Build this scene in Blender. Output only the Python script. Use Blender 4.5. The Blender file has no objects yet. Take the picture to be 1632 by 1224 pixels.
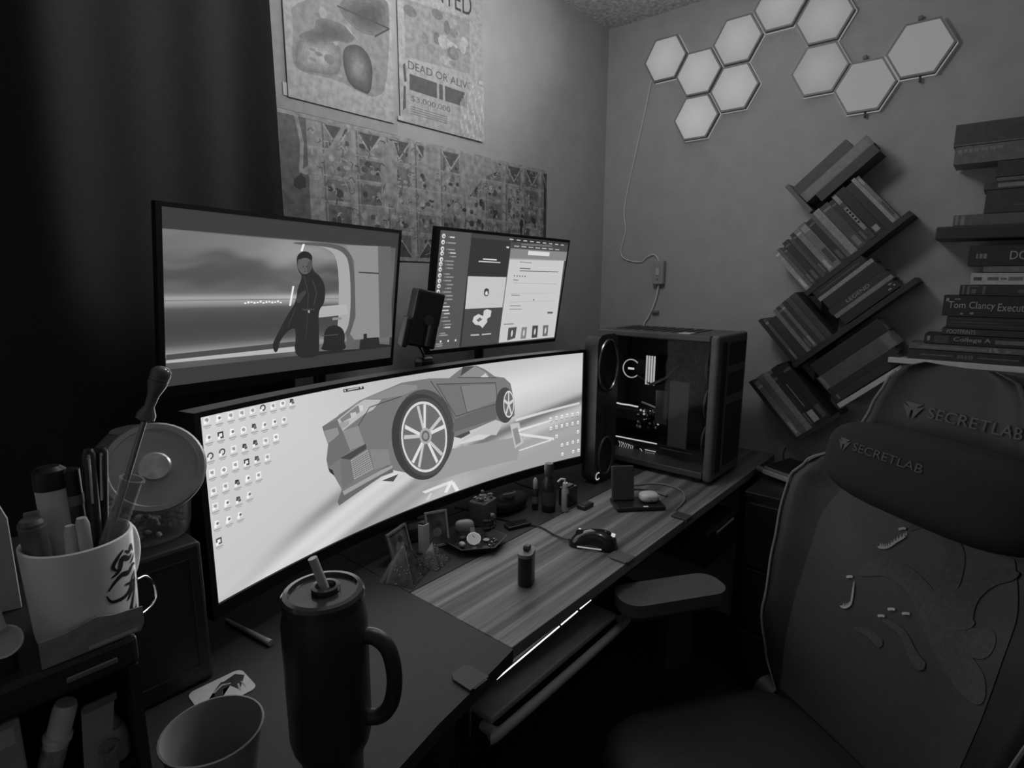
import bpy, bmesh, math, random
from mathutils import Matrix, Vector
random.seed(7)
S = bpy.context.scene
COL = S.collection

# ------------------------------------------------------------------ camera, world, exposure
YAW, PITCH, ROLL = math.radians(40.5), math.radians(10.4), math.radians(0.2)
fw = Vector((math.cos(YAW)*math.cos(PITCH), math.sin(YAW)*math.cos(PITCH), -math.sin(PITCH)))
rt = Vector((math.sin(YAW), -math.cos(YAW), 0.0)); upv = rt.cross(fw)
rt2 = rt*math.cos(ROLL) + upv*math.sin(ROLL); up2 = upv*math.cos(ROLL) - rt*math.sin(ROLL)
cam_data = bpy.data.cameras.new('camera'); cam = bpy.data.objects.new('camera', cam_data); COL.objects.link(cam)
m = Matrix((rt2, up2, -fw)).transposed().to_4x4(); m.translation = (-2.296, -1.4245, 1.40)
cam.matrix_world = m
cam_data.sensor_width = 36.0; cam_data.lens = 915.0/1632.0*36.0; cam_data.clip_start = 0.02
S.camera = cam
w = bpy.data.worlds.new('world'); S.world = w; w.use_nodes = True
w.node_tree.nodes['Background'].inputs[0].default_value = (0.5, 0.5, 0.5, 1)
w.node_tree.nodes['Background'].inputs[1].default_value = 0.0
S.view_settings.view_transform = 'Standard'; S.view_settings.look = 'None'
S.view_settings.exposure = 0.0; S.view_settings.gamma = 1.0; S.view_settings.use_curve_mapping = False
HEX_POWER = 0.40        # watts of each hexagon wall lamp
FILL_POWER = 9.5        # watts of the fill lamp added on the ceiling
SCREEN_GAIN = 1.0
SCREEN_POWER = 0.9      # watts thrown into the room by the wide screen

# ------------------------------------------------------------------ helpers
def lin(g):
    return g/12.92 if g <= 0.04045 else ((g+0.055)/1.055)**2.4
def tag(o, label=None, cat=None, group=None, kind=None):
    if label: o['label'] = label
    if cat: o['category'] = cat
    if group: o['group'] = group
    if kind: o['kind'] = kind
    return o
MATS = {}
def mat(name, g=0.5, rough=0.6, metal=0.0, noise=0.0, nscale=40.0, bump=0.0, bscale=200.0, stretch=(1, 1, 1), spec=0.5, coat=0.0):
    """procedural grey: g is the surface's display grey; noise varies it, bump adds fine relief"""
    if name in MATS: return MATS[name]
    mt = bpy.data.materials.new(name); mt.use_nodes = True; nt = mt.node_tree; N = nt.nodes; L = nt.links
    b = N['Principled BSDF']; v = lin(g)
    b.inputs['Base Color'].default_value = (v, v, v, 1); b.inputs['Roughness'].default_value = rough
    b.inputs['Metallic'].default_value = metal; b.inputs['Specular IOR Level'].default_value = spec
    if coat: b.inputs['Coat Weight'].default_value = coat
    tc = N.new('ShaderNodeTexCoord'); mp = N.new('ShaderNodeMapping'); mp.inputs['Scale'].default_value = stretch
    L.new(tc.outputs['Object'], mp.inputs['Vector'])
    if noise:
        n = N.new('ShaderNodeTexNoise'); n.inputs['Scale'].default_value = nscale; n.inputs['Detail'].default_value = 6
        L.new(mp.outputs[0], n.inputs['Vector'])
        r = N.new('ShaderNodeMapRange'); r.inputs[1].default_value = 0.3; r.inputs[2].default_value = 0.7
        r.inputs[3].default_value = max(v*(1-noise), 0.001); r.inputs[4].default_value = v*(1+noise)
        L.new(n.outputs['Fac'], r.inputs[0]); L.new(r.outputs[0], b.inputs['Base Color'])
    if bump:
        n2 = N.new('ShaderNodeTexNoise'); n2.inputs['Scale'].default_value = bscale; n2.inputs['Detail'].default_value = 4
        L.new(mp.outputs[0], n2.inputs['Vector'])
        bp = N.new('ShaderNodeBump'); bp.inputs['Strength'].default_value = bump; bp.inputs['Distance'].default_value = 0.002
        L.new(n2.outputs['Fac'], bp.inputs['Height']); L.new(bp.outputs[0], b.inputs['Normal'])
    MATS[name] = mt; return mt
def emit(name, g, strength=1.0):
    if name in MATS: return MATS[name]
    mt = bpy.data.materials.new(name); mt.use_nodes = True; N = mt.node_tree.nodes
    b = N['Principled BSDF']; v = lin(g)
    b.inputs['Base Color'].default_value = (0.02, 0.02, 0.02, 1); b.inputs['Roughness'].default_value = 0.4
    b.inputs['Emission Color'].default_value = (v, v, v, 1); b.inputs['Emission Strength'].default_value = strength
    MATS[name] = mt; return mt
def colmat(name, emission=0.0, rough=0.5, base=0.02, mottle=.25, mscale=60):
    """colours come from the flat print / screen picture stored on the mesh"""
    if name in MATS: return MATS[name]
    mt = bpy.data.materials.new(name); mt.use_nodes = True; N = mt.node_tree.nodes; L = mt.node_tree.links
    b = N['Principled BSDF']; a = N.new('ShaderNodeVertexColor'); a.layer_name = 'Col'
    b.inputs['Roughness'].default_value = rough
    if emission:
        b.inputs['Base Color'].default_value = (base, base, base, 1)
        L.new(a.outputs['Color'], b.inputs['Emission Color']); b.inputs['Emission Strength'].default_value = emission
    else:
        n = N.new('ShaderNodeTexNoise'); n.inputs['Scale'].default_value = mscale; n.inputs['Detail'].default_value = 10
        r = N.new('ShaderNodeMapRange'); r.inputs[1].default_value = 0.3; r.inputs[2].default_value = 0.7
        r.inputs[3].default_value = 1-mottle; r.inputs[4].default_value = 1+mottle
        tc = N.new('ShaderNodeTexCoord'); L.new(tc.outputs['Object'], n.inputs['Vector']); L.new(n.outputs['Fac'], r.inputs[0])
        mx = N.new('ShaderNodeVectorMath'); mx.operation = 'SCALE'; L.new(a.outputs['Color'], mx.inputs[0]); L.new(r.outputs[0], mx.inputs['Scale'])
        L.new(mx.outputs[0], b.inputs['Base Color'])
    MATS[name] = mt; return mt
def glass(name, g=0.9, rough=0.05, alpha=0.12):
    if name in MATS: return MATS[name]
    mt = bpy.data.materials.new(name); mt.use_nodes = True; b = mt.node_tree.nodes['Principled BSDF']; v = lin(g)
    b.inputs['Base Color'].default_value = (v, v, v, 1); b.inputs['Roughness'].default_value = rough; b.inputs['Alpha'].default_value = alpha
    MATS[name] = mt; return mt

def frame(p, x, y, z):
    M = Matrix((Vector(x), Vector(y), Vector(z))).transposed().to_4x4(); M.translation = Vector(p); return M
I4 = Matrix.Identity(4)
class MB:
    """collects shapes; build() links them as ONE mesh object"""
    def __init__(s): s.v = []; s.f = []
    def add(s, vs, fs, M=None):
        o = len(s.v)
        s.v += [tuple(M @ Vector(p)) if M is not None else tuple(p) for p in vs]
        s.f += [tuple(i+o for i in f) for f in fs]; return s
    def bm(s, bm, M=None):
        bm.verts.index_update()
        s.add([v.co.copy() for v in bm.verts], [[v.index for v in f.verts] for f in bm.faces], M); bm.free(); return s
    def box(s, c, d, M=None, bev=0.0, seg=2):
        b = bmesh.new(); bmesh.ops.create_cube(b, size=1.0)
        for v in b.verts: v.co = Vector((v.co.x*d[0], v.co.y*d[1], v.co.z*d[2]))
        if bev: bmesh.ops.bevel(b, geom=list(b.edges), offset=min(bev, 0.49*min(d)), segments=seg, profile=0.5, affect='EDGES')
        for v in b.verts: v.co += Vector(c)
        return s.bm(b, M)
    def box2(s, a, b, M=None, bev=0.0, seg=2):
        return s.box([(p+q)/2 for p, q in zip(a, b)], [abs(q-p) for p, q in zip(a, b)], M, bev, seg)
    def lathe(s, prof, n=24, M=None, cap=True):
        vs = []; fs = []
        for r, z in prof:
            for i in range(n):
                t = 2*math.pi*i/n; vs.append((r*math.cos(t), r*math.sin(t), z))
        for k in range(len(prof)-1):
            for i in range(n):
                j = (i+1) % n; fs.append((k*n+i, k*n+j, (k+1)*n+j, (k+1)*n+i))
        if cap: fs.append(tuple(range(n-1, -1, -1))); fs.append(tuple(range((len(prof)-1)*n, len(prof)*n)))
        return s.add(vs, fs, M)
    def cyl(s, p0, p1, r0, r1=None, n=16):
        r1 = r0 if r1 is None else r1; p0 = Vector(p0); p1 = Vector(p1)
        return s.lathe([(r0, 0), (r1, (p1-p0).length)], n, along(p0, p1))
    def tube(s, pts, r, n=8, closed=False):
        P = [Vector(p) for p in pts]; m_ = len(P); vs = []; fs = []
        rr = r if isinstance(r, (list, tuple)) else [r]*m_
        prev = None
        for i in range(m_):
            if closed: t = P[(i+1) % m_]-P[i-1]
            else: t = P[min(i+1, m_-1)]-P[max(i-1, 0)]
            t.normalize()
            if prev is None:
                a = Vector((0, 0, 1)) if abs(t.z) < .9 else Vector((1, 0, 0)); x = t.cross(a).normalized()
            else: x = (prev - t*prev.dot(t)).normalized()
            prev = x; y = t.cross(x)
            for k in range(n):
                q = 2*math.pi*k/n; vs.append(P[i]+x*rr[i]*math.cos(q)+y*rr[i]*math.sin(q))
        for i in range(m_ if closed else m_-1):
            a = i*n; b = ((i+1) % m_)*n
            for k in range(n):
                l = (k+1) % n; fs.append((a+k, a+l, b+l, b+k))
        if not closed: fs.append(tuple(range(n-1, -1, -1))); fs.append(tuple(range((m_-1)*n, m_*n)))
        return s.add(vs, fs)
    def prism(s, poly, M, h):
        n = len(poly)
        vs = [(x, y, 0) for x, y in poly]+[(x, y, h) for x, y in poly]
        fs = [tuple(range(n-1, -1, -1)), tuple(range(n, 2*n))]+[(i, (i+1) % n, n+(i+1) % n, n+i) for i in range(n)]
        return s.add(vs, fs, M)
    def ell(s, c, d, M=None, n=20, m_=12, e=1.0):
        """ellipsoid; e<1 makes it boxier"""
        vs = []; fs = []
        sp = lambda v: math.copysign(abs(v)**e, v)
        for i in range(m_+1):
            ph = -math.pi/2+math.pi*i/m_
            for k in range(n):
                t = 2*math.pi*k/n
                vs.append((c[0]+d[0]/2*sp(math.cos(ph))*sp(math.cos(t)), c[1]+d[1]/2*sp(math.cos(ph))*sp(math.sin(t)), c[2]+d[2]/2*sp(math.sin(ph))))
        for i in range(m_):
            for k in range(n):
                l = (k+1) % n; fs.append((i*n+k, i*n+l, (i+1)*n+l, (i+1)*n+k))
        return s.add(vs, fs, M)
    def build(s, name, mt, parent=None, smooth=False, world=True):
        me = bpy.data.meshes.new(name)
        vs = s.v
        if parent is not None and world:
            Mi = WM[parent.name].inverted(); vs = [tuple(Mi @ Vector(p)) for p in vs]
        me.from_pydata(vs, [], s.f); me.validate()
        b = bmesh.new(); b.from_mesh(me); bmesh.ops.remove_doubles(b, verts=b.verts, dist=1e-6); bmesh.ops.recalc_face_normals(b, faces=b.faces); b.to_mesh(me); b.free()
        if smooth:
            for p in me.polygons: p.use_smooth = True
            try: me.set_sharp_from_angle(angle=math.radians(smooth if smooth is not True else 40))
            except Exception: pass
        return link(name, me, mt, parent)
WM = {}
def link(name, me, mt, parent=None):
    o = bpy.data.objects.new(name, me); COL.objects.link(o)
    if mt is not None: me.materials.append(mt)
    if parent is not None: o.parent = parent
    WM[o.name] = WM[parent.name].copy() if parent is not None else Matrix.Identity(4)
    return o
def thing(name, label, cat, loc=(0, 0, 0), group=None, M=None):
    o = bpy.data.objects.new(name, None); COL.objects.link(o); o.empty_display_size = 0.02
    o.matrix_world = M if M is not None else Matrix.Translation(Vector(loc))
    WM[o.name] = o.matrix_world.copy()
    return tag(o, label, cat, group)
def along(p0, p1):
    p0 = Vector(p0); z = (Vector(p1)-p0).normalized()
    a = Vector((0, 0, 1)) if abs(z.z) < .95 else Vector((1, 0, 0)); x = a.cross(z).normalized()
    return frame(p0, x, z.cross(x), z)
def smoothpath(pts, k=6):
    P = [Vector(p) for p in pts]; out = []
    for i in range(len(P)-1):
        a = P[max(i-1, 0)]; b = P[i]; c = P[i+1]; d = P[min(i+2, len(P)-1)]
        for j in range(k):
            t = j/k; out.append(0.5*((2*b)+(c-a)*t+(2*a-5*b+4*c-d)*t*t+(3*b-a-3*c+d)*t**3))
    out.append(P[-1]); return out
_T = {}
def text2d(s, width=None, height=None):
    """flat lettering outline: (verts2d, faces), lower left at 0,0, scaled to width and/or height"""
    if s not in _T:
        cu = bpy.data.curves.new('lettering', 'FONT'); cu.body = s; cu.size = 1.0; cu.resolution_u = 3
        ob = bpy.data.objects.new('lettering', cu); COL.objects.link(ob)
        me = ob.evaluated_get(bpy.context.evaluated_depsgraph_get()).to_mesh()
        vs = [(v.co.x, v.co.y) for v in me.vertices]; fs = [tuple(p.vertices) for p in me.polygons]
        ob.to_mesh_clear() if hasattr(ob, 'to_mesh_clear') else None
        bpy.data.objects.remove(ob); bpy.data.curves.remove(cu)
        x0 = min(a for a, b in vs); x1 = max(a for a, b in vs); y0 = min(b for a, b in vs); y1 = max(b for a, b in vs)
        _T[s] = ([((a-x0)/(x1-x0), (b-y0)/(y1-y0)) for a, b in vs], fs, (x1-x0)/(y1-y0))
    vs, fs, asp = _T[s]
    if width is None: width = height*asp
    if height is None: height = width/asp
    return [(a*width, b*height) for a, b in vs], fs
def lettering(s, M, mt, parent, width=None, height=None, name='lettering', fn=None):
    vs, fs = text2d(s, width, height)
    mb = MB(); mb.add([fn(a, b) if fn else (a, b, 0) for a, b in vs], fs, None if fn else M)
    return mb.build(name, mt, parent)
def chaikin(pts, k=2):
    for _ in range(k):
        o = []
        for i in range(len(pts)):
            p, q = pts[i], pts[(i+1) % len(pts)]
            o += [(p[0]*.75+q[0]*.25, p[1]*.75+q[1]*.25), (p[0]*.25+q[0]*.75, p[1]*.25+q[1]*.75)]
        pts = o
    return pts
class Paint:
    """a flat picture (screen image, print): polygons stacked a hair apart, one mesh with per-corner greys"""
    def __init__(s): s.p = []; s.n = 0
    def poly(s, pts, g, layer=1, blk=None, soft=0):
        if soft: pts = chaikin(pts, soft)
        if blk is None: s.n += 1; blk = s.n
        s.p.append((pts, g, layer, blk)); return s
    def line(s, pts, wd, g, layer=3):
        for a, b in zip(pts, pts[1:]):
            dx, dy = b[0]-a[0], b[1]-a[1]; l = math.hypot(dx, dy) or 1e-6; nx, ny = -dy/l*wd/2, dx/l*wd/2
            s.poly([(a[0]+nx, a[1]+ny), (b[0]+nx, b[1]+ny), (b[0]-nx, b[1]-ny), (a[0]-nx, a[1]-ny)], g, layer)
        return s
    def rect(s, x, y, wd, h, g, layer=1): return s.poly([(x, y), (x+wd, y), (x+wd, y+h), (x, y+h)], g, layer)
    def disc(s, x, y, r, g, layer=1, n=14, ry=None):
        ry = ry or r
        return s.poly([(x+r*math.cos(2*math.pi*i/n), y+ry*math.sin(2*math.pi*i/n)) for i in range(n)], g, layer)
    def grid(s, x0, x1, y0, y1, nx, ny, fn, layer=0):
        s.n += 1; blk = s.n
        for i in range(nx):
            for j in range(ny):
                P = [(x0+(x1-x0)*a/nx, y0+(y1-y0)*b/ny) for a, b in ((i, j), (i+1, j), (i+1, j+1), (i, j+1))]
                s.poly(P, [fn(*q) for q in P], layer, blk)
        return s
    def text(s, t, x, y, g, layer=4, width=None, height=None):
        vs, fs = text2d(t, width, height); s.n += 1; blk = s.n
        for f in fs: s.poly([(vs[i][0]+x, vs[i][1]+y) for i in f], g, layer, blk)
        return s
    def build(s, name, fn, mt, parent, step=4e-5, cuts=None, clip=None):
        b = bmesh.new(); cl = b.loops.layers.float_color.new('Col')
        box = {}; lay = {}
        for pts, g, ly, blk in s.p:
            xs = [q[0] for q in pts]; ys = [q[1] for q in pts]; o = box.get(blk, (9, -9, 9, -9)); lay[blk] = ly
            box[blk] = (min(o[0], min(xs)), max(o[1], max(xs)), min(o[2], min(ys)), max(o[3], max(ys)))
        rank = {}; done = []
        for blk in sorted(box, key=lambda k: (lay[k], k)):      # each picture element lies just above those it covers
            x0, x1, y0, y1 = box[blk]; r = 0
            for (a0, a1, b0, b1, q) in done:
                if q >= r and a0 < x1-1e-5 and a1 > x0+1e-5 and b0 < y1-1e-5 and b1 > y0+1e-5: r = q+1
            rank[blk] = r; done.append((x0, x1, y0, y1, r))
        for pts, g, ly, blk in s.p:
            if clip: pts = [(min(max(x, clip[0]), clip[1]), min(max(y, clip[2]), clip[3])) for x, y in pts]
            try: f = b.faces.new([b.verts.new((x, y, rank[blk]*step)) for x, y in pts])
            except ValueError: continue
            for i, l in enumerate(f.loops):
                v = lin(g[i] if isinstance(g, list) else g); l[cl] = (v, v, v, 1)
        if cuts:
            for c in cuts: bmesh.ops.bisect_plane(b, geom=b.verts[:]+b.edges[:]+b.faces[:], plane_co=(c, 0, 0), plane_no=(1, 0, 0))
        bmesh.ops.triangulate(b, faces=[f for f in b.faces if len(f.verts) > 4], ngon_method='EAR_CLIP')
        Mi = WM[parent.name].inverted() if parent is not None else I4
        for v in b.verts: v.co = Mi @ Vector(fn(*v.co))
        me = bpy.data.meshes.new(name); b.to_mesh(me); b.free()
        return link(name, me, mt, parent)
def planemap(M, off=0.0): return lambda x, y, z: M @ Vector((x, y, z+off))

# shared materials
BLACK = mat('black_plastic', .17, .45, noise=.15, nscale=30)
SATIN = mat('satin_black', .15, .3, noise=.1, nscale=20)
DARK = mat('dark_grey_plastic', .25, .5, noise=.15, nscale=30)
MIDG = mat('mid_grey_plastic', .45, .5, noise=.1)
PALE = mat('pale_plastic', .72, .45, noise=.06)
WHITE = mat('white_plastic', .85, .4, noise=.04)
STEEL = mat('brushed_steel', .7, .28, 1.0, noise=.1, nscale=80, stretch=(1, 1, 12))
CHROME = mat('chrome', .85, .12, 1.0, noise=.03)
PAPER = mat('paper', .8, .8, noise=.06, nscale=90)
PAGES = mat('book_pages', .66, .85, noise=.25, nscale=300, stretch=(1, 1, 1))
INK = mat('black_ink', .1, .6, noise=.05)
LED = emit('led_white', .9, 1.2)

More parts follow.
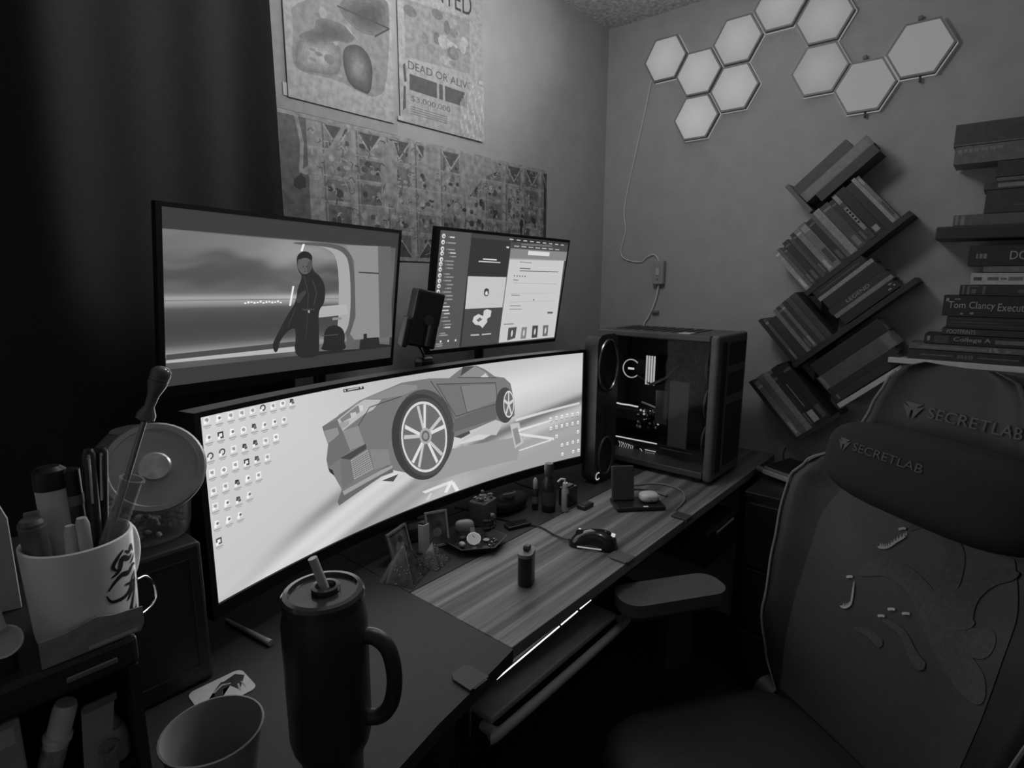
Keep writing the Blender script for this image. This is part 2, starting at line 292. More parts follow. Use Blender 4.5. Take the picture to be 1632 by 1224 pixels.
# ------------------------------------------------------------------ picture data in local metres (screens, prints, lit parts)
CAR = {'body':[(-0.3158,0.2616),(-0.2753,0.2749),(-0.2141,0.2989),(-0.1506,0.3097),(-0.089,0.3206),(-0.0032,0.3194),(0.0643,0.3116),(0.0937,0.3258),(0.1144,0.3351),(0.1593,0.3339),(0.1897,0.321),(0.2269,0.2967),(0.2617,0.2894),(0.2862,0.2695),(0.3007,0.2183),(0.3029,0.1729),(0.2586,0.1602),(0.2298,0.1725),(0.1575,0.1611),(0.0786,0.1531),(0.0609,0.1535),(0.0018,0.1089),(-0.0767,0.0937),(-0.129,0.1164),(-0.2834,0.0782),(-0.2874,0.088),(-0.2743,0.1127),(-0.2925,0.1488),(-0.3068,0.1698),(-0.3099,0.1891),(-0.3033,0.2205),(-0.3124,0.2482)],'hoodhi':[(-0.2753,0.2749),(-0.2141,0.2989),(-0.1507,0.3078),(-0.0892,0.3166),(-0.0418,0.3078),(-0.0411,0.2985),(-0.0903,0.2894),(-0.1514,0.2922),(-0.1999,0.2992),(-0.2263,0.2905),(-0.2706,0.2787)],'noseface':[(-0.3158,0.2616),(-0.2758,0.2676),(-0.2639,0.241),(-0.2461,0.1932),(-0.2745,0.1826),(-0.3068,0.1698),(-0.3099,0.1891),(-0.3033,0.2205),(-0.3124,0.2482)],'nosefacehi':[(-0.3121,0.2517),(-0.2768,0.2512),(-0.2733,0.2356),(-0.3032,0.2223)],'plane2':[(-0.2639,0.241),(-0.2211,0.243),(-0.2054,0.1976),(-0.2461,0.1932)],'fender':[(-0.2211,0.243),(-0.1865,0.2787),(-0.1318,0.2809),(-0.1008,0.2879),(-0.1188,0.2299),(-0.137,0.1683),(-0.1917,0.1816),(-0.2054,0.1976)],'fenderlo':[(-0.1917,0.1816),(-0.137,0.1683),(-0.131,0.1316),(-0.1795,0.1302)],'lip':[(-0.2874,0.088),(-0.2747,0.1062),(-0.1388,0.1307),(-0.1261,0.124),(-0.1241,0.1088),(-0.1603,0.1085),(-0.2834,0.0782)],'liphi':[(-0.2723,0.107),(-0.1596,0.1248),(-0.1259,0.1273),(-0.1263,0.1199),(-0.1498,0.1159),(-0.2683,0.0972)],'lamp':[(-0.2758,0.2676),(-0.2264,0.2898),(-0.1999,0.2984),(-0.1515,0.2902),(-0.1772,0.2711),(-0.2017,0.2661),(-0.2639,0.241)],'lampin':[(-0.269,0.2681),(-0.2242,0.2875),(-0.2052,0.289),(-0.2049,0.2763),(-0.2347,0.2668),(-0.265,0.2598)],'lampb':[(-0.2412,0.2756),(-0.2249,0.2751),(-0.2245,0.2648),(-0.2387,0.2627)],'lampc':[(-0.2171,0.2881),(-0.2052,0.2879),(-0.205,0.2744),(-0.2146,0.2731)],'lampd':[(-0.274,0.2599),(-0.2444,0.2601),(-0.2473,0.2505),(-0.266,0.2444)],'intake':[(-0.2745,0.1826),(-0.2016,0.1974),(-0.2002,0.1857),(-0.2474,0.1723),(-0.2715,0.178)],'intake2':[(-0.2745,0.1826),(-0.2474,0.1723),(-0.2385,0.1224),(-0.272,0.112)],'mesh':[(-0.2461,0.1701),(-0.1975,0.1823),(-0.1833,0.1333),(-0.2394,0.1242)],'vent':[(-0.1608,0.0983),(-0.1087,0.1003),(-0.1252,0.0859)],'side':[(0.0214,0.3033),(0.23,0.2801),(0.2331,0.223),(0.0856,0.2068)],'door':[(0.1036,0.2856),(0.2281,0.2742),(0.2362,0.2274),(0.1215,0.2112)],'sill':[(0.0796,0.201),(0.2522,0.2202),(0.2458,0.1992),(0.2298,0.1749),(0.073,0.1657)],'glass':[(0.0993,0.3109),(0.1174,0.3321),(0.1533,0.3327),(0.202,0.308),(0.205,0.2973)],'glass2':[(0.1742,0.3009),(0.1927,0.31),(0.2032,0.2975)],'pillar':[(0.1022,0.3105),(0.1115,0.3354),(0.1533,0.3336),(0.1112,0.3148)],'shadow':[(0.0786,0.1531),(0.1329,0.1587),(0.1359,0.151),(0.1024,0.1436)],'darkgap':[(-0.3068,0.1698),(-0.2961,0.163),(-0.2904,0.147),(-0.303,0.1594)],'gl1':[(0.0603,0.1271),(0.2361,0.1542),(0.2393,0.1388),(0.1821,0.1252),(0.0663,0.1304)],'gl2':[(0.1389,0.1481),(0.233,0.1744),(0.2522,0.1514),(0.2329,0.1277)],'gl3':[(0.2847,0.1508),(0.3209,0.1498),(0.3381,0.0851),(0.3048,0.0734)],'gl3d':[(0.2946,0.134),(0.3144,0.1356),(0.328,0.0896),(0.3081,0.0831)],'gl4':[(0.3111,0.1209),(0.4614,0.0791),(0.4616,0.071),(0.3312,0.1071)],'gl5':[(0.3182,0.0656),(0.4476,0.0761),(0.4512,0.0711),(0.3215,0.0624)],'gl6':[(0.3078,0.1291),(0.4463,0.138),(0.4478,0.1324),(0.3111,0.1209)],'gl7':[(0.3043,0.1627),(0.5642,0.1788),(0.5658,0.1721),(0.3076,0.1545)],'rf1':[(-0.0345,0.0333),(0.0703,0.0362),(0.0732,0.0284),(-0.0235,0.0255)],'rf2':[(0.0399,0.0094),(0.0583,0.0347),(0.0702,0.0292),(0.0517,0.006)],'rf3':[(0.0642,0.0308),(0.0762,0.0299),(0.0938,0.0013),(0.0817,-0.0001)],'rf4':[(-0.024,0.0075),(-0.0064,0.0228),(-0.0008,0.0188),(-0.0127,0.0041)],'st1':[(-0.287,0.0217),(-0.2139,0.0432),(-0.0989,0.0783),(-0.0886,0.0667),(-0.1997,0.0301),(-0.2739,0.0068)],'st2':[(-0.3274,0.0316),(-0.243,0.0452),(-0.1203,0.076),(-0.1471,0.0629),(-0.2388,0.0357),(-0.319,0.0225)],'st3':[(-0.166,0.0977),(-0.0448,0.063),(-0.078,0.0593),(-0.2157,0.0111)],'wide':[(0.0602,0.1225),(0.3379,0.1059),(0.3117,0.0384),(0.0002,0.0505),(-0.0779,0.0636)],'arch':[(0.0788,0.1646),(0.0772,0.1465),(0.0729,0.1295),(0.0662,0.1139),(0.0572,0.1002),(0.0461,0.0889),(0.0333,0.0801),(0.0191,0.0741),(0.004,0.0711),(-0.0117,0.071),(-0.0276,0.0739),(-0.0432,0.0795),(-0.0581,0.0876),(-0.072,0.098),(-0.0846,0.1104),(-0.0956,0.1244),(-0.1047,0.1396),(-0.1118,0.1557),(-0.1167,0.1723),(-0.1194,0.189),(-0.1199,0.2056),(-0.118,0.2216),(-0.1139,0.2367),(-0.1077,0.2506),(-0.0995,0.2631),(-0.0895,0.2739),(-0.0779,0.2827),(-0.0648,0.2892),(-0.0507,0.2935),(-0.0358,0.2951),(-0.0205,0.2942),(-0.0051,0.2906),(0.01,0.2844),(0.0245,0.2756),(0.0379,0.2645),(0.0499,0.2511),(0.0602,0.2359),(0.0684,0.2192),(0.0744,0.2014),(0.0779,0.183)],'tyre':[(0.0668,0.1595),(0.0663,0.1413),(0.0633,0.124),(0.0579,0.1079),(0.0501,0.0937),(0.0402,0.0817),(0.0286,0.0723),(0.0154,0.0656),(0.0011,0.0619),(-0.0139,0.0611),(-0.0292,0.0633),(-0.0445,0.0683),(-0.0592,0.0759),(-0.0732,0.0859),(-0.086,0.0979),(-0.0973,0.1116),(-0.107,0.1267),(-0.1148,0.1427),(-0.1205,0.1594),(-0.1241,0.1762),(-0.1255,0.1929),(-0.1247,0.2091),(-0.1217,0.2246),(-0.1166,0.2388),(-0.1095,0.2517),(-0.1006,0.2629),(-0.09,0.2721),(-0.0779,0.2792),(-0.0647,0.284),(-0.0506,0.2862),(-0.0359,0.2858),(-0.021,0.2828),(-0.0062,0.2771),(0.0081,0.2689),(0.0216,0.2582),(0.0338,0.2453),(0.0446,0.2304),(0.0535,0.214),(0.0603,0.1964),(0.0647,0.178)],'tyref':[(0.065,0.1594),(0.0647,0.1428),(0.0621,0.127),(0.0574,0.1124),(0.0507,0.0994),(0.0421,0.0884),(0.032,0.0796),(0.0206,0.0734),(0.0082,0.0698),(-0.0049,0.0689),(-0.0183,0.0706),(-0.0317,0.075),(-0.0446,0.0817),(-0.0569,0.0906),(-0.0682,0.1015),(-0.0782,0.1139),(-0.0867,0.1276),(-0.0936,0.1423),(-0.0988,0.1576),(-0.102,0.173),(-0.1033,0.1885),(-0.1026,0.2034),(-0.1,0.2177),(-0.0956,0.2309),(-0.0894,0.2428),(-0.0815,0.2532),(-0.0722,0.2617),(-0.0616,0.2683),(-0.05,0.2726),(-0.0376,0.2747),(-0.0248,0.2744),(-0.0117,0.2716),(0.0013,0.2664),(0.0138,0.2589),(0.0255,0.2491),(0.0363,0.2373),(0.0456,0.2238),(0.0534,0.2089),(0.0593,0.1928),(0.0632,0.1762)],'rim':[(0.0539,0.1613),(0.0536,0.1464),(0.0513,0.1321),(0.0471,0.119),(0.0411,0.1073),(0.0335,0.0973),(0.0245,0.0894),(0.0143,0.0837),(0.0033,0.0804),(-0.0084,0.0795),(-0.0203,0.081),(-0.0322,0.0848),(-0.0438,0.0908),(-0.0548,0.0988),(-0.0649,0.1085),(-0.0739,0.1198),(-0.0816,0.1321),(-0.0878,0.1454),(-0.0924,0.1592),(-0.0953,0.1733),(-0.0965,0.1873),(-0.0959,0.2009),(-0.0936,0.2139),(-0.0896,0.2259),(-0.084,0.2367),(-0.077,0.2461),(-0.0686,0.2539),(-0.0591,0.2598),(-0.0487,0.2637),(-0.0376,0.2656),(-0.0261,0.2652),(-0.0144,0.2627),(-0.0028,0.258),(0.0083,0.2511),(0.0188,0.2422),(0.0284,0.2316),(0.0367,0.2193),(0.0436,0.2058),(0.0489,0.1914),(0.0524,0.1764)],'rimin':[(0.0481,0.1622),(0.0478,0.1484),(0.0457,0.1353),(0.0418,0.1231),(0.0363,0.1123),(0.0293,0.103),(0.0209,0.0957),(0.0115,0.0904),(0.0013,0.0873),(-0.0095,0.0864),(-0.0205,0.0877),(-0.0316,0.0912),(-0.0423,0.0968),(-0.0525,0.1041),(-0.0618,0.1132),(-0.0702,0.1235),(-0.0773,0.135),(-0.0831,0.1474),(-0.0874,0.1602),(-0.0901,0.1733),(-0.0912,0.1863),(-0.0907,0.199),(-0.0886,0.2111),(-0.0849,0.2223),(-0.0797,0.2324),(-0.0731,0.2411),(-0.0654,0.2484),(-0.0566,0.2539),(-0.0469,0.2575),(-0.0366,0.2592),(-0.0259,0.2588),(-0.0151,0.2564),(-0.0043,0.252),(0.006,0.2456),(0.0157,0.2373),(0.0245,0.2274),(0.0322,0.2161),(0.0386,0.2035),(0.0435,0.1901),(0.0467,0.1762)],'hub':[(0.0014,0.1713),(0.001,0.1681),(0.0002,0.165),(-0.0011,0.1622),(-0.0029,0.1598),(-0.005,0.1577),(-0.0075,0.1561),(-0.0102,0.1549),(-0.0132,0.1543),(-0.0163,0.1542),(-0.0194,0.1547),(-0.0225,0.1556),(-0.0255,0.1571),(-0.0284,0.159),(-0.031,0.1613),(-0.0333,0.1639),(-0.0352,0.1668),(-0.0367,0.1699),(-0.0378,0.1732),(-0.0384,0.1765),(-0.0386,0.1798),(-0.0382,0.1829),(-0.0374,0.1859),(-0.0361,0.1887),(-0.0344,0.1911),(-0.0323,0.1931),(-0.0299,0.1947),(-0.0272,0.1959),(-0.0243,0.1966),(-0.0212,0.1967),(-0.0181,0.1964),(-0.015,0.1955),(-0.012,0.1941),(-0.0091,0.1923),(-0.0065,0.19),(-0.0041,0.1874),(-0.0021,0.1845),(-0.0006,0.1813),(0.0006,0.178),(0.0012,0.1747)],'hub2':[(-0.0054,0.1727),(-0.0056,0.1705),(-0.0062,0.1684),(-0.007,0.1665),(-0.0082,0.1648),(-0.0096,0.1634),(-0.0113,0.1622),(-0.0131,0.1615),(-0.0151,0.161),(-0.0171,0.1609),(-0.0192,0.1612),(-0.0213,0.1618),(-0.0233,0.1628),(-0.0252,0.1641),(-0.0269,0.1657),(-0.0285,0.1675),(-0.0298,0.1695),(-0.0308,0.1716),(-0.0315,0.1738),(-0.0319,0.1761),(-0.032,0.1784),(-0.0318,0.1806),(-0.0312,0.1826),(-0.0303,0.1845),(-0.0292,0.1862),(-0.0278,0.1876),(-0.0262,0.1887),(-0.0244,0.1895),(-0.0224,0.19),(-0.0204,0.1901),(-0.0183,0.1899),(-0.0162,0.1893),(-0.0142,0.1883),(-0.0123,0.1871),(-0.0105,0.1855),(-0.009,0.1837),(-0.0077,0.1817),(-0.0066,0.1796),(-0.0059,0.1773),(-0.0055,0.175)],'hub3':[(-0.011,0.1739),(-0.0111,0.1726),(-0.0114,0.1713),(-0.0119,0.1701),(-0.0126,0.1691),(-0.0134,0.1682),(-0.0144,0.1675),(-0.0155,0.1671),(-0.0166,0.1668),(-0.0178,0.1667),(-0.019,0.1669),(-0.0202,0.1672),(-0.0214,0.1678),(-0.0225,0.1686),(-0.0235,0.1695),(-0.0244,0.1706),(-0.0252,0.1718),(-0.0258,0.1731),(-0.0262,0.1744),(-0.0264,0.1758),(-0.0265,0.1772),(-0.0264,0.1785),(-0.026,0.1798),(-0.0255,0.1809),(-0.0249,0.182),(-0.024,0.1828),(-0.0231,0.1835),(-0.022,0.184),(-0.0209,0.1843),(-0.0197,0.1844),(-0.0185,0.1842),(-0.0173,0.1839),(-0.0161,0.1833),(-0.015,0.1826),(-0.014,0.1816),(-0.0131,0.1806),(-0.0123,0.1794),(-0.0117,0.1781),(-0.0113,0.1767),(-0.011,0.1753)],'rtyre':[(0.3008,0.2043),(0.3004,0.1962),(0.2991,0.1884),(0.297,0.1811),(0.294,0.1745),(0.2904,0.1688),(0.2861,0.1641),(0.2813,0.1606),(0.2762,0.1583),(0.2707,0.1573),(0.2651,0.1576),(0.2595,0.1592),(0.2541,0.162),(0.249,0.166),(0.2443,0.171),(0.2401,0.177),(0.2365,0.1837),(0.2336,0.191),(0.2315,0.1988),(0.2303,0.2068),(0.2299,0.2148),(0.2303,0.2227),(0.2316,0.2302),(0.2337,0.2373),(0.2366,0.2436),(0.2401,0.2492),(0.2443,0.2538),(0.249,0.2574),(0.2541,0.2598),(0.2594,0.261),(0.265,0.2609),(0.2705,0.2596),(0.2759,0.257),(0.281,0.2533),(0.2858,0.2484),(0.2901,0.2426),(0.2938,0.236),(0.2967,0.2286),(0.2989,0.2207),(0.3003,0.2126)],'rrim':[(0.3001,0.2074),(0.2999,0.2012),(0.2991,0.1952),(0.2979,0.1896),(0.2962,0.1845),(0.2941,0.1801),(0.2916,0.1764),(0.2888,0.1735),(0.2858,0.1716),(0.2826,0.1706),(0.2794,0.1707),(0.2761,0.1717),(0.2729,0.1737),(0.2699,0.1765),(0.2671,0.1802),(0.2647,0.1847),(0.2626,0.1897),(0.2609,0.1953),(0.2596,0.2012),(0.2589,0.2073),(0.2586,0.2134),(0.2588,0.2195),(0.2596,0.2254),(0.2608,0.2309),(0.2625,0.2359),(0.2646,0.2403),(0.267,0.2439),(0.2698,0.2468),(0.2728,0.2487),(0.2759,0.2497),(0.2791,0.2498),(0.2824,0.2489),(0.2855,0.2471),(0.2885,0.2443),(0.2913,0.2407),(0.2938,0.2364),(0.296,0.2314),(0.2977,0.2258),(0.299,0.2199),(0.2998,0.2137)],'rrimin':[(0.2968,0.2079),(0.2966,0.2025),(0.296,0.1972),(0.295,0.1923),(0.2936,0.1878),(0.2918,0.184),(0.2897,0.1807),(0.2873,0.1782),(0.2848,0.1765),(0.2821,0.1757),(0.2794,0.1757),(0.2766,0.1765),(0.2739,0.1782),(0.2714,0.1807),(0.269,0.1839),(0.267,0.1878),(0.2652,0.1922),(0.2637,0.1971),(0.2627,0.2022),(0.262,0.2076),(0.2618,0.213),(0.262,0.2183),(0.2626,0.2234),(0.2637,0.2283),(0.2651,0.2327),(0.2669,0.2365),(0.2689,0.2397),(0.2712,0.2422),(0.2738,0.2439),(0.2764,0.2448),(0.2791,0.2449),(0.2819,0.2441),(0.2845,0.2425),(0.2871,0.2401),(0.2894,0.237),(0.2916,0.2332),(0.2934,0.2288),(0.2948,0.224),(0.2959,0.2188),(0.2966,0.2134)],'lines':[[(0.0214,0.3033),(0.0856,0.2068),(0.2522,0.2202)],[(0.0214,0.3011),(0.23,0.2787),(0.2362,0.2226)],[(0.1036,0.2856),(0.1245,0.2093)],[(0.0021,0.3123),(0.0627,0.2355),(0.0796,0.201)],[(0.0934,0.3094),(0.2332,0.2926)],[(-0.2211,0.243),(-0.1865,0.2787),(-0.0903,0.2882)]],'spokes':[[(-0.0281,0.1926),(-0.0452,0.2558),(-0.0369,0.2562),(-0.021,0.1926)],[(-0.0248,0.1926),(-0.0232,0.2567),(-0.0147,0.2571),(-0.0177,0.1927)],[(-0.0104,0.1868),(0.0336,0.2202),(0.0375,0.21),(-0.0072,0.1784)],[(-0.0089,0.1829),(0.044,0.1934),(0.048,0.1831),(-0.0057,0.1745)],[(-0.0072,0.1647),(0.0386,0.1179),(0.0321,0.1115),(-0.0124,0.1595)],[(-0.0096,0.1623),(0.0216,0.1013),(0.0152,0.095),(-0.0149,0.1571)],[(-0.0231,0.1572),(-0.0391,0.0971),(-0.0467,0.1037),(-0.0295,0.1624)],[(-0.026,0.1596),(-0.0589,0.1143),(-0.0663,0.1208),(-0.0324,0.1648)],[(-0.0359,0.1745),(-0.0886,0.1825),(-0.087,0.1922),(-0.0347,0.1828)],[(-0.0354,0.1783),(-0.0845,0.2079),(-0.083,0.2175),(-0.0341,0.1866)]],'rspokes':[[(0.277,0.2108),(0.2769,0.2452),(0.2814,0.2446),(0.2815,0.2101)],[(0.2785,0.2148),(0.2952,0.2232),(0.2966,0.2144),(0.28,0.206)],[(0.2811,0.2128),(0.2915,0.1831),(0.2878,0.1783),(0.2774,0.208)],[(0.2811,0.2075),(0.2709,0.181),(0.2672,0.1869),(0.2774,0.2133)],[(0.2786,0.2062),(0.262,0.2193),(0.2633,0.2276),(0.2799,0.2146)]],'icons':[[(-0.5618,0.3287),(-0.5389,0.3272),(-0.5162,0.3271),(-0.4937,0.3268),(-0.4716,0.3268),(-0.4498,0.3274),(-0.4274,0.3269),(-0.4057,0.3276),(-0.3845,0.3269)],[(-0.5611,0.2984),(-0.5387,0.2971),(-0.5158,0.2975),(-0.4932,0.2958),(-0.4709,0.2964),(-0.4491,0.2949),(-0.4269,0.2959),(-0.4051,0.2953)],[(-0.5613,0.2662),(-0.5385,0.2671),(-0.5159,0.2665),(-0.4936,0.2644),(-0.4711,0.2655),(-0.449,0.2646),(-0.4262,0.2658)],[(-0.5612,0.2364),(-0.5385,0.2345),(-0.5154,0.237),(-0.4924,0.2352),(-0.4703,0.2352),(-0.4482,0.2326)],[(-0.5614,0.2041),(-0.5382,0.2048),(-0.5144,0.2035),(-0.4922,0.2049),(-0.47,0.2035)],[(-0.561,0.1761),(-0.5379,0.1741),(-0.5149,0.172),(-0.4925,0.1739)],[(-0.5607,0.1441),(-0.5377,0.1433),(-0.5147,0.1427)],[(-0.5603,0.1116)]],'ricons':[(0.4462,0.1406),(0.4705,0.1414),(0.4928,0.1419),(0.5145,0.1427),(0.537,0.1429),(0.5583,0.1422),(0.4482,0.1109),(0.4712,0.1116),(0.4935,0.112),(0.5153,0.1126),(0.5379,0.1125),(0.5606,0.1131),(0.4725,0.0816),(0.5616,0.0824),(0.4958,0.0498),(0.5184,0.0503),(0.5412,0.051),(0.5633,0.0513),(0.498,0.0195),(0.5435,0.0198),(0.5657,0.0199)],'bar':[(-0.2568,0.3305),(-0.2008,0.3286),(-0.2,0.3225),(-0.2556,0.3237)]}
MOVIE = {'pic':[(-0.2916,0.1308),(0.2708,0.1388),(0.2978,-0.1039),(0.2998,-0.1255),(-0.014,-0.133),(-0.295,-0.1152)],'sky':[(-0.2916,0.1308),(-0.1485,0.1327),(0.0016,0.1294),(0.0687,0.1262),(0.1018,0.1065),(0.1099,-0.0071),(-0.0179,-0.0088),(-0.2936,-0.0144)],'cl1':[(-0.2938,0.0376),(-0.2376,0.0641),(-0.1626,0.0391),(-0.0943,0.0291),(-0.0283,0.0444),(-0.0272,0.0067),(-0.1697,-0.0023),(-0.2948,-0.0032)],'cl2':[(-0.2919,0.1173),(-0.2043,0.1108),(-0.1261,0.0952),(-0.1483,0.0839),(-0.2372,0.0961),(-0.2924,0.0991)],'hz':[(-0.2943,-0.008),(-0.018,-0.0068),(0.1083,-0.0071),(0.1088,-0.0154),(-0.0177,-0.0172),(-0.2945,-0.0175)],'sea':[(-0.2945,-0.0175),(-0.0177,-0.0172),(0.1103,-0.0406),(0.1094,-0.07),(0.0641,-0.0758),(-0.0152,-0.0929),(-0.295,-0.1003)],'sea2':[(-0.2949,-0.0319),(-0.0171,-0.0358),(-0.0158,-0.075),(-0.2953,-0.0904)],'sill':[(-0.2949,-0.0987),(-0.0107,-0.0932),(-0.0103,-0.1072),(-0.2948,-0.1086)],'sill2':[(-0.2949,-0.1096),(-0.0103,-0.1052),(-0.0099,-0.1173),(-0.295,-0.1152)],'mount':[(-0.1179,0.0396),(-0.0809,0.0617),(-0.0708,0.0638),(-0.0622,0.0458),(-0.0411,0.0424),(-0.1098,0.0111)],'frame1':[(-0.0224,0.1304),(0.0683,0.135),(0.1233,0.1296),(0.1517,0.0966),(0.1655,-0.0426),(0.1481,-0.0939),(0.1348,-0.0973),(0.1529,-0.0421),(0.1387,0.092),(0.1137,0.119),(0.0687,0.1262),(-0.0223,0.126)],'frame2':[(0.0016,0.1294),(0.0687,0.1262),(0.1138,0.1182),(0.1387,0.092),(0.1512,-0.0421),(0.1318,-0.0928),(0.1054,-0.091),(0.1129,-0.0407),(0.1038,0.0986),(0.0688,0.1243)],'wall':[(0.1231,0.1336),(0.2708,0.1388),(0.2998,-0.104),(0.1651,-0.1017),(0.1502,-0.0853),(0.1655,-0.0426),(0.1517,0.0966)],'walld':[(0.2264,0.1373),(0.2708,0.1388),(0.2998,-0.104),(0.2527,-0.1032)],'bar':[(0.0514,-0.0142),(0.1346,-0.0097),(0.1416,-0.0353),(0.0527,-0.0404)],'line':[(0.1669,0.0715),(0.235,0.0699),(0.2353,0.0664),(0.1671,0.0681)],'shore':[(-0.1805,-0.0897),(-0.1623,-0.0695),(-0.153,-0.0737),(-0.1547,-0.0917),(-0.1241,-0.0942),(-0.1243,-0.0757),(-0.1165,-0.0762),(-0.1202,-0.0945),(-0.0841,-0.0916),(-0.0842,-0.0821),(-0.078,-0.0826),(-0.0799,-0.0939),(-0.1696,-0.0959)],'beam1':[(0.0017,0.1276),(0.0074,0.1279),(0.0023,0.112),(-0.0035,0.1117)],'beam2':[(-0.0215,0.034),(-0.0167,0.034),(-0.024,-0.0105),(-0.0289,-0.0104)],'man':[(-0.0128,0.1008),(0.0001,0.1115),(0.0157,0.1124),(0.0274,0.1047),(0.0294,0.08),(0.0336,0.0685),(0.0529,0.0573),(0.0685,0.0338),(0.0681,-0.0064),(0.0518,-0.0222),(0.0533,-0.0547),(0.0588,-0.1212),(0.0522,-0.1374),(-0.014,-0.133),(-0.0072,-0.0637),(-0.0251,-0.0627),(-0.0505,-0.0883),(-0.0542,-0.1114),(-0.0626,-0.1165),(-0.0694,-0.0985),(-0.0634,-0.0836),(-0.0305,-0.0276),(-0.0157,-0.0088),(-0.0097,0.0103),(-0.0081,0.0295),(0.0043,0.0563),(-0.0063,0.0655),(-0.0121,0.0822)],'face':[(-0.006,0.0955),(0.0094,0.1),(0.0257,0.0913),(0.0263,0.076),(0.0177,0.0624),(0.0042,0.0601),(-0.0066,0.0749)],'arm':[(-0.0119,0.0104),(0.01,0.0257),(0.017,0.0218),(0.0062,0.0063),(-0.0068,-0.009)],'dome':[(0.0588,-0.1212),(0.0705,-0.1054),(0.0693,-0.0803),(0.0784,-0.0642),(0.1036,-0.0592),(0.1278,-0.071),(0.1356,-0.0931),(0.1326,-0.1059),(0.1415,-0.1197),(0.1285,-0.1273)],'console':[(0.0515,-0.1227),(0.1838,-0.1276),(0.1849,-0.103),(0.1962,-0.1016),(0.1952,-0.0881),(0.2068,-0.0888),(0.2077,-0.1001),(0.2494,-0.1007),(0.2541,-0.1196),(0.2998,-0.1255),(0.3003,-0.1303),(0.0422,-0.1323)],'subt':[(-0.1365,-0.0021),(-0.0442,0.0001),(-0.0441,-0.0063),(-0.1327,-0.0072)]}
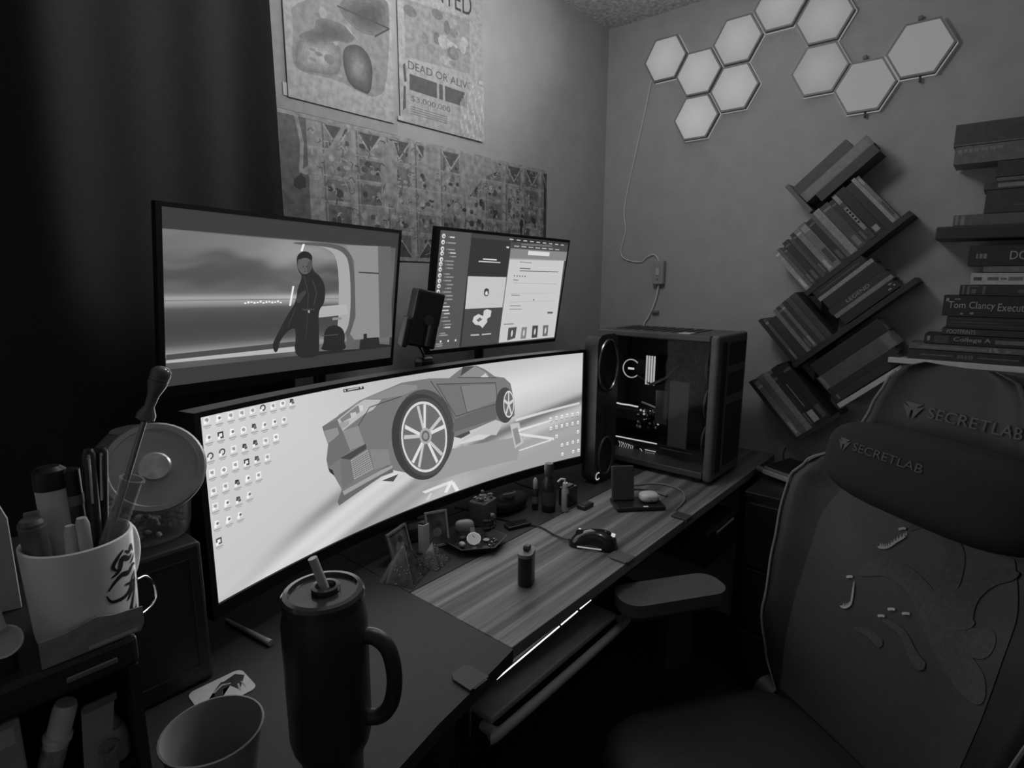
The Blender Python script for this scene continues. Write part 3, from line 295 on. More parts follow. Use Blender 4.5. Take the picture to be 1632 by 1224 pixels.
CHAT = {'screen':[(-0.2878,0.1777),(0.3045,0.1815),(0.3049,-0.1684),(-0.2934,-0.1718)],'side':[(-0.2878,0.1777),(-0.1683,0.1773),(-0.1741,-0.1728),(-0.2934,-0.1718)],'mid':[(-0.1699,0.1772),(0.0,0.1772),(0.0016,-0.1702),(-0.1744,-0.1706)],'head':[(-0.1699,0.1772),(0.0031,0.1774),(0.003,0.1609),(-0.1714,0.1618)],'blk1':[(-0.1714,0.1618),(0.003,0.1609),(0.0012,0.0497),(-0.1677,0.0489)],'card':[(-0.1676,0.0481),(0.0015,0.0485),(-0.0001,-0.0496),(-0.1658,-0.0509)],'blk2':[(-0.1656,-0.0521),(0.0001,-0.0509),(0.0027,-0.1689),(-0.1662,-0.1691)],'web':[(0.0073,0.1715),(0.2888,0.1759),(0.2991,-0.167),(0.0012,-0.1679)],'tabs':[(0.0069,0.1735),(0.3045,0.1815),(0.3031,0.1653),(0.0065,0.159)],'url':[(0.0065,0.159),(0.3031,0.1653),(0.3011,0.1419),(0.0051,0.1395)],'urlf':[(0.0514,0.1575),(0.2132,0.1602),(0.2123,0.1548),(0.0512,0.152)],'nav':[(0.0051,0.1395),(0.3011,0.1419),(0.3008,0.1116),(0.0066,0.107)],'navf':[(0.092,0.1363),(0.204,0.1364),(0.2034,0.1229),(0.0914,0.1225)],'nav2':[(0.0062,0.1091),(0.3005,0.113),(0.2988,0.1101),(0.0057,0.1048)],'t1':[(0.0562,0.0995),(0.1166,0.099),(0.1171,0.0964),(0.0566,0.097)],'t2':[(0.06,0.0798),(0.1137,0.0796),(0.1144,0.0761),(0.0606,0.0764)],'t3':[(0.0616,0.0712),(0.2676,0.0726),(0.2683,0.0698),(0.0621,0.0686)],'t4':[(0.0346,0.0417),(0.0609,0.0407),(0.0614,0.0381),(0.0351,0.0391)],'l1':[(0.0353,0.0308),(0.2702,0.0293),(0.2705,0.0279),(0.0356,0.0295)],'t5':[(0.0342,-0.0084),(0.0772,-0.0096),(0.0777,-0.0123),(0.0346,-0.0111)],'l2':[(0.0301,-0.004),(0.2661,-0.0026),(0.2665,-0.004),(0.0304,-0.0054)],'l3':[(0.0321,-0.0326),(0.2651,-0.0314),(0.2655,-0.0328),(0.0323,-0.034)],'t6':[(0.0341,-0.0437),(0.0874,-0.0448),(0.0879,-0.0475),(0.0346,-0.0464)],'t7':[(0.0349,-0.0553),(0.0965,-0.0568),(0.0971,-0.0595),(0.0354,-0.058)],'btn':[(0.2382,-0.0707),(0.2691,-0.0716),(0.2691,-0.0784),(0.2382,-0.0775)],'t8':[(0.0159,-0.1047),(0.0652,-0.105),(0.0659,-0.1087),(0.0166,-0.1083)],'p1':[(0.0413,-0.1194),(0.0833,-0.1186),(0.0817,-0.157),(0.0428,-0.1638)],'p2':[(0.1091,-0.1213),(0.1371,-0.1212),(0.1382,-0.162),(0.1101,-0.1621)],'p3':[(0.1649,-0.1178),(0.1963,-0.1183),(0.1997,-0.1619),(0.1691,-0.1625)],'p4':[(0.2242,-0.1195),(0.2547,-0.1199),(0.2582,-0.1596),(0.2292,-0.1598)],'av1':[(-0.093,-0.0035),(-0.0921,0.0089),(-0.0839,0.0131),(-0.0726,0.009),(-0.0702,-0.0057),(-0.0768,-0.0128),(-0.0889,-0.0111)],'av1f':[(-0.0866,0.0006),(-0.0796,0.0048),(-0.0738,-0.0057),(-0.0803,-0.0099),(-0.0866,-0.0069)],'av2':[(-0.1291,-0.0908),(-0.1255,-0.0762),(-0.1064,-0.0683),(-0.0847,-0.0754),(-0.0844,-0.0584),(-0.0703,-0.0536),(-0.0494,-0.0593),(-0.0511,-0.0787),(-0.0653,-0.0847),(-0.0636,-0.0956),(-0.0817,-0.1142),(-0.095,-0.105),(-0.1159,-0.1019)],'av2d':[(-0.1123,-0.0872),(-0.0989,-0.0792),(-0.086,-0.0861),(-0.1025,-0.094)],'w1':[(-0.1126,0.1031),(-0.0522,0.1026),(-0.0529,0.0993),(-0.1132,0.0999)],'w2':[(-0.1302,0.0956),(-0.0346,0.095),(-0.0352,0.0913),(-0.1307,0.092)],'w3':[(-0.1305,-0.1323),(-0.0936,-0.1331),(-0.0929,-0.1379),(-0.1298,-0.137)],'w4':[(-0.0817,-0.1333),(-0.0392,-0.1331),(-0.0391,-0.1375),(-0.0816,-0.1377)],'dot':[(-0.0157,0.1442),(-0.0033,0.144),(-0.0036,0.139),(-0.0148,0.1393)],'cur':[(0.1488,-0.0229),(0.1571,-0.0285),(0.1502,-0.0298)],'left':[(-0.2767,0.1586),(-0.2772,0.142),(-0.2774,0.1236),(-0.2774,0.1107),(-0.2778,0.0939),(-0.2787,0.0808),(-0.2789,0.0657),(-0.2784,0.0488),(-0.2781,0.0336),(-0.2783,0.0183),(-0.2789,0.0018),(-0.2787,-0.0124)],'chan':[(-0.2415,0.1572),(-0.2471,0.1412),(-0.2447,0.1227),(-0.2359,0.1133),(-0.2294,0.1034),(-0.2482,0.0901),(-0.2444,0.08),(-0.2406,0.0698),(-0.2462,0.0532),(-0.2435,0.0444),(-0.2463,0.034),(-0.2345,0.0225),(-0.2358,0.0119),(-0.2463,0.001),(-0.2356,-0.01),(-0.2317,-0.0207),(-0.2485,-0.0315),(-0.2472,-0.0422),(-0.2458,-0.0533),(-0.2368,-0.0631),(-0.238,-0.0743),(-0.2393,-0.0855),(-0.2301,-0.096),(-0.229,-0.105),(-0.2426,-0.1226),(-0.2445,-0.1286),(-0.257,-0.1542),(-0.2537,-0.1606)],'stars':[(0.0389,0.0534),(0.0519,0.0532),(0.0651,0.053),(0.0785,0.0528),(0.0919,0.0526)]}
PRINT = {'sheet':[(-1.5311,2.0553),(-1.5281,1.8123),(-0.6842,1.8248)],'art':[(-1.4917,2.0684),(-1.4939,1.8427),(-1.1626,1.8454),(-1.154,2.1812)],'wash1':[(-1.4734,2.0745),(-1.173,2.1749),(-1.17,2.1209),(-1.1893,1.9269),(-1.2331,1.8967),(-1.2837,1.9013),(-1.3501,1.9165),(-1.4648,1.9066),(-1.4793,1.9347),(-1.4706,1.9999)],'fruit':[(-1.4669,1.9661),(-1.4551,1.987),(-1.3907,1.9929),(-1.354,2.007),(-1.3315,1.9966),(-1.3402,1.9265),(-1.4087,1.917),(-1.4605,1.9095),(-1.4714,1.9297)],'fruitd':[(-1.4593,1.9858),(-1.4501,2.0008),(-1.4108,2.0195),(-1.4044,2.0517),(-1.351,2.0574),(-1.3141,2.0538),(-1.2861,2.0415),(-1.3068,2.0147),(-1.3444,2.0134),(-1.3907,1.9929)],'leaf':[(-1.3418,2.0967),(-1.3099,2.1292),(-1.1784,2.1731),(-1.1749,2.1312),(-1.1739,2.092),(-1.2254,2.0572),(-1.2758,2.0521),(-1.3178,2.0713)],'oval':[(-1.3319,1.9889),(-1.3166,2.0101),(-1.2773,2.023),(-1.2434,2.0014),(-1.2352,1.9602),(-1.2484,1.9014),(-1.2736,1.9036),(-1.3126,1.9102),(-1.3296,1.9481)],'ovalhi':[(-1.3092,1.9724),(-1.2936,1.9918),(-1.2796,1.9801),(-1.272,1.9354),(-1.2879,1.916),(-1.3064,1.9348)],'stem':[(-1.323,2.0623),(-1.3003,2.0467),(-1.2578,2.0169),(-1.2675,2.0219),(-1.3143,2.0501)],'wanted':[(-1.1207,2.1924),(-1.1482,1.8524),(-0.7947,1.8599),(-0.778,2.0549),(-0.844,2.0482),(-0.8338,2.2882)],'wpic':[(-1.1124,2.1911),(-0.8483,2.2477),(-0.8649,2.0707),(-0.913,2.0765),(-1.1071,2.0296)],'wfig':[(-1.0789,2.1738),(-1.0245,2.2079),(-0.9299,2.2216),(-0.8765,2.2165),(-0.864,2.1349),(-0.9129,2.081),(-0.9658,2.0714),(-1.0281,2.089),(-1.0509,2.1329)],'wfigd':[(-1.0276,2.1061),(-0.9961,2.128),(-0.9451,2.1254),(-0.9293,2.0945),(-0.9658,2.0714),(-1.0036,2.0829)],'wdark':[(-1.1124,2.1911),(-1.0895,2.1988),(-1.0706,2.16),(-1.0923,2.1205),(-1.1139,2.1505)],'torn':[(-0.8661,1.9965),(-0.8079,2.0382),(-0.7783,2.0068),(-0.7946,1.8673),(-0.9239,1.8681),(-0.9367,1.9073)],'sw1':[(-1.1277,2.0118),(-1.119,2.0182),(-1.1151,1.9691),(-1.1239,1.965)],'sw2':[(-1.1272,1.9537),(-1.1185,1.9558),(-1.1208,1.8961),(-1.1327,1.8852)],'r1':[(-1.1123,1.8915),(-0.9702,1.8961),(-0.9702,1.8924),(-1.1124,1.8885)],'r2':[(-1.1125,1.8851),(-0.9769,1.8884),(-0.977,1.8857),(-1.1126,1.882)],'r3':[(-1.1128,1.8786),(-0.9836,1.8817),(-0.9836,1.8789),(-1.1129,1.8756)],'map':[(-1.5271,1.8118),(-0.4205,1.8163),(-0.4391,1.5498),(-1.0311,1.4537),(-1.5377,1.4606)],'mapedge':[(-0.4633,1.8175),(-0.4205,1.8163),(-0.4329,1.5501),(-0.4578,1.5489)],'hole':[(-1.4905,1.649),(-1.4709,1.6633),(-1.4582,1.6531),(-1.4596,1.6314),(-1.4789,1.6245),(-1.4916,1.6324)],'arch1':[(-1.4819,1.8091),(-1.4715,1.809),(-1.4576,1.7426),(-1.4651,1.6711),(-1.4762,1.6649),(-1.4683,1.7407)],'arch2':[(-1.3373,1.812),(-1.3252,1.8143),(-1.3653,1.7388),(-1.4548,1.663),(-1.476,1.6673),(-1.3887,1.735)],'ledge':[(-1.4765,1.8125),(-1.412,1.8141),(-1.337,1.8169),(-1.3313,1.8132),(-1.396,1.8007),(-1.4615,1.8019)],'torn1':[(-1.0525,1.8002),(-1.0124,1.8267),(-0.9926,1.8159),(-1.0032,1.7222),(-1.0251,1.6615),(-1.0626,1.7257)],'torn2':[(-0.8956,1.8083),(-0.7565,1.8178),(-0.6654,1.7796),(-0.6494,1.7486),(-0.7067,1.774),(-0.7861,1.7443),(-0.8806,1.6462),(-0.902,1.6991)],'torn3':[(-1.2053,1.7802),(-1.1702,1.7967),(-1.1574,1.7668),(-1.1641,1.6024),(-1.2056,1.6204)]}
TXT = {'dead':[(-1.1093,2.002),(-0.8409,2.0163)],'wanted':[(-0.9556,2.2305),(-0.8414,2.2455)],'name':[(-1.1046,1.9421),(-0.8738,1.9527)]}
PCL = {'gpu':[(-0.3525,0.9438),(-0.4488,0.9432)],'strip':[(-0.3578,0.8152),(-0.5254,0.8163)],'ram':[(-0.4702,1.132),(-0.4722,1.0282),(-0.5019,1.1348),(-0.4994,1.0315)],'ring':[(-0.4137,1.0803),(-0.4123,1.1118),(-0.3808,1.0769)],'ring2':[(-0.4841,0.8952),(-0.5554,0.9323),(-0.4611,0.9618),(-0.3953,0.8553),(-0.5325,0.8927)],'board':[(-0.3695,0.8045),(-0.4694,0.7936),(-0.5299,0.7625),(-0.3997,0.7543),(-0.451,0.7585),(-0.4831,0.7839),(-0.5239,0.7844),(-0.5235,0.7612)],'low':[(-0.5493,0.7574),(-0.5808,0.7581),(-0.6025,0.7582),(-0.6539,0.759),(-0.6112,0.8942)]}
CHAIRART = {'rib1':[(0.0089,0.5215),(-0.0178,0.5509),(-0.0522,0.5486),(-0.0827,0.5205),(-0.0884,0.4816),(-0.0857,0.4379),(-0.1043,0.4023),(-0.1322,0.3864),(-0.1598,0.3922),(-0.1784,0.4241)],'rib2':[(0.0824,0.392),(0.0585,0.4165),(0.0331,0.4319),(-0.0037,0.4371),(-0.0489,0.4215),(-0.0805,0.3877),(-0.1192,0.3529),(-0.1597,0.3313),(-0.1956,0.3057)],'rib3':[(-0.1868,0.5331),(-0.1482,0.505),(-0.1243,0.4638),(-0.1219,0.4213),(-0.1354,0.4008)],'rib4':[(0.0574,0.2838),(0.0284,0.2925),(-0.0083,0.2879)],'rib5':[(0.0067,0.3344),(-0.0363,0.3336),(-0.0665,0.3086),(-0.092,0.2955)],'jaw1':[(0.0585,0.4641),(0.0491,0.4662),(0.0366,0.4736),(0.0232,0.4923),(0.0095,0.5086)],'jaw2':[(0.1004,0.3085),(0.0889,0.3117),(0.0793,0.3248),(0.0802,0.3441),(0.0841,0.3641)],'claws':[(0.0096,0.3406),(-0.0056,0.3641),(-0.0342,0.372),(0.0201,0.5202),(0.098,0.3774)],'shoulder':[(-0.2229,0.3807)],'logos':[],'pts':[(0.2931,0.4848),(0.2981,0.539),(0.1789,0.6735),(0.127,0.8231),(0.0654,0.8454),(-0.103,0.8481),(0.0624,0.7499),(-0.1273,0.755),(0.1157,0.6492),(-0.0534,0.6522),(0.2043,0.7249),(0.1331,0.5596),(-0.0918,0.5602),(0.2809,0.2288)]}

# ------------------------------------------------------------------ the room
def wall_mat(name, g):
    return mat(name, g, .8, noise=.06, nscale=14, bump=.35, bscale=160)
WALLM = wall_mat('painted_wall', .66)
def struct(name, a, b, mt, bev=0):
    return tag(MB().box2(a, b, bev=bev).build(name, mt), kind='structure')
XL, YF = -3.3, -3.1
tag(struct('floor', (XL, YF, -.06), (.1, .1, 0), mat('dark_carpet', .2, .95, noise=.3, nscale=120, bump=.6, bscale=400)), 'dark carpet floor in deep shade', None)
tag(struct('wall_back', (XL, 0, 0), (.1, .1, 2.44), WALLM), 'plain grey painted wall behind the monitors')
tag(struct('wall_right', (0, YF, 0), (.1, 0, 2.44), WALLM), 'plain grey painted wall carrying the hexagon lights')
tag(struct('wall_left', (XL-.1, YF, 0), (XL, .1, 2.44), mat('dim_wall', .8, .8, noise=.06, nscale=14)), 'wall at the dark left side')
tag(struct('wall_front', (XL-.1, YF-.1, 0), (.1, YF, 2.44), mat('dim_wall', .8)), 'wall behind the viewer')
tag(struct('ceiling', (XL-.1, YF-.1, 2.44), (.1, .1, 2.52), mat('popcorn_ceiling', .84, .95, noise=.35, nscale=70, bump=1.0, bscale=90)), 'speckled popcorn ceiling')
for nm, a, b in (('baseboard_back', (XL, -.015, 0), (-.015, -.001, .09)), ('baseboard_right', (-.015, YF, 0), (-.001, -.001, .09))):
    tag(struct(nm, a, b, mat('trim_paint', .7, .5, noise=.04), bev=.004), 'painted baseboard in shade')

# dark curtain left of the posters, soft folds
mb = MB(); nx = 120; x0, x1 = -3.28, -1.545; vs = []; fs = []
def fold(x):
    return -.035-.012*math.sin(x*17.0+.6)-.006*math.sin(x*41+1.2)-.09*math.exp(-((x+1.98)/.12)**2)
for k in range(2):
    for j in range(9):
        z = .77+1.63*j/8
        for i in range(nx+1):
            x = x0+(x1-x0)*i/nx; sway = .035*math.sin(z*1.3)
            vs.append((x, fold(x+sway)+(.004 if k else 0), z))
n1 = nx+1
for k in range(2):
    o = k*9*n1
    for j in range(8):
        for i in range(nx): fs.append((o+j*n1+i, o+j*n1+i+1, o+(j+1)*n1+i+1, o+(j+1)*n1+i))
o = 9*n1
for j in range(8):
    for i in (0, nx): fs.append((j*n1+i, (j+1)*n1+i, o+(j+1)*n1+i, o+j*n1+i))
for j in (0, 8):
    for i in range(nx): fs.append((j*n1+i, j*n1+i+1, o+j*n1+i+1, o+j*n1+i))
cur = thing('curtain', 'dark heavy curtain hanging in soft folds left of the posters', 'curtain', (-2.4, -.06, 0))
mb.add(vs, fs); mb.build('curtain_cloth', mat('dark_curtain', .165, .95, noise=.1, nscale=60, bump=.3, bscale=500), cur, True)
MB().cyl((-3.28, -.06, 2.415), (-1.56, -.06, 2.415), .011).build('curtain_rod', BLACK, cur, True)

# ------------------------------------------------------------------ hexagon lamps on the right wall
def hexpts(r, rot=0): return [(r*math.cos(math.radians(60*i+rot)), r*math.sin(math.radians(60*i+rot))) for i in range(6)]
HEXF = mat('hex_frame_plastic', .52, .5, noise=.05)
HEXG = colmat('hex_diffuser', 1.0, .5, .03)
HRIM = emit('hex_back_glow', .56, 1.0)
hexes = [((.277, 2.260), .62, 'glowing hexagon wall lamp nearest the room corner, leftmost of the cluster'),
 ((.418, 2.180), .63, 'glowing hexagon wall lamp second from the room corner, above the lowest one'),
 ((.560, 2.260), .60, 'glowing hexagon wall lamp just below the ceiling, right of the corner pair'),
 ((.560, 2.098), .62, 'glowing hexagon wall lamp at the right tip of the left group'),
 ((.418, 2.018), .64, 'glowing hexagon wall lamp hanging lowest in the left group'),
 ((.702, 2.340), .58, 'hexagon wall lamp cut by the top of the frame, left one of two'),
 ((.847, 2.262), .56, 'hexagon wall lamp cut by the top of the frame, right one of two'),
 ((.847, 2.100), .535, 'hexagon wall lamp with a pale streak, left in the right group'),
 ((.987, 2.020), .50, 'flat grey hexagon wall lamp hanging lowest in the right group'),
 ((1.127, 2.100), .50, 'flat grey hexagon wall lamp at the far right end of the chain')]
for k, ((u, v), g, lab) in enumerate(hexes):
    L = thing('hexagon_lamp', lab, 'wall lamp', (-.004, -u, v), 'hexagon light panels on the wall')
    Mh = frame((-.002, -u, v), (0, -1, 0), (0, 0, 1), (-1, 0, 0))
    MB().prism(hexpts(.0925), Mh, .004).build('back_rim', HRIM, L)
    fr = MB()
    out_, inn = hexpts(.0905), hexpts(.0835)
    vs = [(x, y, .0055) for x, y in out_]+[(x, y, .024) for x, y in out_]+[(x, y, .024) for x, y in inn]+[(x, y, .0055) for x, y in inn]
    fs = []
    for i in range(6):
        j = (i+1) % 6
        for a in range(4): fs.append((a*6+i, a*6+j, ((a+1) % 4)*6+j, ((a+1) % 4)*6+i))
    fr.add(vs, fs, Mh); fr.build('frame', HEXF, L)
    P = Paint(); n = 6; flat = k >= 8
    H = hexpts(.0832)
    for i in range(6):
        a, b = H[i], H[(i+1) % 6]
        for q in range(n):
            r0, r1 = q/n, (q+1)/n
            gg = lambda r: g+(0 if flat else .02*(1-r)-.045*r*r)
            pts = [(a[0]*r0, a[1]*r0), (a[0]*r1, a[1]*r1), (b[0]*r1, b[1]*r1), (b[0]*r0, b[1]*r0)]
            gs = [gg(r0), gg(r1), gg(r1), gg(r0)]
            if q == 0: pts = pts[:3]; gs = gs[:3]
            P.poly(pts, gs, 0)
    P.build('diffuser', planemap(Mh, .0235), HEXG, L)
    ld = bpy.data.lights.new('hexagon_glow', 'AREA'); ld.shape = 'DISK'; ld.size = .15; ld.spread = math.radians(85); ld.energy = HEX_POWER*(1.15 if k < 5 else .9)
    lo = bpy.data.objects.new('hexagon_glow', ld); COL.objects.link(lo); lo.parent = L
    lo.rotation_euler = (0, math.radians(90), 0); lo.location = (-.024, 0, 0)
    if k in (8, 9):
        MB().box((-.012, -u-.008, v-.086), (.012, .006, .02), bev=.002).build('connector_tab', DARK, L)
        MB().box((-.010, -u+.01, v+.092), (.010, .012, .012), bev=.002).build('connector_tab', MIDG, L)

# fill lamp added out of view on the ceiling to even out the lighting
cl = thing('fill_lamp', 'added round fill lamp, out of view on the ceiling above the upper monitors', 'fill lamp', (-1.15, -.56, 2.439))
MB().lathe([(.15, 2.4385), (.15, 2.425), (.14, 2.42)], 32, Matrix.Translation((-1.15, -.56, 0))).build('fill_lamp_base', MIDG, cl, True)
MB().lathe([(.138, 2.4195), (.135, 2.40), (.11, 2.375), (.06, 2.358), (.002, 2.352)], 32, Matrix.Translation((-1.15, -.56, 0))).build('fill_lamp_dome', emit('fill_dome_glow', .6, 1.0), cl, True)
lr = bpy.data.lights.new('fill_glow', 'POINT'); lr.energy = FILL_POWER; lr.shadow_soft_size = .12
lro = bpy.data.objects.new('fill_glow', lr); COL.objects.link(lro); lro.parent = cl; lro.location = (0, 0, -.22)

# lamp lead and inline switch
sw = thing('inline_switch', 'small pale box switch on the wall lead above the computer', 'switch', (-.012, -.291, 1.427))
MB().box((-.016, -.291, 1.427), (.024, .05, .098), bev=.004).build('switch_body', mat('switch_plastic', .6, .5, noise=.05), sw)
MB().box((-.0295, -.291, 1.43), (.004, .018, .03), bev=.0015).build('button', PALE, sw)
MB().lathe([(.003, 0), (.004, .001), (.002, .003)], 10, frame((-.029, -.291, 1.40), (0, 1, 0), (0, 0, 1), (-1, 0, 0))).build('screw', MIDG, sw)
lead = [(-.006, -.212, 2.20), (-.006, -.176, 2.03), (-.006, -.122, 1.785), (-.006, -.108, 1.681), (-.006, -.119, 1.609), (-.006, -.099, 1.527), (-.006, -.110, 1.494), (-.006, -.151, 1.477), (-.006, -.203, 1.474), (-.008, -.226, 1.492), (-.010, -.261, 1.503), (-.012, -.285, 1.478)]
tag(MB().tube(smoothpath(lead), .0022, 6).build('lamp_lead', mat('lead_plastic', .86, .5, noise=.05), None, True), 'thin pale lead running down the wall from the lamps', 'cable')
lead2 = [(-.012, -.290, 1.374), (-.008, -.282, 1.33), (-.006, -.266, 1.28), (-.006, -.245, 1.235), (-.006, -.225, 1.19), (-.006, -.215, 1.0)]
tag(MB().tube(smoothpath(lead2), .004, 8).build('plug_lead', mat('lead_plastic', .62), None, True), 'pale lead dropping from the wall switch behind the computer', 'cable')
tag(MB().box((-.010, -.28, 1.262), (.012, .03, .012), frame((0, 0, 0), (1, 0, 0), (0, 1, 0), (0, 0, 1)), bev=.003).build('cable_clip', MIDG), 'small grey wall clip holding the lead above the computer', 'clip')

# ------------------------------------------------------------------ prints on the back wall
PRINTM = colmat('printed_paper', 0, .55)
def wallmap(y): return lambda x, z, l: Vector((x, y-l, z))
PR = PRINT
sh = thing('paper_sheet', 'large pale backing sheet taped up at the left edge of the wall', 'poster', (-1.34, -.002, 1.82))
mb = MB().box2((-1.531, -.0025, 1.813), (-1.152, -.001, 2.40)); mb.build('sheet', mat('sheet_paper', .62, .8, noise=.1, nscale=30), sh)
MB().box((-1.50, -.0035, 1.86), (.012, .001, .03)).build('tape', PALE, sh)
def nest(P, pts, g0, g1, n, ly):
    pts = chaikin(pts, 2); cx_ = sum(p[0] for p in pts)/len(pts); cy_ = sum(p[1] for p in pts)/len(pts)
    for k in range(n):
        f = 1-.8*k/n; P.poly([(cx_+(x-cx_)*f, cy_+(y-cy_)*f) for x, y in pts], g0+(g1-g0)*k/(n-1), ly)
a = thing('watercolour_print', 'watercolour print of fruit and dark leaf shapes above the left monitor', 'poster', (-1.33, -.004, 1.85))
MB().box2((-1.494, -.0060, 1.843), (-1.166, -.0042, 2.36)).build('paper', mat('art_paper', .66, .7, noise=.08, nscale=40), a)
P = Paint()
P.poly([(-1.494, 1.843), (-1.166, 1.843), (-1.166, 2.36), (-1.494, 2.36)], .64, 0)
P.poly(PR['wash1'], .52, 1, soft=2); nest(P, PR['fruit'], .44, .66, 6, 2); nest(P, PR['fruitd'], .40, .26, 5, 3)
P.poly([(-1.30, 2.10), (-1.16, 2.16), (-1.17, 2.30), (-1.27, 2.33), (-1.40, 2.25)], .56, 2, soft=2)
nest(P, PR['leaf'], .42, .26, 5, 4); nest(P, PR['oval'], .24, .50, 7, 5); P.poly(PR['stem'], .62, 7)
f0 = PR['fruit']; cx = sum(p[0] for p in f0)/len(f0); cz = sum(p[1] for p in f0)/len(f0)
P.line([PR['leaf'][0], PR['leaf'][4], PR['leaf'][5]], .004, .22, 6)
for k in range(26):
    x = random.uniform(-1.46, -1.19); z = random.uniform(1.90, 2.3); P.disc(x, z, random.uniform(.006, .022), random.choice([.46, .5, .56, .6]), 2, 9, random.uniform(.004, .014))
P.build('picture', wallmap(-.0062), PRINTM, a)
wpo = thing('lettered_poster', 'torn plastic-sleeved poster lettered dead or alive beside the watercolour', 'poster', (-.96, -.004, 1.86))
MB().box2((-1.142, -.0045, 1.856), (-.79, -.003, 2.36)).build('paper', mat('poster_paper', .66, .7, noise=.08, nscale=40), wpo)
P = Paint(); P.rect(-1.142, 1.856, .352, .504, .63, 0)
P.poly([(-1.118, 2.035), (-.85, 2.055), (-.85, 2.215), (-1.118, 2.19)], .56, 1)
for k in range(22):
    x = random.uniform(-1.10, -.87); z = random.uniform(2.055, 2.19)
    P.disc(x, z, random.uniform(.012, .03), random.choice([.44, .5, .58, .64, .68]), 2+k % 3, 11, random.uniform(.008, .022))
P.text('WANTED', -1.12, 2.226, .22, 5, width=.28, height=.062)
P.text('DEAD OR ALIVE', -1.108, 2.006, .30, 5, width=.262, height=.022)
for x_w, w_w in ((-1.104, .108), (-.987, .016), (-.962, .098)): P.rect(x_w, 1.949, w_w, .044, .30, 5)
P.text('$3.000.000', -1.10, 1.917, .36, 5, width=.16, height=.018)
for k in range(4): P.rect(-1.104, 1.902-k*.0065, .15, .0022, .42, 5)
for q in ('sw1', 'sw2'): P.poly(PR[q], .3, 5)
P.build('picture', wallmap(-.0047), PRINTM, wpo)
mb = MB(); n = 16; vs = []; fs = []
for j in range(n+1):
    for i in range(n+1):
        x = -.90+.112*i/n; z = 1.855+.17*j/n
        vs.append((x, -.0065-.004*abs(math.sin(i*.9+j*.5)*math.sin(j*.7+i*.2)), z))
for j in range(n):
    for i in range(n):
        if i+(n-j)*.8 > n*.35: fs.append((j*(n+1)+i, j*(n+1)+i+1, (j+1)*(n+1)+i+1, (j+1)*(n+1)+i))
mb.add(vs, fs); mb.build('plastic_sleeve', glass('crinkled_plastic', .85, .25, .35), wpo)
for x, z in ((-1.142, 1.862), (-.80, 1.862), (-.80, 2.04)): MB().box((x, -.0055, z), (.02, .001, .012)).build('tape', PALE, wpo)

mp = thing('mural_poster', 'long worn poster of arches and painted panels behind the upper monitors', 'poster', (-.98, -.003, 1.45))
MB().box2((-1.530, -.003, 1.452), (-.428, -.001, 1.812)).build('paper', mat('mural_paper', .56, .75, noise=.1, nscale=40), mp)
P = Paint(); P.rect(-1.530, 1.452, 1.102, .36, .56, 0)
P.rect(-1.530, 1.452, 1.102, .012, .62, 5); P.rect(-1.530, 1.802, 1.102, .010, .6, 5); P.rect(-.445, 1.46, .017, .34, .24, 5)
P.rect(-1.524, 1.464, .075, .338, .36, 1)
for x in [-1.42+.105*k for k in range(10)]:
    P.rect(x, 1.464, .012, .336, .60, 3); P.rect(x+.016, 1.464, .004, .336, .40, 3)
    for j in range(5):
        z = 1.475+.066*j
        P.rect(x+.024, z, .072, .054, random.choice([.40, .46, .52, .58, .62]), 2)
        for q in range(7):
            P.disc(x+random.uniform(.032, .088), z+random.uniform(.008, .046), random.uniform(.004, .013), random.choice([.24, .32, .42, .58, .64]), 3+q % 2, 8, random.uniform(.004, .012))
    for zz in (1.464, 1.798):
        d = .05 if zz < 1.6 else -.05
        P.poly([(x+.02, zz), (x+.1, zz), (x+.06, zz+d)], .30, 5); P.line([(x+.02, zz), (x+.06, zz+d), (x+.1, zz)], .005, .64, 6)
for q in ('arch1', 'arch2', 'ledge'): P.poly(PR[q], .58, 7)
P.poly(PR['hole'], .16, 7)
for q in ('torn1', 'torn2', 'torn3'): P.poly(PR[q], .57, 8)
for k in range(5): P.rect(-1.445, 1.470+.066*k, 1.0, .0035, .62, 3)
for k in range(420):
    x = random.uniform(-1.44, -.46); z = random.uniform(1.47, 1.79); l_ = random.uniform(.008, .024); a_ = random.uniform(0, 3.14)
    P.line([(x, z), (x+l_*math.cos(a_), z+l_*math.sin(a_)), (x+l_*1.3*math.cos(a_+.6), z+l_*1.3*math.sin(a_+.6))], random.uniform(.0015, .004), random.choice([.32, .38, .44, .62, .66]), 6)
for k in range(46):
    x = random.uniform(-.95, -.47); z = random.uniform(1.50, 1.68)
    P.disc(x, z, random.uniform(.005, .013), random.choice([.22, .3, .4, .6]), 6, 8, random.uniform(.006, .018))
P.build('picture', wallmap(-.0033), colmat('painted_print', 0, .55, mottle=.38, mscale=48), mp, clip=(-1.530, -.428, 1.452, 1.812))

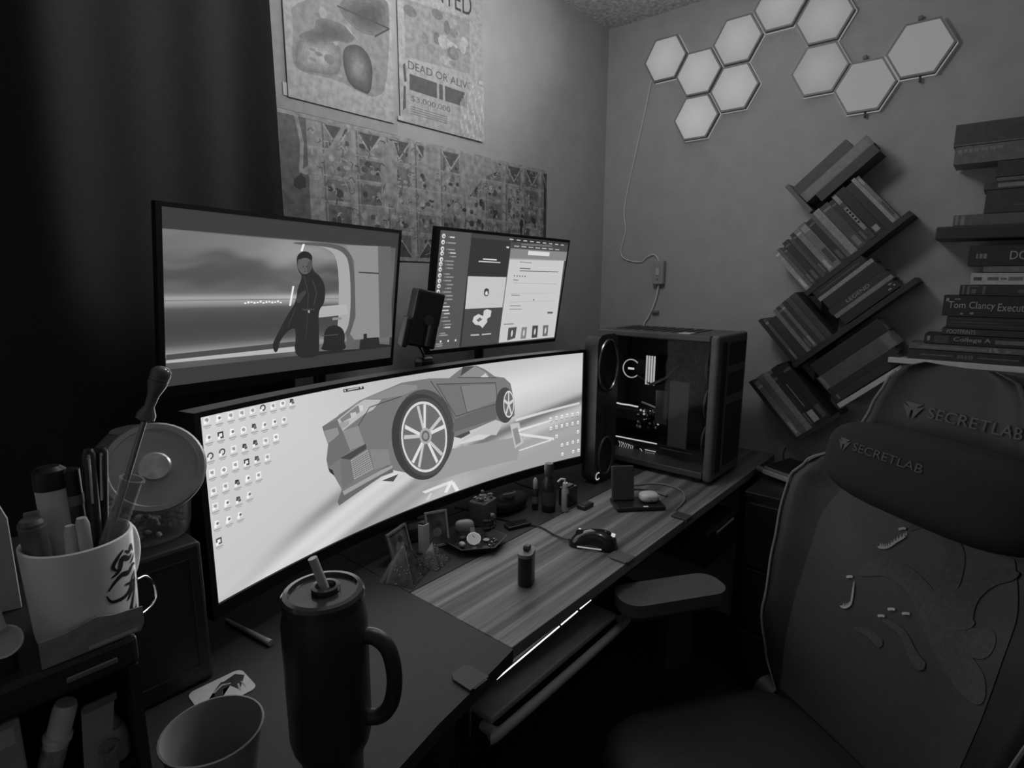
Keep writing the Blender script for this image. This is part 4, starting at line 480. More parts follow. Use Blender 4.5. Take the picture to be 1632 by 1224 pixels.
# ------------------------------------------------------------------ desk
DZ = .74
def wood():
    if 'desk_wood' in MATS: return MATS['desk_wood']
    mt = mat('desk_wood', .47, .52, spec=.35); nt = mt.node_tree; N = nt.nodes; L = nt.links; b = N['Principled BSDF']
    tc = N.new('ShaderNodeTexCoord')
    def nz(sc, scale, det):
        mp_ = N.new('ShaderNodeMapping'); mp_.inputs['Scale'].default_value = sc; L.new(tc.outputs['Object'], mp_.inputs['Vector'])
        n = N.new('ShaderNodeTexNoise'); n.inputs['Scale'].default_value = scale; n.inputs['Detail'].default_value = det; n.inputs['Distortion'].default_value = .6
        L.new(mp_.outputs[0], n.inputs['Vector']); return n
    fine = nz((3, 90, 1), 2.2, 8); wide = nz((.25, 16, 1), 1.6, 3)
    r1 = N.new('ShaderNodeValToRGB'); L.new(wide.outputs['Fac'], r1.inputs[0])
    r1.color_ramp.elements[0].position = .35; r1.color_ramp.elements[0].color = (.085, .085, .085, 1)
    r1.color_ramp.elements[1].position = .68; r1.color_ramp.elements[1].color = (.27, .27, .27, 1)
    r2 = N.new('ShaderNodeMapRange'); r2.inputs[1].default_value = .3; r2.inputs[2].default_value = .7; r2.inputs[3].default_value = .68; r2.inputs[4].default_value = 1.2
    L.new(fine.outputs['Fac'], r2.inputs[0])
    mx = N.new('ShaderNodeVectorMath'); mx.operation = 'SCALE'; L.new(r1.outputs[0], mx.inputs[0]); L.new(r2.outputs[0], mx.inputs['Scale'])
    L.new(mx.outputs[0], b.inputs['Base Color']); return mt
DTOP = mat('desk_laminate', .22, .6, spec=.3, noise=.08, nscale=50, bump=.08, bscale=300)
dk = thing('desk', 'long dark desk with a wood-grained panel set in its front edge', 'desk', (-1.2, -.42, 0))
MB().prism([(-1.5825, -.025), (-2.75, -.025), (-2.75, -.96), (-2.1, -.905), (-1.88, -.868), (-1.79, -.850), (-1.70, -.838), (-1.64, -.829), (-1.5825, -.820)], frame((0, 0, DZ-.026), (1, 0, 0), (0, 1, 0), (0, 0, 1)), .026).build('dark_panel', DTOP, dk)
MB().box2((-1.5805, -.815, DZ-.026), (-.03, -.5295, DZ), bev=.0015).build('wood_panel', wood(), dk)
MB().box2((-1.5805, -.5275, DZ-.026), (-.03, -.025, DZ), bev=.0015).build('dark_panel', DTOP, dk)
MB().box2((-2.70, -.775, DZ-.075), (-.08, -.745, DZ-.0265)).build('rail', BLACK, dk)
MB().box2((-2.70, -.085, DZ-.075), (-.08, -.055, DZ-.0265)).build('rail', BLACK, dk)
for x in (-2.68, -1.72, -.12):
    for y in (-.76, -.07): MB().box2((x-.025, y-.025, 0), (x+.025, y+.025, DZ-.0755), bev=.003).build('leg', BLACK, dk)
MB().cyl((-1.667, -.792, .60), (-1.667, -.792, .66), .0025, n=8).build('hook', CHROME, dk)
# keyboard tray clamped under the front edge
kt = thing('keyboard_tray', 'pull-out keyboard tray with a pale front lip under the desk', 'keyboard tray', (-1.41, -.68, .60))
MB().box2((-1.628, -.808, .606), (-1.19, -.46, .620), bev=.003).build('tray_board', mat('tray_metal', .62, .35, noise=.08), kt)
MB().tube(smoothpath([(-1.632, -.79, .60), (-1.632, -.818, .602), (-1.612, -.828, .602), (-1.195, -.828, .602), (-1.185, -.81, .602)], 5), .0095, 10).build('front_lip', mat('lip_foam', .6, .6, noise=.08), kt, True)
for x, yo in ((-1.69, -.8295), (-1.15, -.8065)):
    mb = MB(); mb.prism([(-.022, -.01), (.022, -.01), (.022, .030), (.014, .042), (-.014, .042), (-.022, .030)], frame((x, yo, DZ+.0008), (1, 0, 0), (0, 1, 0), (0, 0, 1)), .004)
    mb.box2((x-.016, yo-.0135, DZ-.006), (x+.016, yo-.0105, DZ+.0048), bev=.001)
    mb.build('clamp', mat('clamp_rubber', .36, .6, noise=.08) if x > -1.5 else mat('clamp_dark', .24, .6, noise=.08), kt)
for x in (-1.625, -1.195): MB().box2((x-.004, -.742, .6205), (x+.004, -.5, DZ-.0265)).build('side_rail', BLACK, kt)
c3 = MB(); c3.box2((-.845, -.822, DZ+.0008), (-.805, -.775, DZ+.006), bev=.002); c3.box2((-.845, -.8225, DZ-.006), (-.805, -.816, DZ+.0055), bev=.001)
tag(c3.build('desk_clamp', mat('clamp_dark', .24)), 'black clamp biting the desk edge near the charging cable', 'clamp')
led = thing('light_strip', 'thin light strip glowing under the desk edge above the tray', 'light strip', (-1.44, -.79, .69))
for a_, b_ in ((-1.600, -1.405), (-1.398, -1.338), (-1.328, -1.285)):
    MB().cyl((a_, -.7955, .6775+.05*(a_+1.6)), (b_, -.7955, .6775+.05*(b_+1.6)), .0012, n=8).build('strip_segment', emit('strip_glow', .92, 2.5), led)
MB().box2((-1.61, -.7915, .672), (-1.275, -.7765, .7125)).build('mount', BLACK, led)
# drawer box under the right side of the desk
dr = thing('slung_storage_box', 'black storage box slung under the desk in front of the computer', 'box', (-.56, -.66, .55))
MB().box2((-.70, -.822, .545), (-.435, -.50, .648), bev=.003).build('drawer_body', BLACK, dr)
MB().box2((-.705, -.832, .54), (-.43, -.8235, .655), bev=.002).build('drawer_front', SATIN, dr)
MB().box2((-.64, -.838, .635), (-.50, -.8325, .642), bev=.001).build('handle', MIDG, dr)
for x in (-.69, -.445): MB().box2((x-.004, -.74, .6485), (x+.004, -.5, DZ-.0265)).build('bracket', BLACK, dr)

# ------------------------------------------------------------------ curved wide monitor
MONB = mat('monitor_black', .09, .5, noise=.08, spec=.3)
XM, YC, RR, Z0 = -1.3625, -2.544, 2.185, .837
def curve(s_, z, off=0.0):
    t = s_/RR; r = RR+.0-off
    return Vector((XM+r*math.sin(t), YC+r*math.cos(t), Z0+z))
SMAX, SH = .5743, .3355
mn = thing('curved_monitor', 'very wide curved monitor showing a sports car wallpaper and desktop icons', 'monitor', (XM, -.33, DZ))
def shell(s0, s1, z0, z1, f0, f1, n=40):
    vs = []; fs = []
    for i in range(n+1):
        s_ = s0+(s1-s0)*i/n
        vs += [curve(s_, z0, f0), curve(s_, z1, f0), curve(s_, z1, f1), curve(s_, z0, f1)]
    for i in range(n):
        for a in range(4): fs.append((i*4+a, i*4+(a+1) % 4, (i+1)*4+(a+1) % 4, (i+1)*4+a))
    fs.append((0, 1, 2, 3)); fs.append((n*4+3, n*4+2, n*4+1, n*4)); return vs, fs
mb = MB(); mb.add(*shell(-SMAX-.012, SMAX+.012, -.026, SH+.010, -.0015, -.035)); mb.build('back_shell', MONB, mn, 30)
mb = MB()
mb.add(*shell(-SMAX-.012, SMAX+.012, -.026, -.0006, .004, -.0014)); mb.add(*shell(-SMAX-.012, SMAX+.012, SH+.0006, SH+.010, .004, -.0014))
mb.add(*shell(-SMAX-.012, -SMAX-.0006, -.0005, SH+.0005, .004, -.0014, 2)); mb.add(*shell(SMAX+.0006, SMAX+.012, -.0005, SH+.0005, .004, -.0014, 2))
mb.build('bezel', MONB, mn, 30)
MB().cyl((XM, -.255, DZ+.014), (XM, -.262, 1.02), .028, .025).build('stand_neck', BLACK, mn, True)
mb = MB(); mb.box((XM, -.262, .98), (.12, .10, .12), bev=.01); mb.build('stand_hinge', BLACK, mn)
mb = MB()
for dx in (-.05, .05): mb.tube([(XM, -.265, DZ+.011), (XM+dx, -.285, DZ+.011)], .010, 8)
mb.box((XM, -.255, DZ+.009), (.09, .07, .016), bev=.004); mb.build('stand_foot', BLACK, mn)
SCR = colmat('screen_glow', SCREEN_GAIN, .25)
P = Paint()
def ss(a, b, x):
    t = min(max((x-a)/(b-a), 0), 1); return t*t*(3-2*t)
def wallpaper(s_, z):
    u = (s_+SMAX)/(2*SMAX); v = z/SH
    g = .77+.05*v-.05*u
    g -= .07*ss(.7, 1.0, v)*ss(.1, .5, u)
    hor = .62*(u-.0)-.02                         # tilted ground line of the picture
    d = v-hor+.28
    if u < .60:
        e = v-(.02+1.05*u)
        g -= .24*math.exp(-(e/.05)**2)*ss(.02, .3, u)
        g += .10*math.exp(-((e+.17)/.06)**2)
        g -= .16*math.exp(-((e+.36)/.12)**2)*ss(.15, .35, u)
        g += .06*math.sin(e*46)*math.exp(-((e+.25)/.2)**2)
    if u > .52:
        w_ = ss(.52, .66, u); e = v-(.36+.62*(u-.66))
        g += w_*(-.30*math.exp(-(e/.045)**2)-.10*ss(.0, -.3, e)+.05*math.sin(e*38)*math.exp(-((e+.12)/.14)**2)+.09*ss(.05, .35, e)-.05*ss(.35, .6, e))
    return min(max(g, .3), .88)
P.grid(-SMAX, SMAX, 0, SH, 150, 48, wallpaper)
D = CAR
for q, g, ly in (('wide', .60, 1), ('gl1', .82, 2), ('gl2', .74, 2), ('gl3', .74, 3), ('gl3d', .55, 4), ('gl4', .86, 3), ('gl5', .86, 3), ('gl6', .86, 3), ('gl7', .82, 3), ('rf1', .86, 3), ('rf2', .9, 4), ('rf3', .9, 4), ('rf4', .80, 3),
                 ('body', .47, 5), ('hoodhi', .54, 6), ('noseface', .43, 6), ('nosefacehi', .56, 7), ('plane2', .55, 7), ('fender', .46, 6), ('fenderlo', .52, 6), ('lip', .40, 7), ('liphi', .62, 8), ('lamp', .72, 8), ('lampin', .50, 9), ('lampb', .76, 10), ('lampc', .80, 10), ('lampd', .62, 9),
                 ('intake', .28, 9), ('intake2', .44, 9), ('mesh', .64, 10), ('arch', .30, 6), ('vent', .3, 8), ('side', .45, 6), ('door', .50, 7), ('sill', .40, 7), ('glass', .55, 7), ('glass2', .78, 8), ('pillar', .3, 8), ('shadow', .3, 6), ('darkgap', .2, 7),
                 ('tyre', .24, 9), ('tyref', .30, 10), ('rim', .84, 11), ('rimin', .42, 12), ('rtyre', .28, 8), ('rrim', .82, 9), ('rrimin', .42, 10)):
    P.poly(D[q], g, ly)
for k, q in enumerate(D['spokes']): P.poly(q, .86 if k % 2 else .76, 13)
for q in D['rspokes']: P.poly(q, .8, 11)
P.poly(D['hub'], .66, 14); P.poly(D['hub2'], .40, 15); P.poly(D['hub3'], .58, 16)
for l in D['lines']: P.line(l, .0022, .28, 9)
mq = D['mesh']
for k in range(1, 10):
    t = k/10; A = [mq[0][i]*(1-t)+mq[3][i]*t for i in (0, 1)]; B = [mq[1][i]*(1-t)+mq[2][i]*t for i in (0, 1)]; P.line([A, B], .0018, .38, 11)
for k in range(1, 9):
    t = k/9; A = [mq[0][i]*(1-t)+mq[1][i]*t for i in (0, 1)]; B = [mq[3][i]*(1-t)+mq[2][i]*t for i in (0, 1)]; P.line([A, B], .0012, .46, 11)
rnd = random.Random(3)
for row in D['icons']:
    for x, z in row:
        k = rnd.randrange(6); g = rnd.choice([.93, .95, .3, .22, .9])
        if k < 2: P.disc(x, z, .0062, g, 5, 14); P.disc(x, z, .0036, .6 if g > .5 else .85, 6, 10)
        elif k < 4: P.rect(x-.0056, z-.006, .0112, .012, g, 5); P.rect(x-.003, z-.003, .006, .006, .6 if g > .5 else .9, 6)
        else: P.poly([(x-.006, z-.005), (x+.005, z-.004), (x+.003, z+.005), (x-.004, z+.006)], g, 5); P.disc(x+.001, z, .0028, .45, 6, 8)
        P.rect(x-.006, z-.0066, .005, .005, .95, 7)
        P.rect(x-.0075, z-.0115, .015, .0022, .62, 5); P.rect(x-.005, z-.0145, .010, .0018, .66, 5)
for x, z in D['ricons']:
    P.rect(x-.0042, z-.005, .0084, .010, .95, 5); P.rect(x-.002, z-.003, .004, .004, .5, 6); P.rect(x-.006, z-.0105, .012, .0022, .58, 5)
P.poly(D['bar'], .2, 5)
bx, bz = D['bar'][0]; P.rect(bx+.012, bz-.0046, .03, .0024, .75, 6); P.disc(bx+.049, bz-.0035, .002, .9, 6, 8); P.disc(bx+.005, bz-.0035, .0022, .85, 6, 8)
P.build('screen', lambda s_, z, l: curve(s_, z, l), SCR, mn, cuts=[-SMAX+.0125+.025*k for k in range(46)], clip=(-SMAX, SMAX, 0, SH))

lm = bpy.data.lights.new('screen_glow', 'AREA'); lm.shape = 'RECTANGLE'; lm.size = 1.10; lm.size_y = .31; lm.energy = SCREEN_POWER
lmo = bpy.data.objects.new('screen_glow', lm); COL.objects.link(lmo); lmo.parent = mn
lmo.matrix_local = WM[mn.name].inverted() @ (Matrix.Translation((XM, -.445, Z0+.168)) @ Matrix.Rotation(math.radians(-90), 4, 'X'))

# ------------------------------------------------------------------ two upper monitors
def pose(c, ya, ti, ro):
    ya, ti, ro = map(math.radians, (ya, ti, ro))
    X = Vector((math.cos(ya), math.sin(ya), 0)); Nn = Vector((math.sin(ya), -math.cos(ya), 0)); Up = Vector((0, 0, 1))*math.cos(ti)+Nn*math.sin(ti)
    X2 = X*math.cos(ro)+Up*math.sin(ro); U2 = Up*math.cos(ro)-X*math.sin(ro); return frame(c, X2, U2, X2.cross(U2))
def flat_monitor(label, M, sx0, sx1, sz0, sz1, power):
    t = thing('monitor', label, 'monitor', M.translation-Vector((0, 0, .2)))
    mb = MB(); mb.box((0, 0, -.0085), (.614, .367, .014), M, bev=.002); mb.box((0, -.02, -.0265), (.42, .24, .022), M, bev=.008); mb.build('back_shell', MONB, t)
    mb = MB(); W_, H_ = .307, .1835
    for a, b in (((-W_, -H_), (W_, sz0)), ((-W_, sz1), (W_, H_)), ((-W_, sz0), (sx0, sz1)), ((sx1, sz0), (W_, sz1))): mb.box2((a[0], a[1], -.0014), (b[0], b[1], .002), M)
    mb.build('bezel', MONB, t)
    mb = MB(); mb.box((0, -.02, -.052), (.10, .10, .028), M, bev=.004); mb.build('mount_plate', BLACK, t)
    lg = bpy.data.lights.new('screen_glow', 'AREA'); lg.shape = 'RECTANGLE'; lg.size = .58; lg.size_y = .32; lg.energy = power
    lgo = bpy.data.objects.new('screen_glow', lg); COL.objects.link(lgo); lgo.parent = t
    lgo.matrix_local = WM[t.name].inverted() @ M @ Matrix.Translation((0, 0, .004)) @ Matrix.Rotation(math.pi, 4, 'X'); return t
M1 = pose((-1.603, -.194, 1.348), 6.7, 7.3, -.9); M2 = pose((-.884, -.184, 1.357), -1.9, 8.8, -.7)
t1 = flat_monitor('upper left monitor playing a letterboxed film of a figure by a window', M1, -.2965, .2985, -.1615, .1745, .25)
P = Paint(); P.rect(-.2965, -.1615, .595, .336, .235, 0)
V = MOVIE
def film(x, z):
    v = (z+.13)/.27; g = .36+.06*math.sin(v*9+x*3)+.03*math.sin(x*21+v*14)
    return min(max(g, .2), .8)
def skyfn(x, z):
    a = z+.014*math.sin(x*11+1)+.007*math.sin(x*29+z*40)+.004*math.sin(x*63-z*90)
    g = .40-.09*ss(.03, .06, a)*ss(.10, .07, a)+.07*math.exp(-((a-.064)/.008)**2)*(.6+.4*math.sin(x*17))+.08*ss(.09, .13, a)+.25*math.exp(-((z-.008)/.008)**2)
    g += .08*math.exp(-((a-.11-.1*x)/.02)**2)-.06*math.exp(-((a-.035)/.012)**2)+.07*math.exp(-((x+.02)/.08)**2)
    return min(max(g, .2), .7)
P.grid(-.2965, .29, -.128, .136, 60, 28, film, 1)
P.grid(-.2965, .14, 0.005, .134, 70, 26, skyfn, 2)
P.grid(-.2965, .14, -.105, .004, 40, 14, lambda x, z: .34+.32*math.exp(-((z-.002)/.009)**2)-.06*math.exp(-((z+.05)/.03)**2)+.25*math.exp(-((z+.098)/.012)**2), 2)
V['face'] = [(sum(p[0] for p in V['face'])/7+(x-sum(p[0] for p in V['face'])/7)*1.22, z) for x, z in V['face']]
for q, g, ly in (('sill', .30, 4), ('sill2', .72, 4), ('frame2', .66, 5), ('frame1', .36, 6), ('wall', .56, 5), ('walld', .40, 6), ('bar', .70, 6), ('line', .25, 7), ('beam1', .95, 7), ('beam2', .93, 7), ('man', .17, 8), ('face', .38, 9), ('arm', .26, 9), ('dome', .16, 7), ('console', .17, 7)):
    P.poly(V[q], g, ly, soft=2 if q in ('man', 'face', 'dome', 'frame1', 'frame2', 'arm') else 0)
P.poly([V['man'][i] for i in (0, 1, 2, 3)]+[(V['face'][2][0], V['face'][2][1]+.003), (V['face'][1][0], V['face'][1][1]-.001), (V['face'][0][0], V['face'][0][1]-.004)], .15, 12, soft=1)
fx = [p[0] for p in V['face']]; fz = [p[1] for p in V['face']]; f0x, f1x, f0z, f1z = min(fx), max(fx), min(fz), max(fz); fcx = (f0x+f1x)/2
P.poly([(fcx+.004, f0z+.002), (f1x-.001, f0z+.012), (f1x-.001, f1z-.008), (fcx+.006, f1z-.010)], .31, 10, soft=2)
for d_ in (-.005, .004): P.rect(fcx+d_-.002, f0z+.0165, .0042, .0022, .2, 11)
P.rect(fcx-.003, f0z+.006, .006, .0016, .24, 11); P.rect(fcx-.001, f0z+.0095, .002, .006, .31, 11)
mx_ = [p[0] for p in V['man']]; 
P.line([(fcx-.002, f0z-.004), (fcx+.012, f0z-.045), (fcx+.010, f0z-.085)], .0025, .24, 9); P.line([(fcx+.022, f0z-.012), (fcx+.034, f0z-.040), (fcx+.028, f0z-.07)], .003, .25, 9)
P.rect(fcx-.004, f0z-.082, .034, .0035, .27, 9); P.line([(fcx+.012, f0z-.09), (fcx+.008, f0z-.15)], .002, .23, 9); P.line([(fcx-.022, f0z-.075), (fcx-.040, f0z-.118)], .002, .24, 9)
P.rect(fcx+.012, f0z-.088, .005, .006, .62, 11)
for q in ((.093, -.048, .028, .006, .55), (.062, -.086, .05, .002, .3)): P.rect(q[0], q[1], q[2], q[3], q[4], 9)
sx, sz = V['subt'][0]
for k in range(13): P.rect(sx+.007*k, sz-.002+.001*(k % 3), .0048, .003+.0012*(k % 2), .95, 5)
P.build('screen', planemap(M1, .0004), colmat('film_screen_glow', SCREEN_GAIN*.95, .25), t1, clip=(-.2965, .2985, -.1615, .1745))
t2 = flat_monitor('upper right monitor showing a dark chat window and pale web page', M2, -.2915, .3015, -.1715, .1745, .30)
P = Paint(); P.rect(-.2915, -.1715, .593, .346, .30, 0); V = CHAT
for q, g, ly in (('side', .33, 1), ('mid', .20, 1), ('head', .26, 2), ('blk1', .20, 2), ('card', .76, 2), ('blk2', .28, 2), ('web', .78, 1), ('tabs', .20, 2), ('url', .28, 3), ('urlf', .42, 4), ('nav', .52, 3), ('navf', .84, 4), ('nav2', .62, 4), ('t1', .52, 5), ('t2', .36, 5), ('t3', .40, 5), ('t4', .45, 5), ('l1', .62, 5), ('t5', .5, 5), ('l2', .68, 5), ('l3', .68, 5), ('t6', .5, 5), ('t7', .55, 5), ('btn', .36, 5), ('t8', .5, 5), ('p1', .3, 5), ('p2', .5, 5), ('p3', .28, 5), ('p4', .42, 5),
                 ('av1', .25, 5), ('av1f', .85, 6), ('av2', .80, 5), ('av2d', .4, 6), ('w1', .9, 5), ('w2', .75, 5), ('w3', .7, 5), ('w4', .7, 5), ('dot', .85, 5), ('cur', .15, 6)):
    P.poly(V[q], g, ly)
for x, z in V['left']: P.disc(x, z, .0066, .86, 4, 10); P.disc(x+.001, z-.001, .003, .4, 5, 8)
for k, (x, z) in enumerate(V['chan']): P.rect(x-.012, z-.0018, .018+.012*((k*7) % 4)/3, .0036, .80 if k in (0, 3, 17, 18, 19, 23) else .58, 4); P.rect(x-.0175, z-.0015, .003, .003, .6, 4)
for x, z in V['stars']: P.poly([(x, z+.0042), (x+.0016, z+.001), (x+.004, z), (x+.0016, z-.001), (x, z-.0042), (x-.0016, z-.001), (x-.004, z), (x-.0016, z+.001)], .3, 5)
for k in range(9): P.rect(-.005+.033*k, .1655-.0003*k, .018, .003, .75, 5)
for k in range(7): P.rect(.02+.035*k, .146, .024, .0028, .75, 5)
for k in range(4): P.rect(-.285+.03*k, -.150, .006, .006, .85, 4)
for q in ('p1', 'p2', 'p3', 'p4'):
    c = [sum(p[i] for p in V[q])/4 for i in (0, 1)]; P.disc(c[0], c[1], .005, .78, 6, 9, .012)
P.build('screen', planemap(M2, .0004), colmat('chat_screen_glow', SCREEN_GAIN, .25), t2, clip=(-.2915, .3015, -.1715, .1745))
# monitor poles behind the wide screen
def pole(t, x, yb, M):
    MB().cyl((x, yb, DZ+.012), (x, yb, 1.32), .016).build('stand_pole', SATIN, t, True)
    mb = MB(); mb.box((x, yb, DZ+.006), (.09, .08, .011), bev=.003); mb.build('stand_base', SATIN, t)
    p = M @ Vector((0, -.02, -.068)); mb = MB(); mb.cyl((x, yb, p.z), (p.x, p.y, p.z), .012); mb.box((x, yb, p.z), (.045, .045, .06), bev=.006); mb.build('stand_arm', SATIN, t)
pole(t1, -1.50, -.085, M1); pole(t2, -.90, -.085, M2)
# desk camera between the upper monitors
cd = thing('stalk_camera', 'black angular camera head on a stalk between the upper monitors', 'camera', (-1.24, -.2, DZ))
Mc = frame((-1.237, -.185, 1.285), (.83, -.55, 0.05), (.17, .2, .965), (-.53, -.80, .27))
x_ = Vector((.86, -.42, -.22)).normalized(); y_ = Vector((.34, -.20, .92)); y_ = (y_-x_*y_.dot(x_)).normalized(); Mc = frame((-1.282, -.243, 1.283), x_, y_, x_.cross(y_))
mb = MB(); mb.box((0, .012, 0), (.076, .15, .07), Mc, bev=.006); mb.build('head', SATIN, cd)
mb = MB(); mb.box((-.044, -.03, .01), (.016, .08, .055), Mc, bev=.005); mb.build('side_cover', BLACK, cd)
MB().cyl(Mc @ Vector((.018, -.055, .042)), Mc @ Vector((.018, .0, .042)), .015).build('lens_barrel', SATIN, cd, True)
MB().cyl(Mc @ Vector((.006, .012, .028)), Mc @ Vector((.006, .012, .038)), .013).build('dial', DARK, cd, True)
mb = MB(); mb.box((-1.272, -.235, 1.165), (.05, .04, .05), frame((0, 0, 0), (1, 0, 0), (0, 1, 0), (0, 0, 1)), bev=.012); mb.build('clamp_body', SATIN, cd)
MB().tube(smoothpath([(-1.268, -.23, 1.145), (-1.268, -.20, 1.10), (-1.262, -.15, 1.0), (-1.262, -.15, DZ+.01)]), .007, 8).build('stalk', SATIN, cd, True)
MB().tube(smoothpath([Mc @ Vector((-.005, -.055, -.01)), Vector((-1.282, -.235, 1.21)), Vector((-1.270, -.235, 1.185))]), .0035, 6).build('cable', SATIN, cd, True)
mb = MB(); mb.lathe([(.04, 0), (.04, .006), (.03, .012)], 20, Matrix.Translation((-1.262, -.15, DZ+.0005))); mb.build('foot', SATIN, cd)

# ------------------------------------------------------------------ computer tower
pc = thing('computer_tower', 'black computer tower with glass side and lit parts inside', 'computer', (-.41, -.545, DZ))
X0, X1, Y0, Y1, ZB, ZT = -.535, -.285, -.765, -.325, DZ+.016, 1.225
CASE = mat('case_steel', .30, .45, noise=.12, nscale=25); CASEIN = mat('case_inside', .16, .6, noise=.1)
XI_ = -.44
for x in (X0+.03, X1-.03):
    for y in (Y0+.05, Y1-.05): MB().cyl((x, y, DZ+.001), (x, y, ZB), .014, n=12).build('foot', BLACK, pc)
MB().box2((X0, Y0+.03, ZB), (X1, Y1, ZB+.022), bev=.003).build('base_pan', CASE, pc)
mb = MB(); mb.box2((X0, Y0+.03, ZT-.02), (X1, Y1, ZT), bev=.004); mb.build('top_panel', CASE, pc)
for k in range(9): MB().box2((X0+.05, Y1-.06-.034*k, ZT+.0003), (X1-.04, Y1-.046-.034*k, ZT+.0022)).build('top_vent_slat', CASEIN, pc)
mb = MB(); mb.box2((X1-.006, Y0+.03, ZB+.022), (X1, Y1, ZT-.02)); mb.build('far_side_panel', CASE, pc)
mb = MB(); mb.box2((X0+.006, Y1-.006, ZB+.022), (X1-.0065, Y1, ZT-.02)); mb.build('rear_panel', CASE, pc)
fp = MB(); fp.box2((X0-.004, Y0, ZB-.006), (X1+.004, Y0+.029, ZT+.003), bev=.01, seg=3); fpo = fp.build('front_panel', mat('front_panel_plastic', .36, .5, noise=.1), pc)
for z0, z1 in ((ZT-.10, ZT-.025), (ZT-.20, ZT-.125), (ZB+.03, ZT-.23)):
    MB().box2((X0+.09, Y0-.0025, z0), (X1-.02, Y0-.0003, z1), bev=.001).build('vent_mesh', CASEIN, fpo)
for k in range(3): MB().box2((X0+.03+.014*k, Y0-.003, ZB+.02), (X0+.034+.014*k, Y0-.0003, ZT-.02)).build('trim_groove', CASEIN, fpo)
MB().box2((X0+.006, Y0+.10, ZT+.0004), (X0+.05, Y0+.14, ZT+.0035), bev=.001).build('port_cover', PALE, pc)
MB().box2((X0, Y0+.032, ZB+.0235), (X0+.003, Y1-.002, ZT-.0215)).build('glass_side', glass('tinted_glass', .05, .04, .12), pc)
MB().box2((X1-.045, Y0+.10, ZB+.10), (X1-.04, Y1-.02, ZT-.025)).build('motherboard', mat('circuit_board', .2, .5, noise=.4, nscale=60), pc)
MB().box2((XI_+.006, Y0+.035, ZB-.0+.0225), (X1-.007, Y1-.007, ZB+.06)).build('power_shroud', BLACK, pc)
GL = emit('case_light', .86, 1.0)
g0, g1 = PCL['gpu']; XI = -.44
gp = MB().box2((XI-.006, g1[0]-.04, g0[1]-.055), (X1-.05, Y1-.012, g0[1]-.012), bev=.004).build('graphics_card', BLACK, pc)
MB().tube([(XI-.008, g0[0]+.004, g0[1]+.002), (XI-.008, g0[0]-.03, g0[1]), (XI-.008, g0[0]-.06, g0[1]+.001), (XI-.008, g1[0], g1[1])], .0028, 6).build('light_bar', GL, gp)
s0, s1 = PCL['strip']; MB().cyl((XI, s0[0], s0[1]), (XI, s1[0], s1[1]), .0022, n=8).build('light_bar', GL, pc)
for k in range(4):
    y = PCL['ram'][0][0]-.0015-.0098*k
    r_ = MB().box2((XI+.004, y-.003, PCL['ram'][1][1]-.004), (X1-.05, y+.003, PCL['ram'][0][1]-.004)).build('memory_stick', DARK, pc)
    MB().box2((XI-.001, y-.0024, PCL['ram'][1][1]), (XI+.0035, y+.0024, PCL['ram'][0][1])).build('memory_light', emit('memory_glow', .74, 1.0), r_)
rc = PCL['ring'][0]; rr_ = .033
cl_ = MB(); cl_.lathe([(.03, 0), (.032, .03), (.03, .045)], 28, frame((X1-.05, rc[0], rc[1]), (0, 1, 0), (0, 0, 1), (-1, 0, 0))); clo = cl_.build('cooler_block', BLACK, pc, True)
ring = [(XI+.04, rc[0]+rr_*math.cos(math.radians(a)), rc[1]+rr_*math.sin(math.radians(a))) for a in range(-138, 139, 6)]
MB().tube([(p[0]-.045, 2*rc[0]-p[1] if False else p[1], p[2]) for p in ring], .0022, 6).build('light_ring', emit('ring_glow', .66, 1.0), clo)
MB().box((XI-.006, rc[0], rc[1]), (.002, .024, .007)).build('display_bar', GL, clo)
f_ = MB(); f_.tube([(XI+.02, rc[0]-.02, rc[1]-.03), (XI, rc[0]-.08, rc[1]-.05), (XI, -.55, rc[1]-.02), (XI, -.60, rc[1]+.03)], .006, 8); f_.build('coolant_hose', BLACK, pc, True)
for z in (.86, .985, 1.11):   # front fans seen edge on through the glass
    t_ = MB(); t_.tube([(X0+.125+.055*math.cos(a/24*2*math.pi), Y0+.065, z+.055*math.sin(a/24*2*math.pi)) for a in range(24)], .005, 6, closed=True); fn_ = t_.build('fan_ring', CASE, pc, True)
    b_ = MB()
    for k in range(7):
        a = 2*math.pi*k/7; b_.add([(X0+.125+.012*math.cos(a), Y0+.06, z+.012*math.sin(a)), (X0+.125+.05*math.cos(a-.25), Y0+.06, z+.05*math.sin(a-.25)), (X0+.125+.05*math.cos(a+.3), Y0+.072, z+.05*math.sin(a+.3)), (X0+.125+.012*math.cos(a+.5), Y0+.072, z+.012*math.sin(a+.5))], [(0, 1, 2, 3)])
    b_.build('fan_blades', DARK, fn_)
MB().box2((X0+.05, -.655, .83), (X0+.055, -.585, 1.06), bev=.002).build('drive_plate', mat('drive_plate', .34, .5, noise=.1), pc)
MB().box2((X0+.06, -.575, .90), (X0+.065, -.53, 1.02), bev=.002).build('drive_plate', mat('drive_plate_dark', .26, .5, noise=.1), pc)
r2 = PCL['ring2']; MB().box2((XI-.004, r2[1][0], r2[1][1]-.004), (XI, r2[2][0], r2[1][1]+.001)).build('cable_comb', DARK, pc)
MB().tube([(XI-.004, r2[2][0], r2[2][1]), (XI-.004, -.51, .951), (XI-.004, r2[1][0], r2[1][1])], .004, 6).build('sleeved_cable', mat('sleeved_cable', .55, .5, noise=.1), pc, True)
rn = random.Random(5)
